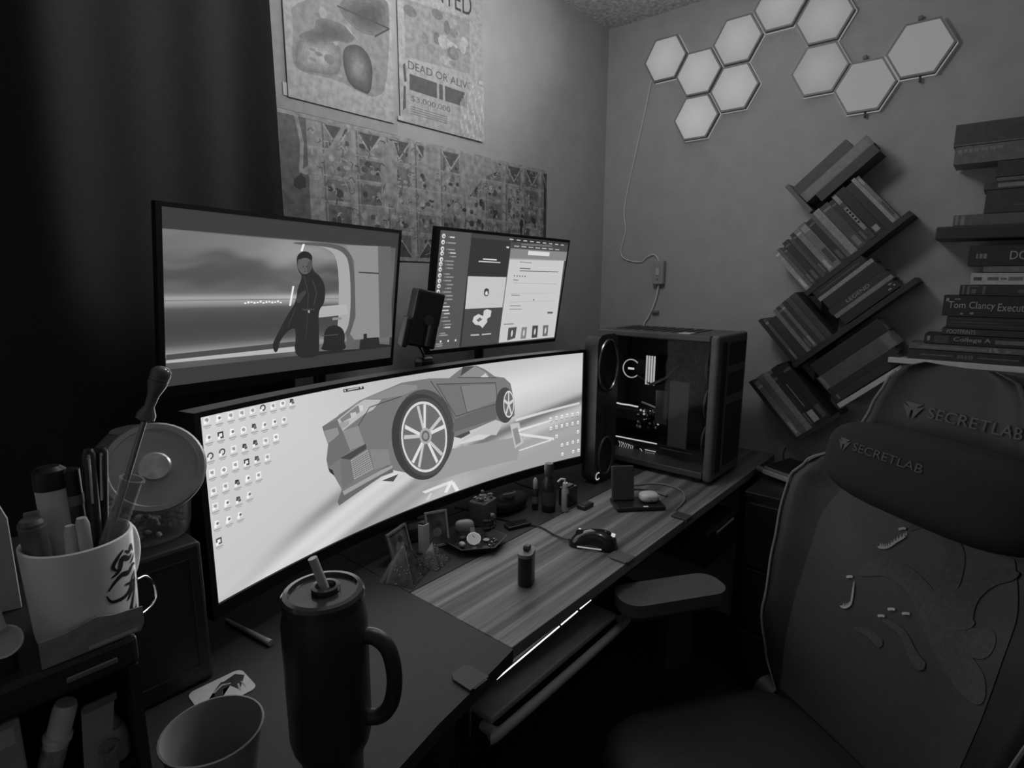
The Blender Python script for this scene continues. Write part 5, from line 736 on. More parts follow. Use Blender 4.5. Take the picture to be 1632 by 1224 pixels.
for k in range(30):   # small bright fittings around the card
    y = r2[0][0]+rn.uniform(-.04, .035); z = r2[0][1]+rn.uniform(-.035, .045)
    MB().ell((XI-.01, y, z), (.006, rn.uniform(.006, .014), rn.uniform(.005, .012)), n=8, m_=5).build('fitting', rn.choice([MIDG, DARK, CHROME, PALE]), pc)
for y, z in ((-.463, .934), (-.475, .931), (-.476, .921), (-.5325, .893)): MB().ell((XI-.012, y, z), (.004, .009, .008), n=8, m_=5).build('indicator_light', emit('fitting_glow', .7, 1.0), pc)
MB().box((X0+.004, -.328, .95), (.003, .008, .007)).build('indicator_light', emit('fitting_glow', .7), pc)
MB().box((X0+.005, -.345, 1.105), (.003, .007, .007)).build('indicator_light', emit('fitting_glow', .7), pc)
li_ = bpy.data.lights.new('case_glow', 'POINT'); li_.energy = .035; li_.shadow_soft_size = .02
lio = bpy.data.objects.new('case_glow', li_); COL.objects.link(lio); lio.parent = pc; lio.matrix_local = WM[pc.name].inverted() @ Matrix.Translation((-.49, -.50, 1.0))
gr = MB(); bz = .782                       # line pattern lit on the shroud
for k in range(7):
    y = -.372-.009*k; pts = [(XI-.002, y, .800-.0012*k), (XI-.002, y-.007, .788+.004*math.sin(k*2.1)), (XI-.002, y-.003, .776-.003*math.sin(k*1.7)), (XI-.002, y-.013, .764), (XI-.002, y-.020, .768)]
    gr.tube(pts, .0012, 5)
for k in range(5): gr.tube([(XI-.002, -.40-.008*k, .759), (XI-.002, -.405-.008*k, .757)], .0016, 5)
gr.tube([(XI-.002, -.46+.011*math.cos(a/10*math.pi+1.57), .772+.014*math.sin(a/10*math.pi+1.57)) for a in range(11)], .0013, 5)
for z in (.787, .761): gr.tube([(XI-.002, -.482, z), (XI-.002, -.524, z)], .0018, 5)
for k in range(5): gr.tube([(XI-.002, -.486-.008*k, .768), (XI-.002, -.486-.008*k, .780)], .0014, 5)
gr.build('light_graphic', emit('graphic_glow', .7, 1.0), pc)
for y, z in PCL['low'][:4]: MB().box((XI-.003, y, z+.01), (.004, .013, .0045), bev=.001).build('indicator_light', GL, pc)
MB().box2((XI-.001, -.66, .803), (XI+.002, -.54, .806)).build('shroud_edge', MIDG, pc)

# ------------------------------------------------------------------ slim speaker beside the tower
spx = Vector((1, 0, 0)); Msp = frame((-.712, -.452, DZ+.002), spx, (0, 0, 1), spx.cross(Vector((0, 0, 1))))
sp = thing('slim_speaker', 'tall slim black speaker with ringed drivers between monitor and computer', 'speaker', Msp.translation)
def rrect(w_, h_, r, n=6, y0=0):
    P_ = []
    for cx_, cy_, a0 in ((w_/2-r, y0+h_-r, 0), (-w_/2+r, y0+h_-r, 90), (-w_/2+r, y0+r, 180), (w_/2-r, y0+r, 270)):
        for k in range(n+1): a = math.radians(a0+90*k/n); P_.append((cx_+r*math.cos(a), cy_+r*math.sin(a)))
    return P_
MB().prism(rrect(.126, .486, .035), Msp @ Matrix.Translation((0, 0, -.024)), .048).build('cabinet', mat('speaker_black', .22, .4, noise=.1), sp, 30)
for cy_, r_ in ((.385, .066), (.085, .05)):
    d_ = MB(); d_.tube([Msp @ Vector((r_*.86*math.cos(a/32*2*math.pi), cy_+r_*1.25*math.sin(a/32*2*math.pi), .026)) for a in range(32)], .0045, 8, closed=True)
    rg = d_.build('driver_ring', mat('ring_metal', .55, .25, 1.0, noise=.05) if cy_ > .2 else DARK, sp, True)
    MB().lathe([(r_-.006, .0247), (r_*.75, .0265), (r_*.4, .0285), (r_*.15, .0262)], 28, Msp @ Matrix.Translation((0, cy_, 0)) @ Matrix.Diagonal((.84, 1.22, 1, 1))).build('driver_cone', SATIN, rg, True)
MB().box((0, .20, .0255), (.008, .11, .003), Msp, bev=.001).build('centre_bar', SATIN, sp)
lettering('C', Msp @ Matrix.Translation((-.056, .012, .0255)), emit('logo_glow', .8, 1.0), sp, height=.026, name='logo')

# ------------------------------------------------------------------ books
E1 = Vector((0, -.737, .676)); E2 = Vector((0, -.676, -.737)); XF = Vector((1, 0, 0))
def uv(e1, e2):   # tilted shelf coordinates to the wall's front plane
    return Vector((-.13, 0, 0))+E1*e1+E2*e2
ORD = ['first', 'second', 'third', 'fourth', 'fifth', 'sixth', 'seventh', 'eighth', 'ninth', 'tenth', 'eleventh', 'twelfth', 'thirteenth', 'fourteenth', 'fifteenth', 'sixteenth', 'seventeenth', 'eighteenth']
def shade(g): return 'black' if g < .22 else 'dark grey' if g < .33 else 'grey' if g < .48 else 'pale grey' if g < .66 else 'white'
def covermat(g): 
    g = round(g, 2); return mat('book_cover_%d' % int(g*100), g, .55, noise=.16, nscale=70)
rb = random.Random(11)
def book(label, p, el, et, L, T, D_, g, group, marks=(), text=None, tg=.75):
    """p: front corner; el along the spine, et across its thickness, depth runs to the wall"""
    M = frame(p, el, et, XF if el.cross(et).dot(XF) > 0 else XF)
    t = thing('book', label, 'book', p+el*L/2, group)
    b = .0022
    mb = MB(); mb.box2((0, 0, 0), (L, T, b), M); mb.box2((0, 0, b), (L, b, D_), M); mb.box2((0, T-b, b), (L, T, D_), M); mb.build('cover', covermat(g), t)
    MB().box2((.003, b+.0002, b+.001), (L-.003, T-b-.0002, D_-.004), M).build('pages', PAGES, t)
    for a0, a1, c0, c1, mg in marks:
        MB().box2((L*a0, T*c0, -.0004), (L*a1, T*c1, -.00005), M).build('spine_band', covermat(mg), t)
    for s_, a0, a1, c0, c1, flip in (text or ()):
        vs, fs = text2d(s_, L*(a1-a0), T*(c1-c0)); mb = MB()
        mb.add([(L*a0+x, (T*c1-y if flip else T*c0+y), -.0006) for x, y in vs], fs, M); mb.build('lettering', covermat(tg), t)
    return t
# tilted shelf unit
bs = thing('slanted_bookshelf', 'dark wall bookshelf with slanting branches holding rows of books', 'bookshelf', (-.07, -.95, .85))
SHM = mat('shelf_black', .2, .5, noise=.1)
def shelf(e1a, e1b, e2a, e2b, mt, D_=.128):
    M = frame(uv(0, 0)+Vector((.002, 0, 0)), E1, E2, XF)
    MB().box2((e1a, e2a, 0), (e1b, e2b, D_), M, bev=.001).build('shelf', mt, bs)
shelf(1.572, 1.945, -.3995, -.381, SHM); shelf(1.39, 1.835, -.2275, -.2085, SHM); shelf(1.42, 1.645, -.0325, -.0155, mat('shelf_white', .8, .5, noise=.06))
shelf(1.395, 1.4075, -.42, -.2285, SHM); shelf(1.229, 1.2415, -.262, -.0085, SHM); shelf(1.229, 1.405, -.0075, .008, SHM); shelf(1.745, 1.759, -.722, -.597, mat('shelf_grey', .38, .5, noise=.08))
MB().box2((-.0015, -.98, .90), (-.0002, -.92, 1.80)).build('spine_plate', SHM, bs)
# row of upright books, top tier: (thickness, length, grey)
rows = [('upright on the top slanted branch', 1.581, -.4005, 'books on the top slanted branch',
  [(.016, .175, .62), (.012, .172, .40), (.013, .165, .30), (.022, .178, .22), (.013, .17, .34), (.014, .182, .24), (.020, .185, .52), (.026, .186, .46), (.022, .18, .2), (.013, .188, .38), (.024, .188, .56), (.030, .186, .30), (.016, .18, .22), (.016, .188, .26), (.030, .189, .18), (.024, .182, .2), (.013, .188, .58), (.011, .184, .46)]),
 ('upright on the middle slanted branch', 1.409, -.2285, 'books on the middle slanted branch',
  [(.013, .182, .36), (.032, .168, .24), (.016, .186, .5), (.014, .187, .27), (.013, .188, .44), (.014, .189, .24), (.019, .189, .33), (.022, .19, .28)]),
 ('upright on the lowest slanted branch', 1.243, -.0085, 'books on the lowest slanted branch',
  [(.020, .24, .52), (.022, .25, .42), (.022, .246, .54), (.014, .23, .24), (.028, .245, .19), (.032, .235, .18)])]
for where, a, e2b, grp, lst in rows:
    for k, (T, L, g) in enumerate(lst):
        p = uv(a, e2b-L); q = []
        if g > .45 and k % 2: q = [(.05, .18, .12, .88, g+.15), (.6, .9, .2, .8, g-.18)]
        elif rb.random() < .6: q = [(.08, .12, .05, .95, g+.2), (.75, .95, .25, .75, g+.18)]
        tx = None
        if 'top' in where and k == 13: q = [(.02, .2, .1, .9, .6), (.3, .8, .15, .85, .55)]+[(.34+.07*j, .37+.07*j, .3, .7, .26) for j in range(5)]
        if 'top' in where and k == 14: q = [(.84, .95, .2, .75, .6)]
        if 'lowest' in where and k == 4: q = [(.3, .7, .35, .45, .6), (.78, .95, .1, .9, .7)]
        book('%s paperback standing %s, %s from the left' % (shade(g), where, ORD[k]), p+Vector((rb.uniform(0, .008), 0, 0)), E2, E1*1.0, L, T-.0006, .115, g, grp, q, tx, .62)
        a += T
# books lying along the branches
def lying(where, e1s, e2s, lst, grp):
    e = e2s
    for k, (T, L, g, off, tx, q) in enumerate(lst):
        book('%s book lying %s, %s from the top' % (shade(g), where, ORD[k]), uv(e1s+off, e), E1, E2, L, T-.0006, .116, g, grp, q, tx, .62)
        e += T
lying('across the very top of the slanted bookshelf', 1.760, -.7005, [(.035, .20, .30, 0, None, []), (.036, .243, .44, .002, None, [(.05, .95, .1, .9, .5)]), (.031, .205, .26, .035, None, [])], 'books on the top slanted branch')
lying('along the middle slanted branch', 1.592, -.3795, [(.026, .18, .19, .0, None, [(.1, .9, .45, .6, .36)]), (.014, .195, .58, .0, None, []), (.038, .19, .2, .006, None, []), (.024, .20, .22, .0, [('LEGEND', .3, .7, .25, .75, True)], []), (.015, .20, .5, .004, None, []), (.032, .185, .17, .012, None, [(.9, .95, .2, .35, .6), (.85, .9, .6, .75, .6), (.95, .98, .5, .65, .6)])], 'books on the middle slanted branch')
lying('above the white slanted board', 1.425, -.189, [(.050, .25, .17, .01, None, []), (.052, .262, .36, 0, None, [(.02, .06, .05, .95, .5), (.86, .97, .05, .95, .46)]), (.022, .24, .2, 0, None, []), (.029, .23, .22, .005, None, [(.03, .06, .2, .8, .5)])], 'books on the lowest slanted branch')
# right-hand pile: (z0, z1, left u, length, grey, label, texts, marks)
pile = [(1.160, 1.1895, 1.205, .27, .22, 'black hardback with a ruled spine lying lowest in the right-hand pile', None, [(.46, .485, .3, .7, .4), (.49, .515, .3, .7, .4), (.525, .55, .3, .7, .4), (.56, .575, .3, .7, .4), (.58, .60, .3, .7, .4), (.12, .42, .45, .55, .45), (.64, .98, .45, .55, .45)]),
 (1.191, 1.2085, 1.207, .27, .42, 'grey textbook second from the bottom of the right-hand pile', None, [(.72, .735, .15, .85, .6), (.75, .79, .55, .85, .6), (.76, .80, .15, .45, .6), (.86, .90, .2, .6, .55), (.1, .7, .3, .6, .5)]),
 (1.210, 1.2385, 1.243, .24, .20, 'black textbook lettered College in the right-hand pile', [('College A', .30, .66, .25, .8, 0)], [(.03, .06, .3, .8, .6), (.1, .25, .1, .9, .3), (.7, .98, .3, .7, .45)]),
 (1.240, 1.2585, 1.284, .21, .24, 'thin dark book lettered FOOTPRINTS in the right-hand pile', [('FOOTPRINTS', .06, .38, .15, .85, 0)], []),
 (1.260, 1.294, 1.292, .20, .21, 'dark book with a fine spine outline in the right-hand pile', None, [(.03, .9, .80, .83, .4), (.03, .9, .25, .28, .4), (.06, .6, .5, .56, .38)]),
 (1.295, 1.3560, 1.278, .22, .19, 'thick black novel with big pale author lettering in the right-hand pile', [('Tom Clancy', .06, .55, .28, .72, 0), ('Executive', .58, .95, .3, .66, 0)], [(.03, .06, .72, .88, .6), (.12, .18, .8, .86, .55), (.2, .23, .08, .16, .6), (.3, .34, .1, .2, .6)]),
 (1.357, 1.3870, 1.313, .21, .22, 'dark book with a square maze mark in the right-hand pile', None, [(.03, .05, .1, .98, .42), (.08, .2, .80, .9, .42), (.08, .11, .1, .8, .42), (.13, .18, .2, .6, .4), (.25, .28, .1, .9, .38), (.62, .68, .3, .6, .38)]),
 (1.388, 1.4215, 1.335, .125, .70, 'short white book with dark lettering in the right-hand pile', None, [(.30, .50, .35, .65, .42), (.54, .64, .42, .58, .44), (.67, .92, .35, .68, .46), (.05, .2, .35, .65, .3)]),
 (1.423, 1.4400, 1.360, .17, .44, 'thin pale book resting on the short white book', None, []),
 (1.441, 1.4985, 1.322, .22, .19, 'thick black book lettered DOPE under the dark shelf', [('DOPE', .42, .72, .3, .72, 0)], [(.08, .10, .36, .6, .5), (.115, .145, .36, .6, .5), (.155, .19, .36, .6, .5)]),
 (1.5555, 1.587, 1.275, .22, .36, 'grey book lying directly on the dark shelf', None, [(.02, .05, .1, .9, .5), (.08, .12, .1, .9, .5)]),
 (1.588, 1.651, 1.342, .18, .24, 'thick dark book second above the dark shelf', None, [(.35, .85, .28, .34, .34)]),
 (1.652, 1.672, 1.335, .2, .26, 'thin dark book with a pale spine label above the dark shelf', None, [(.15, .95, .25, .8, .5)]),
 (1.673, 1.684, 1.36, .17, .38, 'very thin grey book fourth above the dark shelf', None, []),
 (1.685, 1.728, 1.358, .17, .23, 'dark book tucked under the two topmost books', None, []),
 (1.729, 1.778, 1.257, .24, .40, 'grey book with a faint lettered spine, second from the top of the pile', None, [(.03, .07, .62, .82, .5), (.085, .12, .62, .82, .5), (.135, .17, .62, .84, .5), (.18, .22, .64, .84, .5), (.25, .31, .66, .84, .48), (.33, .38, .66, .86, .5), (.39, .45, .68, .86, .48)]),
 (1.779, 1.839, 1.252, .25, .28, 'thick dark book topmost on the right-hand pile', None, [(0.0, 1.0, .0, .06, .4)])]
for k, (z0, z1, u0, L, g, lab, tx, q) in enumerate(pile):
    tx2 = [(s_, 1-0, 0, 0, 0, 0) for s_ in ()]
    M_p = Vector((-.13, -u0, z0)); 
    book(lab, M_p, Vector((0, -1, 0)), Vector((0, 0, 1)), L, z1-z0-.0008, .118, g, 'books in the right-hand pile', q, tx, .66)
sh1 = MB(); sh1.box2((-.145, -1.80, 1.1425), (-.0005, -1.158, 1.159), bev=.0015); tag(sh1.build('white_shelf', mat('shelf_white', .8)), 'white wall shelf carrying the lower right-hand books', 'shelf')
sh2 = MB(); sh2.box2((-.145, -1.80, 1.5165), (-.0005, -1.238, 1.5545), bev=.004); tag(sh2.build('dark_shelf', SHM), 'dark wall shelf carrying the upper right-hand books', 'shelf')

# ------------------------------------------------------------------ low cabinet on the right with papers
cb = thing('low_cabinet', 'black low cabinet in shade beside the desk end', 'cabinet', (-.22, -1.08, 0))
MB().box2((-.42, -1.33, .02), (-.03, -.845, .695), bev=.004).build('body', BLACK, cb)
MB().box2((-.43, -1.34, .696), (-.02, -.84, .715), bev=.003).build('top', SATIN, cb)
for z0, z1 in ((.46, .68), (.23, .45), (.03, .22)):
    d_ = MB().box2((-.432, -1.32, z0), (-.4205, -.855, z1), bev=.003).build('drawer', SATIN, cb)
    MB().box2((-.442, -1.15, z1-.05), (-.4325, -1.02, z1-.035), bev=.002).build('handle', DARK, d_)
gd = thing('console_case', 'flat pale-edged case lying on the black low cabinet', 'case', (-.20, -.90, .716))
Mg = Matrix.Translation((-.19, -.915, .716)) @ Matrix.Rotation(math.radians(-14), 4, 'Z') @ Matrix.Rotation(math.radians(4), 4, 'X')
MB().box((0, 0, .022), (.17, .115, .03), Mg, bev=.006).build('case_body', MIDG, gd)
MB().box((0, 0, .040), (.15, .095, .005), Mg, bev=.002).build('dark_inset', SATIN, gd)
MB().box((-.0855, 0, .02), (.006, .11, .016), Mg, bev=.002).build('edge_trim', PALE, gd)
MB().cyl(Mg @ Vector((-.08, .055, .02)), Mg @ Vector((-.08, .08, .022)), .011).build('hinge', MIDG, gd, True)
wr = MB(); wr.tube(smoothpath([(-.06, -.862, .72), (-.045, -.85, .75), (-.035, -.855, .775)]), .004, 6); tag(wr.build('loose_cable', DARK, None, True), 'short dark cable end sticking up behind the flat case', 'cable')

# ------------------------------------------------------------------ gaming chair
ANG, REC = math.radians(146), math.radians(12)
cf = Vector((math.cos(ANG), math.sin(ANG), 0)); cr = Vector((math.sin(ANG), -math.cos(ANG), 0)); cz_ = Vector((0, 0, 1))
bu = cz_*math.cos(REC)-cf*math.sin(REC); bn = cf*math.cos(REC)+cz_*math.sin(REC)
CP = Vector((-1.24, -1.195, 0)); CB = Vector((-1.25, -1.17, .40))-cf*.24
ch = thing('gaming_chair', 'black gaming chair with winged back, head pillow and embroidered print', 'chair', CP)
LEA = mat('black_leatherette', .14, .5, noise=.1, nscale=60, bump=.25, bscale=350); LEB = mat('grey_leatherette', .25, .55, noise=.1, nscale=60, bump=.25, bscale=350)
prof = [(0, .20), (.10, .245), (.22, .27), (.36, .288), (.46, .298), (.53, .296), (.58, .268), (.625, .215), (.68, .172), (.74, .158), (.80, .14), (.83, .12), (.848, .07)]
def hw(t):
    for (a, x), (b, y) in zip(prof, prof[1:]):
        if t <= b: 
            k = (t-a)/(b-a); k = k*k*(3-2*k); return x+(y-x)*k
    return prof[-1][1]
def front(s_, t):
    w_ = hw(min(max(t, 0), .848)); k = min(abs(s_)/w_, 1)
    wing = .055*ss(.0, .2, t)*(1-.55*ss(.52, .68, t))
    return .045+wing*max(0, (k-.45)/.55)**2-.025*max(0, (k-.9)/.1)**2
def bp(s_, t, off=0): return CB+cr*s_+bu*t+bn*off
mb = MB(); vs = []; fs = []; NT, NS = 60, 36
for j in range(NT+1):
    t = .848*j/NT; w_ = hw(t)
    for i in range(NS+1): s_ = -w_+2*w_*i/NS; vs.append(bp(s_, t, front(s_, t)))
    for i in range(NS-1, 0, -1): s_ = -w_+2*w_*i/NS; vs.append(bp(s_, t, -.045-.02*(1-(abs(s_)/w_)**2)+.03*(abs(s_)/w_)**4))
nr = 2*NS
for j in range(NT):
    for i in range(nr): fs.append((j*nr+i, j*nr+(i+1) % nr, (j+1)*nr+(i+1) % nr, (j+1)*nr+i))
fs.append(tuple(range(nr))); fs.append(tuple(range(NT*nr+nr-1, NT*nr-1, -1)))
mb.add(vs, fs); bko = mb.build('backrest', LEA, ch, 60)
vs = []; fs = []; n = 30                                    # paler centre panel
def cw(t): return .185-.05*ss(.45, .62, t)+.02*ss(.0, .3, t)
for j in range(n*2+1):
    t = .05+.50*j/(n*2)
    for i in range(n+1): s_ = cw(t)*(-1+2*i/n); vs.append(bp(s_, t, front(s_, t)+.0016))
for j in range(n*2):
    for i in range(n): fs.append((j*(n+1)+i, j*(n+1)+i+1, (j+1)*(n+1)+i+1, (j+1)*(n+1)+i))
mb = MB(); mb.add(vs, fs); mb.build('centre_panel', LEB, bko, 60)
for sg in (1, -1): MB().tube([bp(sg*hw(t)*.995, t, front(sg*hw(t)*.97, t)) for t in [.03+.79*k/60 for k in range(61)]], .0032, 6).build('piping', mat('piping_thread', .5, .5, noise=.1), bko, True)
def ribbon(pts, wd, name, mt, off=.004, taper=True):
    P_ = smoothpath([(a, b, 0) for a, b in pts], 6); vs = []; fs = []
    for i, p in enumerate(P_):
        t = (P_[min(i+1, len(P_)-1)]-P_[max(i-1, 0)]).normalized(); nn = Vector((-t.y, t.x, 0)); k = i/(len(P_)-1)
        h = wd/2*(((.55+.9*k) if taper else 1)*min(1, math.sin(math.pi*min(max(k, .004), .996))*3.2)**.6)
        for a in range(6):
            q = p+nn*h*(1-.4*a); vs.append(bp(q.x, q.y, front(q.x, q.y)+off))
    for i in range(len(P_)-1):
        for a in range(5): fs.append((6*i+a, 6*i+a+1, 6*i+a+7, 6*i+a+6))
    mb = MB(); mb.add(vs, fs); return mb.build(name, mt, bko)
EMB = mat('embroidery_grey', .30, .7, noise=.2, nscale=150); EMW = mat('embroidery_white', .75, .6, noise=.1)
A = CHAIRART
for k, wd in (('rib1', .036), ('rib2', .046), ('rib3', .034), ('rib4', .016), ('rib5', .018)): ribbon(A[k], wd, 'printed_coil', EMB, .0026+.0003*int(k[-1]))
for k in ('jaw1', 'jaw2'):
    ribbon(A[k], .0045, 'printed_teeth', EMW, .0050, False)
    pts = smoothpath([(a, b, 0) for a, b in A[k]], 3)[2:]
    mb = MB()
    for i, p in enumerate(pts):
        for d in ((.004, .011), (-.010, -.006)) if i > 5 else ((.004, .010),):
            mb.add([bp(p.x-.0018, p.y+d[0]*.6, front(p.x, p.y)+.0054), bp(p.x+.0018, p.y+d[0]*.6, front(p.x, p.y)+.0054), bp(p.x+.001, p.y+d[1], front(p.x, p.y)+.0054)], [(0, 1, 2)])
    mb.build('printed_teeth', EMW, bko)
for a, b in A['claws']: ribbon([(a-.007, b+.003), (a, b), (a+.007, b-.005)], .005, 'printed_claw', EMW, .0052, False)
def logo(s0, t0_, hh, width, surf, mt, parent):
    # three-cornered badge and word
    c = (s0, t0_); b_ = MB()
    for q in range(3):
        a0 = math.radians(90+120*q+8); a1 = math.radians(90+120*(q+1)-8); R_ = hh*.9
        tri = [(c[0]+.12*R_*math.cos((a0+a1)/2), c[1]+.12*R_*math.sin((a0+a1)/2)), (c[0]+R_*math.cos(a0+math.pi/3*0), c[1]-R_*math.sin(a0)*.9), (c[0]+R_*math.cos(a1), c[1]-R_*math.sin(a1)*.9)]
        tri = [(c[0]+(x-c[0]), y) for x, y in tri]
        b_.add([surf(x, y) for x, y in tri], [(0, 1, 2)])
    b_.build('badge', mt, parent)
    vs, fs = text2d('SECRETLAB', width, hh*.8); mb = MB()
    mb.add([surf(s0-hh*1.25-x, t0_-hh*.4+y) for x, y in vs], fs); mb.build('lettering', mt, parent)
ribbon([(.262, .578), (.240, .600), (.212, .622)], .007, 'wing_label', EMB, .004, False)
LOGO = mat('logo_thread', .31, .6, noise=.1)
logo(.072, .752, .026, .175, lambda x, y: bp(x, y, front(x, y)+.003), LOGO, bko)
Mp = frame(bp(-.03, .632, .095), -cr, bu, (-cr).cross(bu))
pl = MB(); pl.ell((0, 0, 0), (.43, .165, .105), Mp, 32, 20, .62); plo = pl.build('head_pillow', mat('pillow_velour', .13, .9, noise=.1, nscale=80, bump=.2, bscale=500), ch, True)
def psurf(x, y):   # pillow surface
    q = Mp.inverted() @ bp(x, y, .1); a = min(abs(q.x)/.215, .98); b = min(abs(q.y)/.0825, .98)
    return Mp @ Vector((q.x, q.y, .0525*max(0, (1-max(a**(2/.62), 0))**.5)**.62*max(0, 1-b**(2/.62))**.31+.0015))
logo(.118, .655, .020, .15, psurf, mat('pillow_logo', .26, .6, noise=.1), plo)
st = MB(); Ms = frame(CP+Vector((0, 0, .40)), -cr, cf, (0, 0, 1)); st.ell((0, .03, 0), (.52, .54, .13), Ms, 32, 14, .55); st.build('seat_cushion', LEA, ch, True)
st = MB(); st.box((0, 0, -.085), (.30, .34, .04), Ms, bev=.01); st.build('seat_pan', BLACK, ch)
for sg in (1, -1):
    Ma = frame(CP+cr*sg*.315+cf*.055+Vector((0, 0, .668)), -cr, cf, (0, 0, 1))
    pd = MB(); pd.prism([(x*.098/.1, y) for x, y in rrect(.1, .27, .042, 6, -.135)], Ma @ Matrix.Translation((0, 0, -.014)), .030)
    pad = pd.build('armrest_pad', mat('armrest_foam', .33, .55, noise=.08), ch, 30)
    MB().box((0, 0, -.025), (.075, .22, .018), Ma, bev=.006).build('armrest_plate', BLACK, ch)
    MB().box((0, -.02, -.15), (.045, .07, .24), Ma, bev=.01).build('armrest_post', BLACK, ch)
    MB().box((-sg*-.075, -.02, -.275), (.20, .06, .02), Ma, bev=.004).build('armrest_bracket', BLACK, ch)
MB().cyl(CP+Vector((0, 0, .10)), CP+Vector((0, 0, .31)), .028).build('gas_lift', SATIN, ch, True)
for k in range(5):
    a = math.radians(72*k+20); d_ = Vector((math.cos(a), math.sin(a), 0))
    MB().tube([CP+Vector((0, 0, .10)), CP+d_*.16+Vector((0, 0, .095)), CP+d_*.31+Vector((0, 0, .07))], [.035, .026, .018], 10).build('base_spoke', SATIN, ch, True)
    w1 = CP+d_*.315; sd = Vector((-d_.y, d_.x, 0)); MB().cyl(w1-sd*.02+Vector((0, 0, .031)), w1+sd*.02+Vector((0, 0, .031)), .03).build('caster', BLACK, ch, True)
for sg in (1, -1):
    MB().cyl(CP+cr*sg*.22-cf*.20+Vector((0, 0, .40)), CP+cr*sg*.27-cf*.20+Vector((0, 0, .40)), .04).build('hinge_cover', BLACK, ch, True)

# ------------------------------------------------------------------ things on the desk
D0 = DZ+.0008
li = thing('lighter', 'dark ridged lighter standing upright on the wood panel', 'lighter', (-1.385, -.69, D0))
Ml = Matrix.Translation((-1.385, -.69, D0)) @ Matrix.Rotation(math.radians(25), 4, 'Z')
mb = MB(); mb.prism(rrect(.050, .032, .013, 5, -.016), Ml, .066); mb.build('body', SATIN, li, 30)
mb = MB(); mb.prism(rrect(.052, .034, .014, 5, -.017), Ml @ Matrix.Translation((0, 0, .0665)), .008); mb.build('collar', MIDG, li, 30)
MB().cyl(Ml @ Vector((-.002, -.006, .081)), Ml @ Vector((-.002, .006, .081)), .006, n=12).build('spark_wheel', BLACK, li)
MB().box((.010, 0, .079), (.012, .014, .008), Ml, bev=.002).build('thumb_lever', BLACK, li)
ms = thing('computer_mouse', 'glossy black computer mouse with small lights on the wood panel', 'mouse', (-1.14, -.70, D0))
mdir = Vector((.05, -.11, 0)).normalized(); Mm = frame((-1.138, -.705, D0), (-mdir.y, mdir.x, 0), mdir, (0, 0, 1))
GLO = mat('gloss_black', .13, .12, noise=.05)
vs = []; fs = []; NA, NB = 18, 20
for j in range(NB+1):
    v = -1+2*j/NB; w_ = .031*(1-.28*math.exp(-((v+.05)/.35)**2))*(max(0, 1-abs(v)**4.5))**.4+.0005; h = .039*(max(0, 1-((v-.2)/1.25)**2))**.75*(max(0, 1-abs(v)**6))**.5+.003
    for i in range(NA+1):
        a = math.pi*i/NA; vs.append((w_*math.copysign(abs(math.cos(a))**.7, math.cos(a)), .062*v, h*math.sin(a)**.6))
for j in range(NB):
    for i in range(NA): fs.append((j*(NA+1)+i, j*(NA+1)+i+1, (j+1)*(NA+1)+i+1, (j+1)*(NA+1)+i))
    fs.append((j*(NA+1), (j+1)*(NA+1), (j+1)*(NA+1)+NA, j*(NA+1)+NA))
mb = MB(); mb.add(vs, fs, Mm); mb.build('mouse_shell', GLO, ms, True)
MB().cyl(Mm @ Vector((-.004, -.034, .030)), Mm @ Vector((.004, -.034, .030)), .010, n=14).build('scroll_wheel', DARK, ms)
MB().box((0, -.034, .0395), (.005, .006, .002), Mm, bev=.0008).build('wheel_light', emit('mouse_glow', .8, 1.0), ms)
MB().box((.004, .040, .0352), (.018, .010, .002), Mm @ Matrix.Rotation(math.radians(-14), 4, 'X') @ Matrix.Translation((0, 0, .008)), bev=.0008).build('logo_light', emit('mouse_glow', .8), ms)
MB().tube([Mm @ Vector((-.0305, y, .006)) for y in (-.035, -.015, .005, .025)], .0016, 6).build('side_light', emit('mouse_side_glow', .62, 1.0), ms)
MB().tube(smoothpath([Mm @ Vector((0, -.060, .008)), (-1.163, -.640, D0+.005), (-1.158, -.600, D0+.003), (-1.144, -.536, D0+.003), (-1.162, -.482, D0+.003), (-1.180, -.40, D0+.003), (-1.185, -.33, D0+.003), (-1.20, -.27, D0+.003)]), .0022, 6).build('cord', BLACK, ms, True)
# charging stand and earbud case
cs = thing('charging_stand', 'black folding charging stand with an upright pad near the computer', 'charger', (-.84, -.66, D0))
cd_ = Vector((.095, -.09, 0)).normalized(); Mk = frame((-.835, -.665, D0), cd_, (-cd_.y, cd_.x, 0), (0, 0, 1))
MB().box((0.0, 0, .0065), (.145, .085, .013), Mk, bev=.004).build('base', SATIN, cs)
Mu = Mk @ Matrix.Translation((-.040, .012, .0135)) @ Matrix.Rotation(math.radians(-10), 4, 'X')
MB().box((0, 0, .052), (.068, .010, .104), Mu, bev=.004).build('upright_pad', mat('charger_pad', .24, .55, noise=.08), cs)
MB().box((.012, -.0395, .0137), (.014, .005, .001), Mk).build('indicator_light', emit('charger_dot', .55, 1.0), cs)
eb = thing('earbud_case', 'small white rounded earbud case on the charging stand', 'earbud case', Mk @ Vector((.032, 0, .0135)))
mb = MB(); mb.ell((.034, 0, .0285), (.058, .046, .028), Mk, 22, 12, .72); mb.build('case_shell', WHITE, eb, True)
MB().box((.034, -.0231, .024), (.005, .002, .004), Mk, bev=.0008).build('case_dot', DARK, eb)
MB().tube([Mk @ Vector((.034+.0292*math.cos(a/24*2*math.pi), .0232*math.sin(a/24*2*math.pi), .032)) for a in range(24)], .0005, 4, True).build('lid_seam', MIDG, eb)
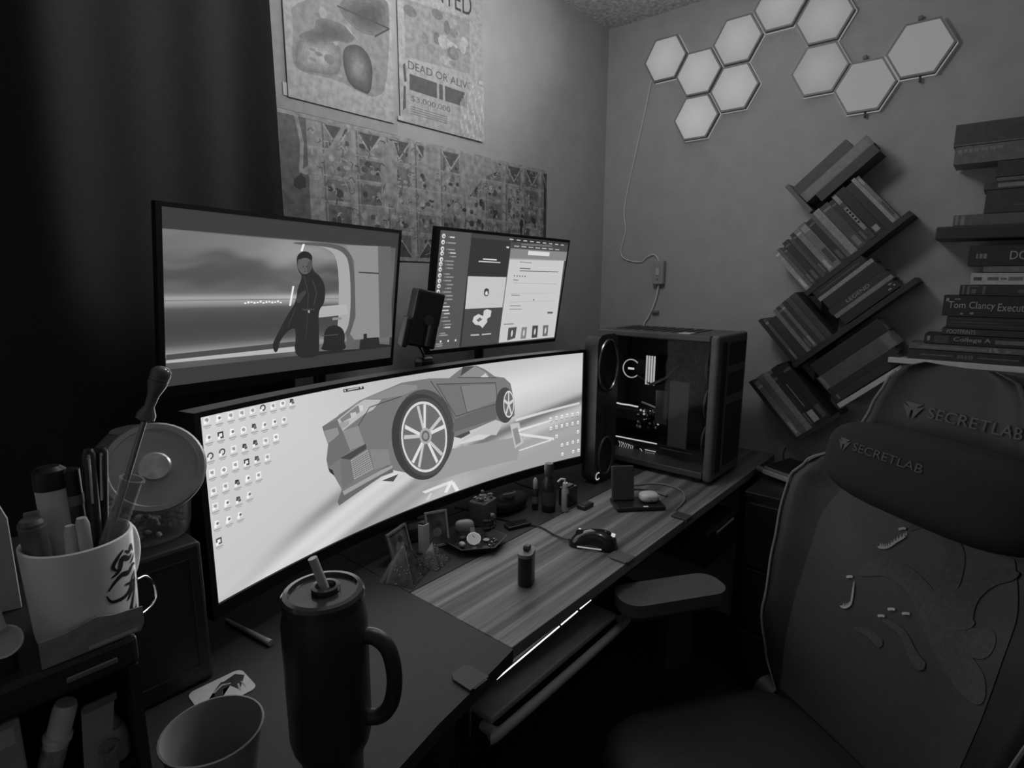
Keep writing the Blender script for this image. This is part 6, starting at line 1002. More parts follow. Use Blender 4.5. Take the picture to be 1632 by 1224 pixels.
cc = MB(); cc.tube(smoothpath([(-.70, -.57, D0+.003), (-.64, -.615, D0+.003), (-.620, -.66, D0+.003), (-.640, -.715, D0+.003), (-.70, -.752, D0+.003), (-.765, -.764, D0+.003), (-.80, -.768, D0+.007)]), .0028, 8)
tag(cc.build('pale_cable', mat('pale_cable', .5, .5, noise=.05), None, True), 'pale cable looping across the desk in front of the computer', 'cable')
c2 = thing('charging_cable', 'dark cable with a pale plug lying behind the charging stand', 'cable', (-.70, -.65, D0))
MB().tube(smoothpath([(-.76, -.575, D0+.003), (-.715, -.61, D0+.003), (-.705, -.66, D0+.003)]), .0022, 6).build('cord', BLACK, c2, True)
MB().cyl((-.705, -.66, D0+.0045), (-.712, -.70, D0+.0045), .0042, n=10).build('plug', MIDG, c2, True)
# pyramids
def pyramid(label, c, s_, h, rot, g, spec):
    t = thing('resin_pyramid', label, 'ornament', (c[0], c[1], D0), 'resin pyramids')
    M = Matrix.Translation((c[0], c[1], D0)) @ Matrix.Rotation(math.radians(rot), 4, 'Z'); q = s_/2
    MB().add([(-q, -q, 0), (q, -q, 0), (q, q, 0), (-q, q, 0), (0, 0, h)], [(3, 2, 1, 0), (0, 1, 4), (1, 2, 4), (2, 3, 4), (3, 0, 4)], M).build('pyramid_body', mat('resin_%d' % int(g*100), g, .2, noise=.6, nscale=60, coat=.5), t)
    r_ = random.Random(spec); mb = MB()
    for k in range(70):
        a = r_.random()*4; z = r_.random()**1.3*.9; i = int(a); e = (a-i)*2-1; w_ = q*(1-z)
        p = [(e*w_, -w_), (w_, e*w_), (-e*w_, w_), (-w_, -e*w_)][i]
        mb.ell((p[0]*1.01, p[1]*1.01, max(z*h, .002)), (.0025, .0025, .0016), M, 6, 4)
    o = mb.build('flecks', r_.choice([PALE, MIDG]), t); o['kind'] = 'stuff'
    mb = MB()
    for a, b in (((-q, -q), 1), ((q, -q), 1), ((q, q), 1), ((-q, q), 1)): mb.tube([M @ Vector((a[0], a[1], .001)), M @ Vector((0, 0, h))], .0008, 4)
    mb.build('edge_trim', mat('resin_edge', .4, .4, noise=.1), t)
pyramid('larger dark resin pyramid full of pale flecks at the wood corner', (-1.545, -.467), .085, .082, 24, .26, 3)
pyramid('smaller dark resin pyramid with a pale tip beside the larger one', (-1.462, -.468), .062, .052, 20, .36, 8)
def stand_card(label, p0, p1, h, lean, g, fg):
    t = thing('framed_card', label, 'card', ((p0[0]+p1[0])/2, (p0[1]+p1[1])/2, D0), 'small leaning frames')
    x = Vector((p1[0]-p0[0], p1[1]-p0[1], 0)); w_ = x.length; x.normalize(); n_ = Vector((x.y, -x.x, 0)); z = Vector((0, 0, 1))*math.cos(lean)-n_*math.sin(lean)
    M = frame((p0[0], p0[1], D0+.002), x, z, x.cross(z))
    MB().box2((0, 0, -.005), (w_, h, 0), M, bev=.001).build('back_board', mat('frame_board', .3, .6, noise=.1), t)
    mb = MB(); b = .005
    for a, c in (((0, 0), (w_, b)), ((0, h-b), (w_, h)), ((0, b), (b, h-b)), ((w_-b, b), (w_, h-b))): mb.box2((a[0], a[1], .0002), (c[0], c[1], .004), M)
    mb.build('frame_edge', covermat(fg), t)
    P = Paint(); P.grid(b, w_-b, b, h-b, 4, 4, lambda x_, y_: g+.1*math.sin(x_*90+y_*50)); P.disc(w_/2, h*.4, w_*.2, g+.15, 1, 12); P.disc(w_*.6, h*.62, w_*.12, g-.12, 2, 10)
    P.build('picture', planemap(M, .0004), PRINTM, t)
stand_card('left small framed card leaning behind the resin pyramids', (-1.535, -.415), (-1.462, -.392), .075, .25, .42, .55)
stand_card('right small framed card tilted behind the black dish', (-1.425, -.408), (-1.372, -.431), .088, .25, .36, .60)
sh_ = thing('folded_card', 'narrow white folded card standing between the small frames', 'card', (-1.447, -.428, D0))
mb = MB(); Mf = frame((-1.446, -.42, D0), (.86, -.5, 0), (.5, .86, 0), (0, 0, 1))
mb.prism([(0, 0), (.016, .012), (.014, .0145), (0, .003), (-.010, .013), (-.012, .011)], Mf, .072); mb.build('card_sheet', PAPER, sh_)
wb = thing('white_carton', 'tiny pale carton lying behind the small frames', 'box', (-1.40, -.33, D0)); Mw = Matrix.Translation((-1.41, -.345, D0)) @ Matrix.Rotation(math.radians(-25), 4, 'Z')
MB().box((0, 0, .042), (.045, .022, .018), Mw, bev=.002).build('carton', PALE, wb); MB().box((0, 0, .0165), (.05, .03, .032), Mw, bev=.002).build('lower_carton', DARK, wb); MB().box((.012, -.0112, .042), (.012, .0008, .012), Mw).build('carton_label', MIDG, wb)
# black dish with bits
ty = thing('trinket_dish', 'black angular dish heaped with small trinkets behind the wood edge', 'dish', (-1.325, -.47, D0))
Mt = frame((-1.332, -.482, D0), (.78, -.62, 0), (.62, .78, 0), (0, 0, 1))
vs = []
for w_, z in ((.062, 0), (.082, .020), (.078, .020), (.058, .004)):
    vs += [(w_*math.cos(math.radians(60*i)), w_*.86*math.sin(math.radians(60*i)), z) for i in range(6)]
fs = [tuple(range(5, -1, -1)), tuple(range(18, 24))]
for k in range(3):
    for i in range(6): j = (i+1) % 6; fs.append((k*6+i, k*6+j, (k+1)*6+j, (k+1)*6+i))
mb = MB(); mb.add(vs, fs, Mt); mb.build('dish_body', SATIN, ty)
wt = thing('watch', 'round pale watch face lying in the black dish', 'watch', Mt @ Vector((-.005, -.012, .02)))
Mwt = Mt @ Matrix.Translation((-.006, -.012, .020)) @ Matrix.Rotation(math.radians(35), 4, 'X')
MB().lathe([(.017, 0), (.019, .003), (.019, .007), (.017, .009)], 24, Mwt).build('watch_case', CHROME, wt, True)
MB().lathe([(.0165, .0092), (.0005, .0094)], 24, Mwt).build('dial', PAPER, wt)
MB().box((.003, .004, .0098), (.001, .009, .0006), Mwt @ Matrix.Rotation(.6, 4, 'Z')).build('hand', INK, wt)
for sg in (1, -1): MB().box((0, sg*.026, .003), (.014, .018, .004), Mwt, bev=.0015).build('strap', BLACK, wt)
rt_ = random.Random(21); kinds = [('coin', 'coin'), ('ring', 'ring'), ('pebble', 'stone'), ('pebble', 'stone'), ('coin', 'coin'), ('pebble', 'stone'), ('ring', 'ring'), ('coin', 'coin')]
spots = [(.030, .012), (.038, -.012), (.012, .030), (-.030, .020), (.022, -.030), (-.034, -.012), (.046, .006), (.004, .012)]
names = ['pale coin at the right of the dish', 'bright ring near the front rim of the dish', 'dark pebble at the back of the dish', 'grey pebble at the left back of the dish', 'dull coin at the front corner of the dish', 'pale pebble at the left of the watch', 'small ring at the right rim of the dish', 'coin in the middle of the dish']
for (nm, ct), (x, y), lab in zip(kinds, spots, names):
    p = Mt @ Vector((x, y, .006)); g_ = rt_.choice([MIDG, PALE, CHROME, DARK])
    if nm == 'coin': o = MB().lathe([(.008, 0), (.0085, .0008), (.0085, .0016), (.008, .002)], 16, Matrix.Translation(p)).build(nm, g_)
    elif nm == 'ring': o = MB().tube([p+Vector((.008*math.cos(a/16*2*math.pi), .008*math.sin(a/16*2*math.pi), .002)) for a in range(16)], .0018, 6, True).build(nm, CHROME, None, True)
    else: o = MB().ell((0, 0, .006), (.020, .014, .012), Matrix.Translation(p) @ Matrix.Rotation(rt_.random()*3, 4, 'Z'), 10, 6, .85).build(nm, g_, None, True)
    tag(o, lab, ct, 'trinkets in the black dish')
pc2 = thing('pale_pouch', 'small pale pillow-shaped pouch behind the watch', 'pouch', Mt @ Vector((-.02, .05, .0)))
MB().ell((-.02, .062, .026), (.05, .022, .034), Mt, 16, 10, .7).build('pouch_body', PALE, pc2, True); MB().box((-.02, .062, .0045), (.045, .02, .008), Mt, bev=.002).build('pouch_base', MIDG, pc2)
# chain figure clutter: small dark bead chain at dish back
bc = thing('bead_chain', 'dark bead chain heaped at the back corner of the dish', 'beads', Mt @ Vector((.03, .05, 0)))
mb = MB()
for k in range(26):
    a = k*.55; p = Mt @ Vector((.045+.014*math.cos(a), .058+.012*math.sin(a), .005+.0018*k)); mb.ell(p, (.0085, .0085, .0085), None, 8, 6)
mb.build('beads', SATIN, bc, True); MB().ell(Mt @ Vector((.052, .05, .055)), (.012, .012, .012), None, 10, 8).build('pendant', MIDG, bc, True)
# glass tumbler box with crumpled paper
gb = thing('square_jar', 'square clear jar topped with crumpled foil on the desk', 'jar', (-1.265, -.462, D0))
Mj = Matrix.Translation((-1.225, -.408, D0)) @ Matrix.Rotation(math.radians(12), 4, 'Z')
mb = MB(); mb.box((0, 0, .036), (.060, .054, .072), Mj, bev=.004); mb.build('jar_body', mat('smoked_jar', .36, .15, noise=.1), gb)
mb = MB(); rr2 = random.Random(4)
for k in range(16):
    p = Mj @ Vector((rr2.uniform(-.022, .022), rr2.uniform(-.018, .018), .074+rr2.uniform(0, .016))); mb.ell((0, 0, 0), (rr2.uniform(.008, .02), rr2.uniform(.006, .014), rr2.uniform(.004, .009)), Matrix.Translation(p) @ Matrix.Rotation(rr2.random()*3, 4, 'Z') @ Matrix.Rotation(rr2.random(), 4, 'X'), 7, 4)
mb.build('crumpled_foil', mat('foil', .6, .3, .6, noise=.3, nscale=90), gb)
mb = MB(); Mb_ = Matrix.Translation((-1.15, -.435, D0))
bag = thing('dark_pouch', 'slumped black cloth pouch behind the mouse cord', 'pouch', (-1.12, -.40, D0))
mb.ell((.045, .035, .026), (.13, .07, .052), Mb_, 20, 12, .8); mb.ell((.02, .03, .042), (.06, .045, .035), Mb_, 16, 10); mb.build('pouch_body', mat('black_cloth', .16, .95, noise=.2, nscale=60, bump=.5, bscale=120), bag, True)
MB().tube(smoothpath([Mb_ @ Vector((.0, .02, .062)), Mb_ @ Vector((.02, .005, .065)), Mb_ @ Vector((.045, .015, .060))]), .003, 6).build('drawstring', MIDG, bag, True)
fl = thing('flat_phone', 'flat black device lying under the mouse cord', 'phone', (-1.165, -.475, D0)); Mfl = Matrix.Translation((-1.175, -.488, D0)) @ Matrix.Rotation(math.radians(-20), 4, 'Z')
MB().box((0, 0, .0045), (.07, .032, .009), Mfl, bev=.003).build('device_body', SATIN, fl); MB().box((0, 0, .0093), (.06, .026, .0006), Mfl).build('device_screen', GLO, fl)
# bottles
def bottle(name, label, c, prof_, mt, capprof, capmt, extra=None):
    t = thing(name, label, 'bottle', (c[0], c[1], D0), 'small bottles by the speaker'); M = Matrix.Translation((c[0], c[1], D0))
    MB().lathe(prof_, 18, M).build('bottle_body', mt, t, True); MB().lathe(capprof, 18, M).build('cap', capmt, t, True)
    if extra: MB().lathe(extra[0], 18, M).build('label_band', extra[1], t, True)
bottle('dropper_vial', 'thin dark vial with a pale cap, leftmost of the small bottles', (-1.052, -.452), [(.008, 0), (.0095, .003), (.0095, .055), (.005, .062)], SATIN, [(.006, .0625), (.007, .064), (.0065, .088), (.003, .095)], PALE, ([(.0098, .02), (.0098, .04)], MIDG))
bottle('spray_bottle', 'tall black bottle with a ringed neck, tallest of the small bottles', (-1.034, -.487), [(.018, 0), (.0205, .004), (.0205, .085), (.012, .100), (.0115, .108)], SATIN, [(.0125, .1085), (.0135, .11), (.0135, .135), (.0115, .142)], DARK, ([(.0208, .02), (.0208, .06)], DARK))
t = thing('pump_bottle', 'slim pale bottle with a bent nozzle beside the tall black bottle', 'bottle', (-1.005, -.523, D0), 'small bottles by the speaker')
MB().lathe([(.009, 0), (.0105, .003), (.0105, .062), (.006, .072)], 16, Matrix.Translation((-1.008, -.526, D0))).build('bottle_body', mat('pale_bottle', .66, .3, noise=.08), t, True)
MB().lathe([(.0065, .0725), (.0075, .074), (.0070, .086)], 14, Matrix.Translation((-1.008, -.526, D0))).build('cap', WHITE, t, True)
MB().tube([(-1.008, -.526, D0+.0862), (-1.009, -.525, D0+.096), (-1.018, -.518, D0+.098), (-1.026, -.512, D0+.090)], .003, 8).build('nozzle', WHITE, t, True)
MB().box((-1.009, -.537, D0+.035), (.008, .001, .04)).build('label_band', DARK, t)
bx_ = thing('black_carton', 'short black carton standing right of the pale bottle', 'box', (-.955, -.50, D0)); MB().box((-.957, -.502, D0+.028), (.05, .035, .056), bev=.003).build('carton', SATIN, bx_); MB().box((-.957, -.502, D0+.0585), (.03, .02, .005), bev=.001).build('flap', DARK, bx_)
fp_ = thing('flat_holder', 'low dark block in front of the black carton', 'box', (-.95, -.56, D0)); MB().box((-.945, -.555, D0+.006), (.05, .03, .012), Matrix.Identity(4), bev=.004).build('block', BLACK, fp_); MB().box((-.945, -.555, D0+.0126), (.03, .016, .001)).build('block_inset', DARK, fp_)
tag(MB().tube(smoothpath([(-1.26, -.30, D0+.003), (-1.20, -.33, D0+.02), (-1.12, -.31, D0+.05), (-1.05, -.33, D0+.06), (-.99, -.36, D0+.03), (-.93, -.37, D0+.003)]), .002, 6).build('thin_wire', BLACK, None, True), 'thin black wire arching behind the small bottles', 'cable')

# ------------------------------------------------------------------ left part of the desk
stx = [(-2.014, -.495), (-1.928, -.502), (-1.932, -.568), (-2.014, -.567)]
sk = thing('sticker_card', 'small rounded white card with a dark ink drawing on the desk', 'card', (-1.972, -.533, D0))
Mst = frame((-1.972, -.533, D0), (.998, -.04, 0), (.04, .998, 0), (0, 0, 1))
MB().prism(rrect(.085, .068, .012, 5, -.034), Mst, .0009).build('card_sheet', PAPER, sk)
P = Paint()
P.poly([(-.036, -.022), (-.020, -.026), (-.004, -.014), (.002, .002), (.014, .004), (.018, .016), (.006, .022), (-.006, .012), (-.014, -.004), (-.028, -.010)], .16, 0)
P.poly([(.010, .020), (.030, .026), (.040, .012), (.030, -.004), (.020, -.018), (.014, .0)], .12, 1); P.line([(-.012, .004), (.004, .014), (.016, .008)], .003, .7, 2); P.line([(.024, -.002), (.020, -.020)], .003, .6, 2); P.line([(.030, .0), (.029, -.018)], .0025, .6, 2)
P.disc(-.024, -.020, .010, .3, 1, 10, .006)
P.build('drawing', planemap(Mst, .00105), PRINTM, sk)
stt = thing('rolled_stick', 'thin pale rolled stick lying on the dark desk', 'stick', (-1.874, -.41, D0))
MB().cyl((-1.884, -.343, D0+.0042), (-1.866, -.470, D0+.0062), .0036, .0056, 12).build('stick_body', mat('stick_paper', .5, .8, noise=.15, nscale=80), stt, True); MB().lathe([(.0058, 0), (.0058, .012), (.003, .0122)], 12, along((-1.866, -.470, D0+.0064), (-1.864, -.483, D0+.0066))).build('stick_tip', mat('stick_tip', .6, .8, noise=.1), stt, True)
# tumbler with handle and straw
tc_ = Vector((-1.942, -.808, D0)); tu = thing('handled_tumbler', 'tall black tumbler with a side handle, lid and straw', 'tumbler', tc_)
MT = Matrix.Translation(tc_)
MB().lathe([(.036, 0), (.039, .003), (.040, .035), (.0495, .055), (.0525, .07), (.0535, .20), (.0535, .232), (.051, .245), (.0495, .2565)], 36, MT).build('tumbler_body', mat('matte_black_coat', .19, .38, noise=.06), tu, 30)
MB().lathe([(.0500, .2568), (.0515, .258), (.0515, .266), (.049, .270), (.043, .271), (.041, .266), (.012, .265)], 36, MT).build('lid', mat('smoked_lid', .24, .16, noise=.05), tu, 30)
hd_ = Vector((.60, -.80, 0)); hp = [tc_+hd_*.048+Vector((0, 0, .208)), tc_+hd_*.066+Vector((0, 0, .206)), tc_+hd_*.082+Vector((0, 0, .188)), tc_+hd_*.088+Vector((0, 0, .150)), tc_+hd_*.082+Vector((0, 0, .112)), tc_+hd_*.066+Vector((0, 0, .092)), tc_+hd_*.040+Vector((0, 0, .090))]
MB().tube(smoothpath(hp), .0105, 12).build('handle', mat('matte_black_coat', .19), tu, True)
MB().lathe([(.018, .2665), (.018, .272), (.013, .2725), (.011, .2665)], 24, MT @ Matrix.Translation((.006, .004, 0)), cap=False).build('lid_slider', mat('smoked_lid', .24), tu, True)
MB().cyl(tc_+Vector((.006, .006, .2672)), tc_+Vector((-.004, .014, .310)), .0058, n=12).build('straw', mat('clear_straw', .72, .25, noise=.1), tu, True)
# tub
bw = Vector((-2.058, -.725, D0)); tb = thing('paper_tub', 'grey open paper tub with dark dregs at the lower frame edge', 'cup', bw); MTB = Matrix.Translation(bw)
MB().lathe([(.043, 0), (.044, .001), (.058, .093), (.0605, .095), (.0605, .098), (.058, .0985), (.0563, .095), (.043, .006), (.0005, .0055)], 36, MTB).build('tub_wall', mat('tub_card', .55, .75, noise=.06), tb, 35)
MB().lathe([(.0435, .0105), (.043, .011), (.0004, .0112)], 28, MTB).build('dregs', mat('dregs', .2, .7, noise=.6, nscale=90), tb, True)
# black box with slanted candy jar
bbx = thing('black_box', 'squat black box with a faint front outline under the jar', 'box', (-2.08, -.37, D0))
MB().box2((-2.21, -.488, D0), (-1.966, -.24, .985), bev=.006).build('box_body', mat('box_black', .2, .45, noise=.08), bbx)
mb = MB(); 
for a, b in (((-2.195, .96), (-1.985, .962)), ((-2.195, .772), (-1.985, .774)), ((-1.986, .772), (-1.984, .962)), ((-2.196, .772), (-2.194, .962))): mb.box2((a[0], -.4892, a[1]), (b[0], -.4882, b[1]))
mb.build('front_outline', DARK, bbx)
nj = Vector((-.26, -.86, .44)).normalized(); jc = Vector((-2.002, -.433, 1.092)); Mja = along(jc, jc+nj)
jb = Vector((-2.014, -.405, 0))
jr = thing('candy_jar', 'glass candy jar with a tilted round metal lid and dark fill', 'jar', (jb.x, jb.y, .986))
MB().lathe([(.054, .02), (.060, .04), (.060, .062)], 32, Mja, cap=False).build('jar_glass', glass('jar_glass', .75, .05, .16), jr, True)
MB().lathe([(.046, .9862), (.058, .990), (.064, 1.005), (.067, 1.05), (.066, 1.10), (.058, 1.14), (.035, 1.165)], 36, Matrix.Translation(jb)).build('jar_bowl', glass('jar_glass', .75), jr, True)
MB().lathe([(.060, .0625), (.066, .063), (.068, .066), (.068, .072), (.065, .0755), (.058, .0757), (.0565, .0740), (.022, .0738)], 40, Mja).build('lid', mat('spun_steel', .72, .42, .85, noise=.12, nscale=30), jr, 30)
MB().lathe([(.0215, .0745), (.0215, .078), (.019, .0805), (.0005, .081)], 32, Mja).build('lid_knob', mat('spun_knob', .92, .3, .7, noise=.25, nscale=60), jr, 30)
rj = random.Random(9); mb = MB()
for k in range(170):
    a = rj.random()*6.283; r_ = .050*rj.random()**.5; p = Vector((jb.x+r_*math.cos(a), jb.y+r_*math.sin(a), .996+rj.random()*.062))
    mb.ell((0, 0, 0), (rj.uniform(.008, .018), rj.uniform(.006, .014), rj.uniform(.004, .009)), Matrix.Translation(p) @ Matrix.Rotation(rj.random()*3, 4, 'Z') @ Matrix.Rotation(rj.random()*2, 4, 'X'), 6, 4)
o = mb.build('jar_fill', mat('jar_fill', .5, .5, noise=.7, nscale=60), jr); o['kind'] = 'stuff'
tag(MB().lathe([(.0085, 0), (.009, .002), (.009, .005), (.007, .0065), (.0005, .0068)], 18, along((-2.062, -.476, .9865), (-2.066, -.486, .995))).build('round_token', PALE, None, True), 'small pale round token lying at the foot of the jar', 'token')

# ------------------------------------------------------------------ black organiser with mug and pens
og = thing('desk_organiser', 'black desk organiser with an open front compartment', 'organiser', (-2.30, -.69, D0))
OX0, OX1, OY0, OY1, OZ = -2.46, -2.146, -.812, -.60, 1.054
MB().box2((OX0, OY0, D0), (OX1, OY1, D0+.02), bev=.003).build('bottom_board', BLACK, og)
MB().box2((OX0, OY0, 1.022), (OX1, OY1, OZ), bev=.005).build('top_board', BLACK, og)
MB().box2((OX1-.010, OY0+.004, D0+.021), (OX1-.001, OY1-.012, 1.021)).build('side_board', BLACK, og)
MB().box2((OX0, OY0+.004, D0+.021), (OX0+.010, OY1-.012, 1.021)).build('side_board', BLACK, og)
MB().box2((OX0, OY1-.011, D0+.021), (OX1, OY1-.001, 1.021)).build('back_board', BLACK, og)
MB().box2((OX0+.011, OY0+.015, .905), (OX1-.011, OY1-.012, .913)).build('shelf', BLACK, og)
mb = MB(); mb.box2((-2.205, OY0-.003, 1.035), (-2.165, OY0-.0003, 1.040), bev=.001); mb.build('pull', MIDG, og)
rail = MB(); rail.tube(smoothpath([(-2.135, -.79, 1.10), (-2.120, -.765, 1.088), (-2.112, -.76, 1.07), (-2.120, -.775, 1.06), (-2.150, -.80, 1.062)]), .0012, 6); tag(rail.build('wire_loop', CHROME, None, True), 'thin bright wire loop hanging at the corner of the organiser', 'wire')
mc = Vector((-2.173, -.762, OZ+.0006)); mg = thing('pen_mug', 'white mug with a black tattoo-style dragon print holding pens', 'mug', mc); MMG = Matrix.Translation(mc)
R0 = .0455
MB().lathe([(.038, 0), (.0415, .003), (.0425, .010), (R0, .094), (R0, .0965), (R0-.002, .0975), (R0-.004, .096), (.038, .008), (.0005, .0075)], 44, MMG).build('mug_wall', mat('glazed_white', .95, .25, noise=.03), mg, 30)
hdm = Vector((.80, .60, 0)); MB().tube(smoothpath([mc+hdm*.044+Vector((0, 0, .080)), mc+hdm*.066+Vector((0, 0, .076)), mc+hdm*.072+Vector((0, 0, .050)), mc+hdm*.062+Vector((0, 0, .026)), mc+hdm*.043+Vector((0, 0, .020))]), .0055, 10).build('mug_handle', mat('glazed_white', .8), mg, True)
def on_mug(a, z, off=.0004):   # a: degrees around, z: height
    r_ = .0425+(R0-.0425)*min(max((z-.010)/.084, 0), 1)+off; t_ = math.radians(a); return mc+Vector((r_*math.cos(t_), r_*math.sin(t_), z))
A0 = -50                        # print sits on the side turned to the screens
strokes = [([(0, .082), (6, .078), (10, .083), (14, .075)], .004), ([(-16, .062), (-8, .066), (-4, .076), (4, .072), (10, .074)], .0055), ([(-20, .050), (-14, .056), (-6, .060), (2, .058), (10, .062), (16, .060)], .005),
 ([(-22, .046), (-18, .038), (-6, .036), (2, .040), (8, .050), (15, .054)], .004), ([(-4, .048), (4, .046), (12, .046)], .003), ([(14, .052), (10, .042), (2, .034), (-2, .030)], .0045), ([(12, .040), (6, .028), (2, .018), (8, .014), (12, .018)], .005), ([(-10, .066), (-14, .072), (-8, .080), (-2, .084)], .004), ([(6, .066), (12, .068), (16, .072)], .003)]
for k, (pts, wd) in enumerate(strokes):
    P_ = smoothpath([(a, z, 0) for a, z in pts], 5); vs = []; fs = []
    for i, p in enumerate(P_):
        t_ = P_[min(i+1, len(P_)-1)]-P_[max(i-1, 0)]; tx, tz = t_.x*.00078, t_.y; l_ = math.hypot(tx, tz) or 1; h = wd/2*math.sin(math.pi*(.08+.84*i/(len(P_)-1)))
        for sg in (1, -1): vs.append(on_mug(A0+1.35*p.x-sg*tz/l_*h/.00078, p.y+sg*tx/l_*h))
    for i in range(len(P_)-1): fs.append((2*i, 2*i+1, 2*i+3, 2*i+2))
    mb = MB(); mb.add(vs, fs); mb.build('print_stroke', INK, mg)
def stick(name, label, cat, base, top, prof_, mt, caps=()):
    b_ = Vector(base); t_ = Vector(top); M = along(b_, t_); l_ = (t_-b_).length
    th = thing(name, label, cat, b_, 'pens and tools in the mug')
    MB().lathe([(r_, f_*l_) for r_, f_ in prof_], 18, M).build('barrel', mt, th, 35)
    for nm, pf, m2 in caps: MB().lathe([(r_, f_*l_) for r_, f_ in pf], 18, M).build(nm, m2, th, 35)
    return th, M, l_
zf = OZ+.012
def down(p, q, z):   # continue the line through p,q down to height z
    p = Vector(p); q = Vector(q); k = (z-p.z)/(q.z-p.z); return p+(q-p)*k
MK = mat('marker_grey', .36, .5, noise=.06)
stick('fat_marker', 'dark fat marker with a rounded cap at the front left of the mug', 'marker', (-2.200, -.757, zf), (-2.2055, -.7628, 1.180), [(.0095, 0), (.0105, .02), (.0105, .97), (.008, 1)], MK, [('cap_rim', [(.0108, .93), (.0108, .95)], MIDG)])
stick('white_tube', 'pale squeeze tube with a big black cap at the back of the mug', 'tube', (-2.181, -.742, zf), (-2.1825, -.7370, 1.197), [(.010, 0), (.0135, .04), (.0135, 1)], mat('tube_white', .82, .5, noise=.06), [('cap', [(.0138, 1.002), (.0142, 1.01), (.0135, 1.14), (.009, 1.17)], SATIN)])
stick('banded_marker', 'black marker with a pale band in the middle of the mug', 'marker', (-2.170, -.744, zf), (-2.1685, -.7380, 1.214), [(.009, 0), (.0095, .03), (.0095, .75)], DARK, [('band', [(.0102, .752), (.0102, .82)], MIDG), ('cap', [(.0098, .822), (.0098, .99), (.006, 1)], SATIN)])
GR = mat('grip_grey', .76, .6, noise=.12, nscale=120)
stick('left_highlighter', 'shorter pale rounded stick leaning at the front of the mug', 'highlighter', (-2.183, -.776, zf), (-2.1795, -.7738, 1.168), [(.0045, 0), (.0052, .05), (.0055, .94), (.004, 1)], GR)
stick('tall_highlighter', 'taller pale rounded stick beside the shorter one in the mug', 'highlighter', (-2.1700, -.780, zf), (-2.1705, -.7770, 1.174), [(.0045, 0), (.0055, .05), (.0058, .94), (.004, 1)], GR)
for nm, lab, b_, t_ in (('clip_pen', 'black pen with a bright clip standing tall in the mug', (-2.1605, -.757, zf), (-2.1521, -.7480, 1.232)), ('slim_pen', 'second black clip pen beside the glass tube in the mug', (-2.1555, -.742, zf), (-2.1400, -.7420, 1.230))):
    th, M, l_ = stick(nm, lab, 'pen', b_, t_, [(.003, 0), (.0055, .06), (.006, .6), (.0062, .97), (.004, 1)], SATIN)
    sd = (M.inverted() @ Vector((-2.296, -1.4245, 1.4))); sd.z = 0; sd.normalize()
    MB().tube([M @ (sd*.0062+Vector((0, 0, l_*.97))), M @ (sd*.0092+Vector((0, 0, l_*.94))), M @ (sd*.0085+Vector((0, 0, l_*.68)))], .0014, 6).build('clip', CHROME, th, True)
gt = thing('glass_tube', 'clear glass tube slanting out of the mug with a wooden-handled rod', 'tube', (-2.168, -.775, zf), 'pens and tools in the mug')
ga = Vector((-2.176, -.762, zf)); gb_ = Vector((-2.1285, -.7900, 1.2052)); Mgt = along(ga, gb_); gl = (gb_-ga).length
MB().lathe([(.0085, 0), (.0095, .004), (.0095, gl-.004), (.0112, gl-.002), (.0112, gl), (.0090, gl), (.0084, gl-.01), (.0080, .003)], 24, Mgt).build('tube_glass', glass('tube_glass', .6, .06, .30), gt, True)
rd = thing('handled_rod', 'steel rod with a turned dark handle standing in the glass tube', 'tool', ga, 'pens and tools in the mug')
r0 = ga+(gb_-ga)*.08; r1 = Vector((-2.1140, -.7935, 1.2605)); h1 = Vector((-2.0945, -.8015, 1.3137))
MB().cyl(r0, r1, .0026, n=12).build('rod', mat('dull_steel', .6, .35, .6, noise=.1), rd, True)
lh = (h1-r1).length; MB().lathe([(.003, 0), (.0085, .003), (.0085, .008), (.0045, .016), (.0055, .028), (.0085, lh*.66), (.0092, lh*.72), (.0086, lh*.74), (.0094, lh*.77), (.0088, lh*.80), (.0094, lh*.83), (.0092, lh*.92), (.006, lh*.985), (.001, lh)], 22, along(r1, h1)).build('handle', mat('lacquered_handle', .40, .14, noise=.15), rd, True)
cl2 = thing('clear_label', 'clear folded plastic sleeve tucked at the left rim of the mug', 'sleeve', (-2.205, -.722, zf), 'pens and tools in the mug')
MB().box((-2.1990, -.7400, 1.125), (.016, .003, .11), bev=.001).build('sleeve_sheet', glass('sleeve_plastic', .8, .2, .4), cl2); MB().box((-2.1990, -.7421, 1.155), (.010, .001, .03)).build('sleeve_label', PALE, cl2)
# paper block left of the mug, slip of card in front, ladle
pb = thing('folded_leaflet', 'grey folded leaflet standing behind the left side of the mug', 'leaflet', (-2.235, -.70, OZ))
mb = MB(); mb.prism([(-.020, 0), (.030, 0), (.030, .10), (.012, .160), (-.020, .172)], frame((-2.238, -.655, OZ+.0006), (.95, -.30, 0), (0, 0, 1), (-.30, -.95, 0)), .004); mb.build('leaflet_sheet', mat('leaflet_grey', .7, .7, noise=.08), pb); MB().box((-2.252, -.6605, 1.14), (.02, .001, .16), None).build('leaflet_back', PALE, pb)
cdn = thing('card_slip', 'grey cardboard slip with a torn wavy top in front of the mug', 'card', (-2.18, -.806, OZ))
top_ = [(-.0405, .026), (-.032, .0255), (-.018, .026), (-.006, .029), (.004, .031), (.016, .027), (.026, .026), (.041, .0245)]
MB().prism([(-.0405, 0), (.037, 0), (.041, .008)]+top_[::-1], frame((-2.179, -.8072, OZ+.0006), (1, 0, 0), (0, 0, 1), (0, -1, 0)), .0016).build('card_sheet', mat('cardboard', .56, .85, noise=.2, nscale=90), cdn)
MB().box((-2.165, -.8092, OZ+.004), (.04, .0004, .003)).build('frayed_edge', PALE, cdn)
ld_ = thing('measuring_spoon', 'grey round-ended spoon at the far left edge above the organiser', 'spoon', (-2.2342, -.79, OZ)); 
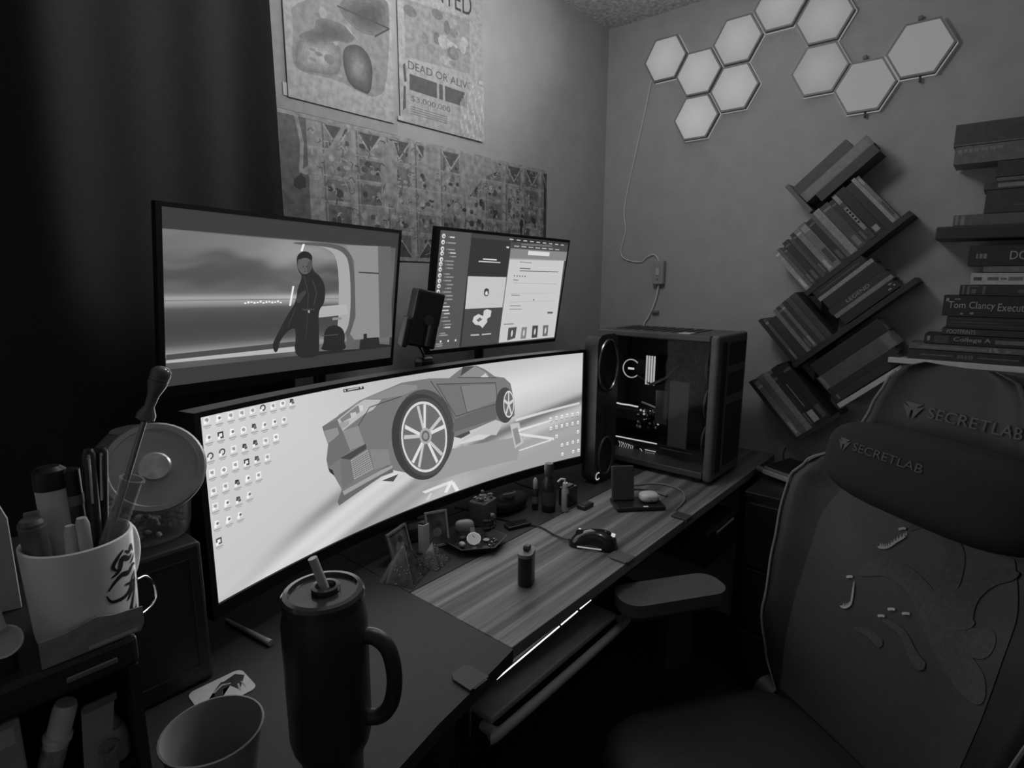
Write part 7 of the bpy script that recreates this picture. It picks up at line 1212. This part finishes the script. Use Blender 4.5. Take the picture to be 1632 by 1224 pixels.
MB().lathe([(.0005, 0), (.010, .002), (.0135, .008), (.014, .012), (.0125, .012), (.009, .005), (.0005, .004)], 22, along((-2.2380, -.792, 1.0830), (-2.2440, -.81, 1.098))).build('bowl', mat('spoon_plastic', .75, .5, noise=.06), ld_, True)
MB().tube([(-2.2400, -.793, 1.098), (-2.2430, -.786, 1.125), (-2.2470, -.776, 1.160)], .004, 8).build('handle', mat('spoon_plastic', .5), ld_, True)
MB().cyl((-2.2400, -.785, OZ+.0006), (-2.2385, -.787, 1.082), .008, n=12).build('stand', BLACK, ld_)
# things in the open compartment
SZ = .9136
gs = thing('glue_stick', 'pale glue stick with a worn label leaning in the organiser compartment', 'glue stick', (-2.215, -.775, SZ))
g0_ = Vector((-2.2230, -.772, SZ+.012)); g1_ = Vector((-2.203, -.783, .998)); Mgs = along(g0_, g1_); gl_ = (g1_-g0_).length
MB().lathe([(.0105, 0), (.0105, gl_*.5), (.0120, gl_*.5), (.0120, gl_*.56), (.0100, gl_*.57), (.0100, gl_*.93), (.0085, gl_)], 22, Mgs).build('stick_body', mat('glue_white', .85, .5, noise=.06), gs, 35)
MB().lathe([(.0107, gl_*.10), (.0107, gl_*.42)], 22, Mgs, cap=False).build('label_band', mat('glue_label', .6, .5, noise=.5, nscale=120), gs)
pm = thing('pliers', 'small pliers with bright steel tips in the organiser compartment', 'pliers', (-2.195, -.77, SZ))
MB().tube([(-2.203, -.765, 1.004), (-2.196, -.767, 1.009), (-2.189, -.77, 1.011), (-2.193, -.768, 1.0)], .0016, 6).build('jaw', CHROME, pm, True); MB().ell((-2.188, -.771, 1.011), (.007, .005, .007), None, 10, 8).build('pivot', CHROME, pm, True)
MB().tube([(-2.193, -.768, 1.0), (-2.199, -.762, .985), (-2.203, -.757, SZ+.006)], .0045, 8).build('handle', SATIN, pm, True); MB().tube([(-2.191, -.769, 1.0), (-2.190, -.763, .98), (-2.188, -.757, SZ+.006)], .0045, 8).build('handle', SATIN, pm, True)
tb2 = thing('paint_tube', 'grey flat tube leaning behind the glue stick in the compartment', 'tube', (-2.182, -.76, SZ))
mb = MB(); mb.prism([(-.011, 0), (.011, 0), (.014, .07), (-.014, .07)], frame((-2.186, -.782, SZ+.0006), (.95, -.25, .1), (.12, .05, .99), (-.25, -.95, .1)), .008); mb.build('tube_body', mat('tube_grey', .58, .5, noise=.08), tb2)
MB().box((-2.178, -.788, .985), (.028, .004, .008), frame((0, 0, 0), (1, 0, 0), (0, 1, 0), (0, 0, 1)), bev=.001).build('crimp', MIDG, tb2)
cp2 = thing('plastic_ring', 'pale plastic ring on a stem between the tubes in the compartment', 'ring', (-2.176, -.795, SZ))
MB().tube([Vector((-2.178+.007*math.cos(a/18*2*math.pi), -.7990, .940+.007*math.sin(a/18*2*math.pi))) for a in range(18)], .0024, 8, True).build('cap_ring', MIDG, cp2, True); MB().box((-2.178, -.7985, SZ+.010), (.012, .006, .018), bev=.002).build('cap_stem', MIDG, cp2)
bt2 = thing('nozzle_bottle', 'grey squeeze bottle with a pointed nozzle at the right of the compartment', 'bottle', (-2.166, -.775, SZ)); Mb2 = Matrix.Translation((-2.1695, -.782, SZ+.0006))
MB().lathe([(.011, 0), (.0125, .003), (.0125, .028), (.009, .036)], 18, Mb2).build('bottle_body', mat('tube_grey', .58), bt2, True); MB().lathe([(.008, .0362), (.0075, .042), (.003, .048), (.002, .062), (.001, .064)], 14, Mb2).build('nozzle', MIDG, bt2, True)
bx3 = thing('small_carton', 'pale corner of a small carton at the far left of the compartment', 'box', (-2.26, -.76, SZ)); MB().box2((-2.30, -.79, SZ+.001), (-2.238, -.70, 1.008), bev=.002).build('carton', mat('carton_grey', .62, .7, noise=.06), bx3); MB().box2((-2.295, -.7908, .985), (-2.243, -.7901, 1.003)).build('carton_band', PALE, bx3)
